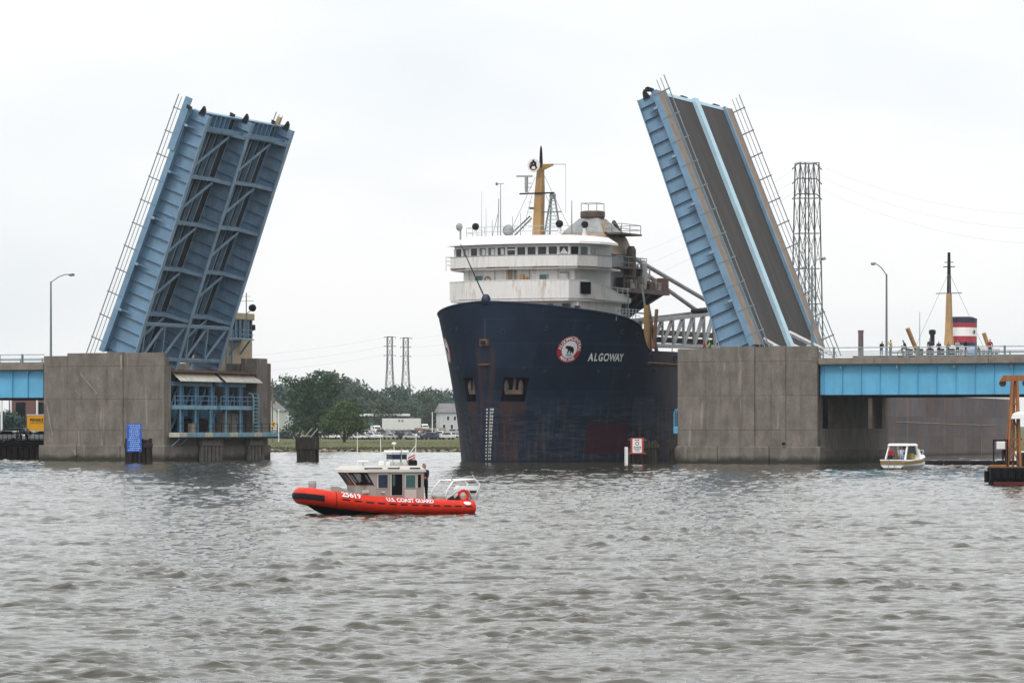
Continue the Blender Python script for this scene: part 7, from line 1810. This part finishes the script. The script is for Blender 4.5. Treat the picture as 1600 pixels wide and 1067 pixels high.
# poles, sign
def pole(label, px, d, py_top, r_, mat='timber_grey', arms=True, group='poles on the far bank'):
    x, y, z = at(px, py_top, d); g0 = gz(x, y); t_ = thing('utility_pole' if arms else 'white_post', label, 'pole', (x, y, g0), 0, group)
    MB().tube((0, 0, -.3), (0, 0, z - g0), r_, r_ * .75, 8).build('shaft', mat, t_)
    if arms:
        MB().beam((-.9, 0, z - g0 - .6), (.9, 0, z - g0 - .6), .14).build('crossarm', mat, t_)
        for xx in (-.8, 0, .8): MB().lathe([(.07, z - g0 - .5), (.09, z - g0 - .3)], (xx, 0, 0), 6).build('insulator', 'galv', t_)
    else: MB().lathe([(r_ * 1.3, z - g0), (r_ * 1.4, z - g0 + .12), (.02, z - g0 + .2)], (0, 0, 0), 8).build('cap', mat, t_)
    return t_
pole('brown utility pole between the left pier and the large dark tree', 425.5, 690, 591, .16)
pole('thin white post left of the large dark tree', 435.5, 760, 641, .12, 'white_paint', False)
pole('thin white post left of the white house', 675.5, 990, 645, .15, 'white_paint', False)
x, y, z = at(427, 663, 689.0)
sgn = thing('arrow_sign', 'yellow chevron arrow sign on the utility pole by the left pier', 'sign', (x, y - .3, z))
MB().cbox(-.36, .36, -.02, .02, -.45, .45, .02).build('panel', 'sign_yellow', sgn)
MB().prism([(.18, -.03, .4), (-.2, -.03, 0), (.18, -.03, -.4), (.30, -.03, -.4), (.0, -.03, 0), (.30, -.03, .4)], (0, .005, 0)).build('arrow', 'print_black', sgn)

# ---- lattice towers and wires
def pylon(label, px, d, py_top, w_top, w_bot, arms, mat='pylon_steel', bays=7, two=False):
    x, y, z = at(px, py_top, d); g0 = gz(x, y); Hh = z - g0
    t_ = thing('power_pylon', label, 'pylon', (x, y, g0), R(14), 'lattice power pylons'); m_ = .030 * w_bot if not two else .125
    def wz(f): return (w_bot + (w_top - w_bot) * min(1, f / .72)) / 2 if not two else (w_bot + (w_top - w_bot) * f) / 2
    n = bays
    for sx, sy in ((-1, -1), (1, -1), (1, 1), (-1, 1)):
        mb = MB()
        for i in range(n):
            f0, f1 = i / n, (i + 1) / n; mb.beam((sx * wz(f0), sy * wz(f0) * .8, f0 * Hh), (sx * wz(f1), sy * wz(f1) * .8, f1 * Hh), m_ * 1.5)
        if two:
            for i in range(n):
                f0, f1 = i / n, (i + 1) / n; mb.beam((sx * wz(f0) * .42, sy * wz(f0) * .8, f0 * Hh), (sx * wz(f1) * .46, sy * wz(f1) * .8, f1 * Hh), m_ * 1.3)
        mb.build('leg', mat, t_)
    for i in range(n):
        f0, f1 = i / n, (i + 1) / n; a, b = wz(f0), wz(f1); br = MB()
        for sy in (-1, 1):
            cols_ = ((-1, 1),) if not two else ((-1, -.44), (-.44, .44), (.44, 1))
            for c0, c1 in cols_:
                br.beam((c0 * a, sy * a * .8, f0 * Hh), (c1 * b, sy * b * .8, f1 * Hh), m_ * .6); br.beam((c1 * a, sy * a * .8, f0 * Hh), (c0 * b, sy * b * .8, f1 * Hh), m_ * .6)
            br.beam((-b, sy * b * .8, f1 * Hh), (b, sy * b * .8, f1 * Hh), m_ * .8)
        for sx in (-1, 1):
            br.beam((sx * a, -a * .8, f0 * Hh), (sx * b, b * .8, f1 * Hh), m_ * .6); br.beam((sx * b, -b * .8, f1 * Hh), (sx * b, b * .8, f1 * Hh), m_ * .6)
        br.build('lattice_bay', mat, t_)
    for (f, reach) in arms:
        mb = MB(); w_ = wz(f)
        mb.beam((-reach, 0, f * Hh - (.02 * Hh if two else 0)), (-w_, 0, f * Hh), m_ * 1.2).beam((w_, 0, f * Hh), (reach, 0, f * Hh - (.02 * Hh if two else 0)), m_ * 1.2).beam((-w_, 0, f * Hh), (w_, 0, f * Hh), m_ * 1.4)
        mb.build('crossarm', mat, t_)
        if not two: MB().tube((-reach, 0, f * Hh), (-reach, 0, f * Hh - .5), .12, n=6).tube((reach, 0, f * Hh), (reach, 0, f * Hh - .5), .12, n=6).build('insulator', mat, t_)
    return t_
pylon('left one of the two distant lattice pylons above the trees', 609, 1500, 526, 2.1, 5.4, ((.995, 2.4), (.90, 2.4), (.80, 2.4)), bays=9)
pylon('right one of the two distant lattice pylons above the trees', 634, 1520, 527.5, 2.1, 5.4, ((.995, 2.4), (.90, 2.2), (.80, 2.2)), bays=9)
pylon('tall broad lattice power tower behind the right raised leaf', 1261, 620, 255, 3.4, 5.2, ((.997, 2.7), (.945, 2.7), (.89, 2.7)), bays=8, two=True)
def wire(label, p, q, sag, r_=.035):
    p, q = Vector(p), Vector(q); pts = [p.lerp(q, f) - Vector((0, 0, sag * 4 * f * (1 - f))) for f in [i / 24 for i in range(25)]]
    o = MB().path(pts, r_, 4).build('power_line', 'rail_light'); tag(o, label, 'wire', 'overhead power lines'); return o
for i, (pa, pb) in enumerate((((415, 551), (603, 527)), ((417, 563), (603, 541)), ((417, 575), (603, 554)))):
    wire('%s power line left of the distant pylons' % ['top', 'middle', 'bottom'][i], at(pa[0] - 160, pa[1] + 10, 1250), at(pb[0], pb[1], 1500), 2.0)
for i, (pa, pb) in enumerate((((640, 529), (760, 503)), ((640, 542), (760, 522)), ((640, 555), (760, 540)))):
    wire('%s power line from the distant pylons to the ship' % ['top', 'middle', 'bottom'][i], at(pa[0], pa[1], 1500), at(pb[0], pb[1], 1500), 1.5)
for i in range(3):
    wire('%s power line right of the broad lattice tower' % ['top', 'middle', 'bottom'][i], at(1279, 258 + 18 * i, 620), at(1780, 318 + 26 * i, 620), 4.5, .016)
    wire('%s power line between the broad lattice tower and the ship' % ['top', 'middle', 'bottom'][i], at(1243, 262 + 18 * i, 620), at(905, 415 + 24 * i, 900), 3.5, .016)
# brick stack
x, y, z = at(1345, 516, 900); g0 = gz(x, y)
st_ = thing('chimney_stack', 'tall dark brick chimney stack beyond the right span', 'chimney', (x, y, g0))
MB().lathe([(.78, -.3), (.72, (z - g0) * .5), (.66, z - g0 - .6)], (0, 0, 0), 16).build('shaft', 'brick_stack', st_, smooth=False)
MB().lathe([(.74, z - g0 - .6), (.74, z - g0)], (0, 0, 0), 16).build('crown', 'brick_stack', st_)

# ---- quay under the left span: piles, railing, cars, yellow truck, people
q0 = at(-60, YH, 394); q1 = at(140, YH, 394)
qy = thing('quay', 'timber quay with dark railing under the left approach span', 'quay', ((q0[0] + q1[0]) / 2, 394, 0))
hw = (q1[0] - q0[0]) / 2
MB().box(-hw - 60, hw, .6, 70, 1.2, 1.62).build('deck', 'asphalt', qy)
MB().cbox(-hw - 60, hw, -.1, .9, 1.35, 1.85, .05).build('cap_beam', 'black_steel', qy)
n = int((hw * 2) / .62)
for i in range(n):
    xx = -hw + (i + .5) * .62
    MB().tube((xx, .25 + rnd.uniform(-.06, .06), -2), (xx + rnd.uniform(-.05, .05), .25, 1.4), .29, .28, 9).build('pile', 'timber_red', qy)
MB().box(-hw - 60, hw, .55, .62, -1.5, 1.3).build('backing_wall', 'timber', qy)
for z in (2.2, 2.85): MB().beam((-hw, .2, z), (hw, .2, z), .08).build('rail', 'black_steel', qy)
for i in range(int(hw * 2 / .5)): MB().beam((-hw + i * .5, .2, 1.8), (-hw + i * .5, .2, 2.9), .06).build('rail_post', 'black_steel', qy)
ZQ = 1.63
def qx(px, d): return at(px, YH, d)[0]
person('person in a white shirt standing left of another at the quay railing', (qx(27, 396), 396, ZQ), R(-90), (0.50, 0.42, 0.42), (0.10, 0.12, 0.2), pose='arms', h=1.6)
person('bald person in pale pink beside the one in white at the quay railing', (qx(32.5, 396.3), 396.3, ZQ), R(-90), (0.42, 0.26, 0.22), (0.05, 0.06, 0.1), pose='stand', h=1.66, hair=(0.32, 0.19, 0.14))
person('person in a bright white shirt and dark shorts nearest the yellow truck', (qx(42.5, 396.3), 396.3, ZQ), R(-120), (0.66, 0.62, 0.64), (0.03, 0.03, 0.05), pose='walk', h=1.74)
for i, (kd, cl, px, d, lb) in enumerate((('sedan', 'white', 8, 404, 'white sedan nearest the left picture edge on the quay'), ('sedan', 'black', 34, 408, 'black sedan behind the people on the quay'), ('suv', 'black', 14, 414, 'black suv behind the white sedan on the quay'), ('sedan', 'silver', 52, 411, 'silver sedan in front of the yellow truck'), ('sedan', 'white', 64, 405, 'white sedan half hidden by the left pier'))):
    car(kd, cl, lb, (qx(px, d), d, ZQ), R(168) + rnd.uniform(-.1, .1), 'cars on the quay')
x, y, _ = at(62, YH, 422)
yt = thing('box_truck', 'yellow box truck parked on the quay beside the left pier', 'truck', (x, y, ZQ))
MB().cbox(-1.32, 4.2, -1.2, 1.2, .9, 3.25, .05).build('box', 'yellow_truck', yt)
MB().box(-1.36, 4.2, -1.24, 1.24, 3.252, 3.36).build('box_top', 'trailer_white', yt)
mb = MB(); vs, fs = text_flat('PENSKE', .52, 'LEFT'); mb._add([(-1.0 + x * .9, -1.206, 2.65 + y) for x, y, _ in vs], fs); mb.build('lettering', 'print_black', yt)
MB().box(-1.0, .9, -1.21, -1.203, 2.28, 2.33).build('box_stripe', 'print_black', yt)
MB().cbox(4.3, 6.0, -1.05, 1.05, .6, 2.3, .1).build('cab', 'yellow_truck', yt)
for xx in (-.3, 5.1):
    for yy in (-1, 1): MB().lathe([(.1, -.14), (.45, -.14), (.45, .14), (.1, .14)], (xx, yy, .45), 12, 'y').build('wheel', 'rubber', yt)
MB().box(-1.2, 5.6, -.5, .5, .55, .9).build('chassis', 'black_steel', yt)
x, y, _ = at(46, YH, 452)
bb = thing('brick_building', 'brown brick building with pale columns behind the yellow truck', 'building', (x, y, 1.2))
MB().box(-2.6, 14, 0, 10, 0, 6.2).build('wall', 'wall_brick', bb)
for i in range(4): MB().box(-1.7 + i * 2.6, -.5 + i * 2.6, -.04, 0, 2.2, 5.4).build('window', 'glass_dark', bb)
for i in range(4): MB().tube((-2.2 + i * 3.3, -1.0, 0), (-2.2 + i * 3.3, -1.0, 6.0), .12, n=8).build('column', 'white_paint', bb)
x, y, _ = at(2.5, YH, 432)
wp_ = thing('white_post', 'white post at the left picture edge under the approach span', 'pole', (x, y, 1.62))
MB().tube((0, 0, 0), (0, 0, 5.2), .13, n=8).build('shaft', 'white_paint', wp_); MB().lathe([(.2, 5.2), (.2, 5.3)], (0, 0, 0), 8).build('cap', 'white_paint', wp_)
# shrubs beside the brick building
for i, (px, py) in enumerate(((10, 640), (20, 646), (1, 648))):
    x, y, z = at(px, py, 440 + i * 6); cm, tm = kinds[(i + 1) % 6]
    tree('%s shrub from the left in front of the brick building' % ['leafy middle', 'smaller right hand', 'smallest left hand'][i], (x, y, 1.2), cm, tm, (z - 1.2) / 12.4, i * 1.3, 'shrubs under the left span')

# ---- haze: one closed box of even pale air round everything
hz = MB().box(-2600, 2600, -60, 2300, -3.0, 62.0).build('haze', 'galv')
hz.data.materials.clear()
hm = bpy.data.materials.new('haze'); hm.use_nodes = True; hn = hm.node_tree.nodes; hl = hm.node_tree.links
hn.clear(); ho = hn.new('ShaderNodeOutputMaterial'); hv = hn.new('ShaderNodeVolumePrincipled')
hv.inputs['Color'].default_value = (0.80, 0.88, 0.96, 1); hv.inputs['Density'].default_value = 0.00006; hv.inputs['Anisotropy'].default_value = 0.2
hl.new(hv.outputs[0], ho.inputs['Volume']); hz.data.materials.append(hm)
tag(hz, 'thin pale river haze', None, None, 'stuff')
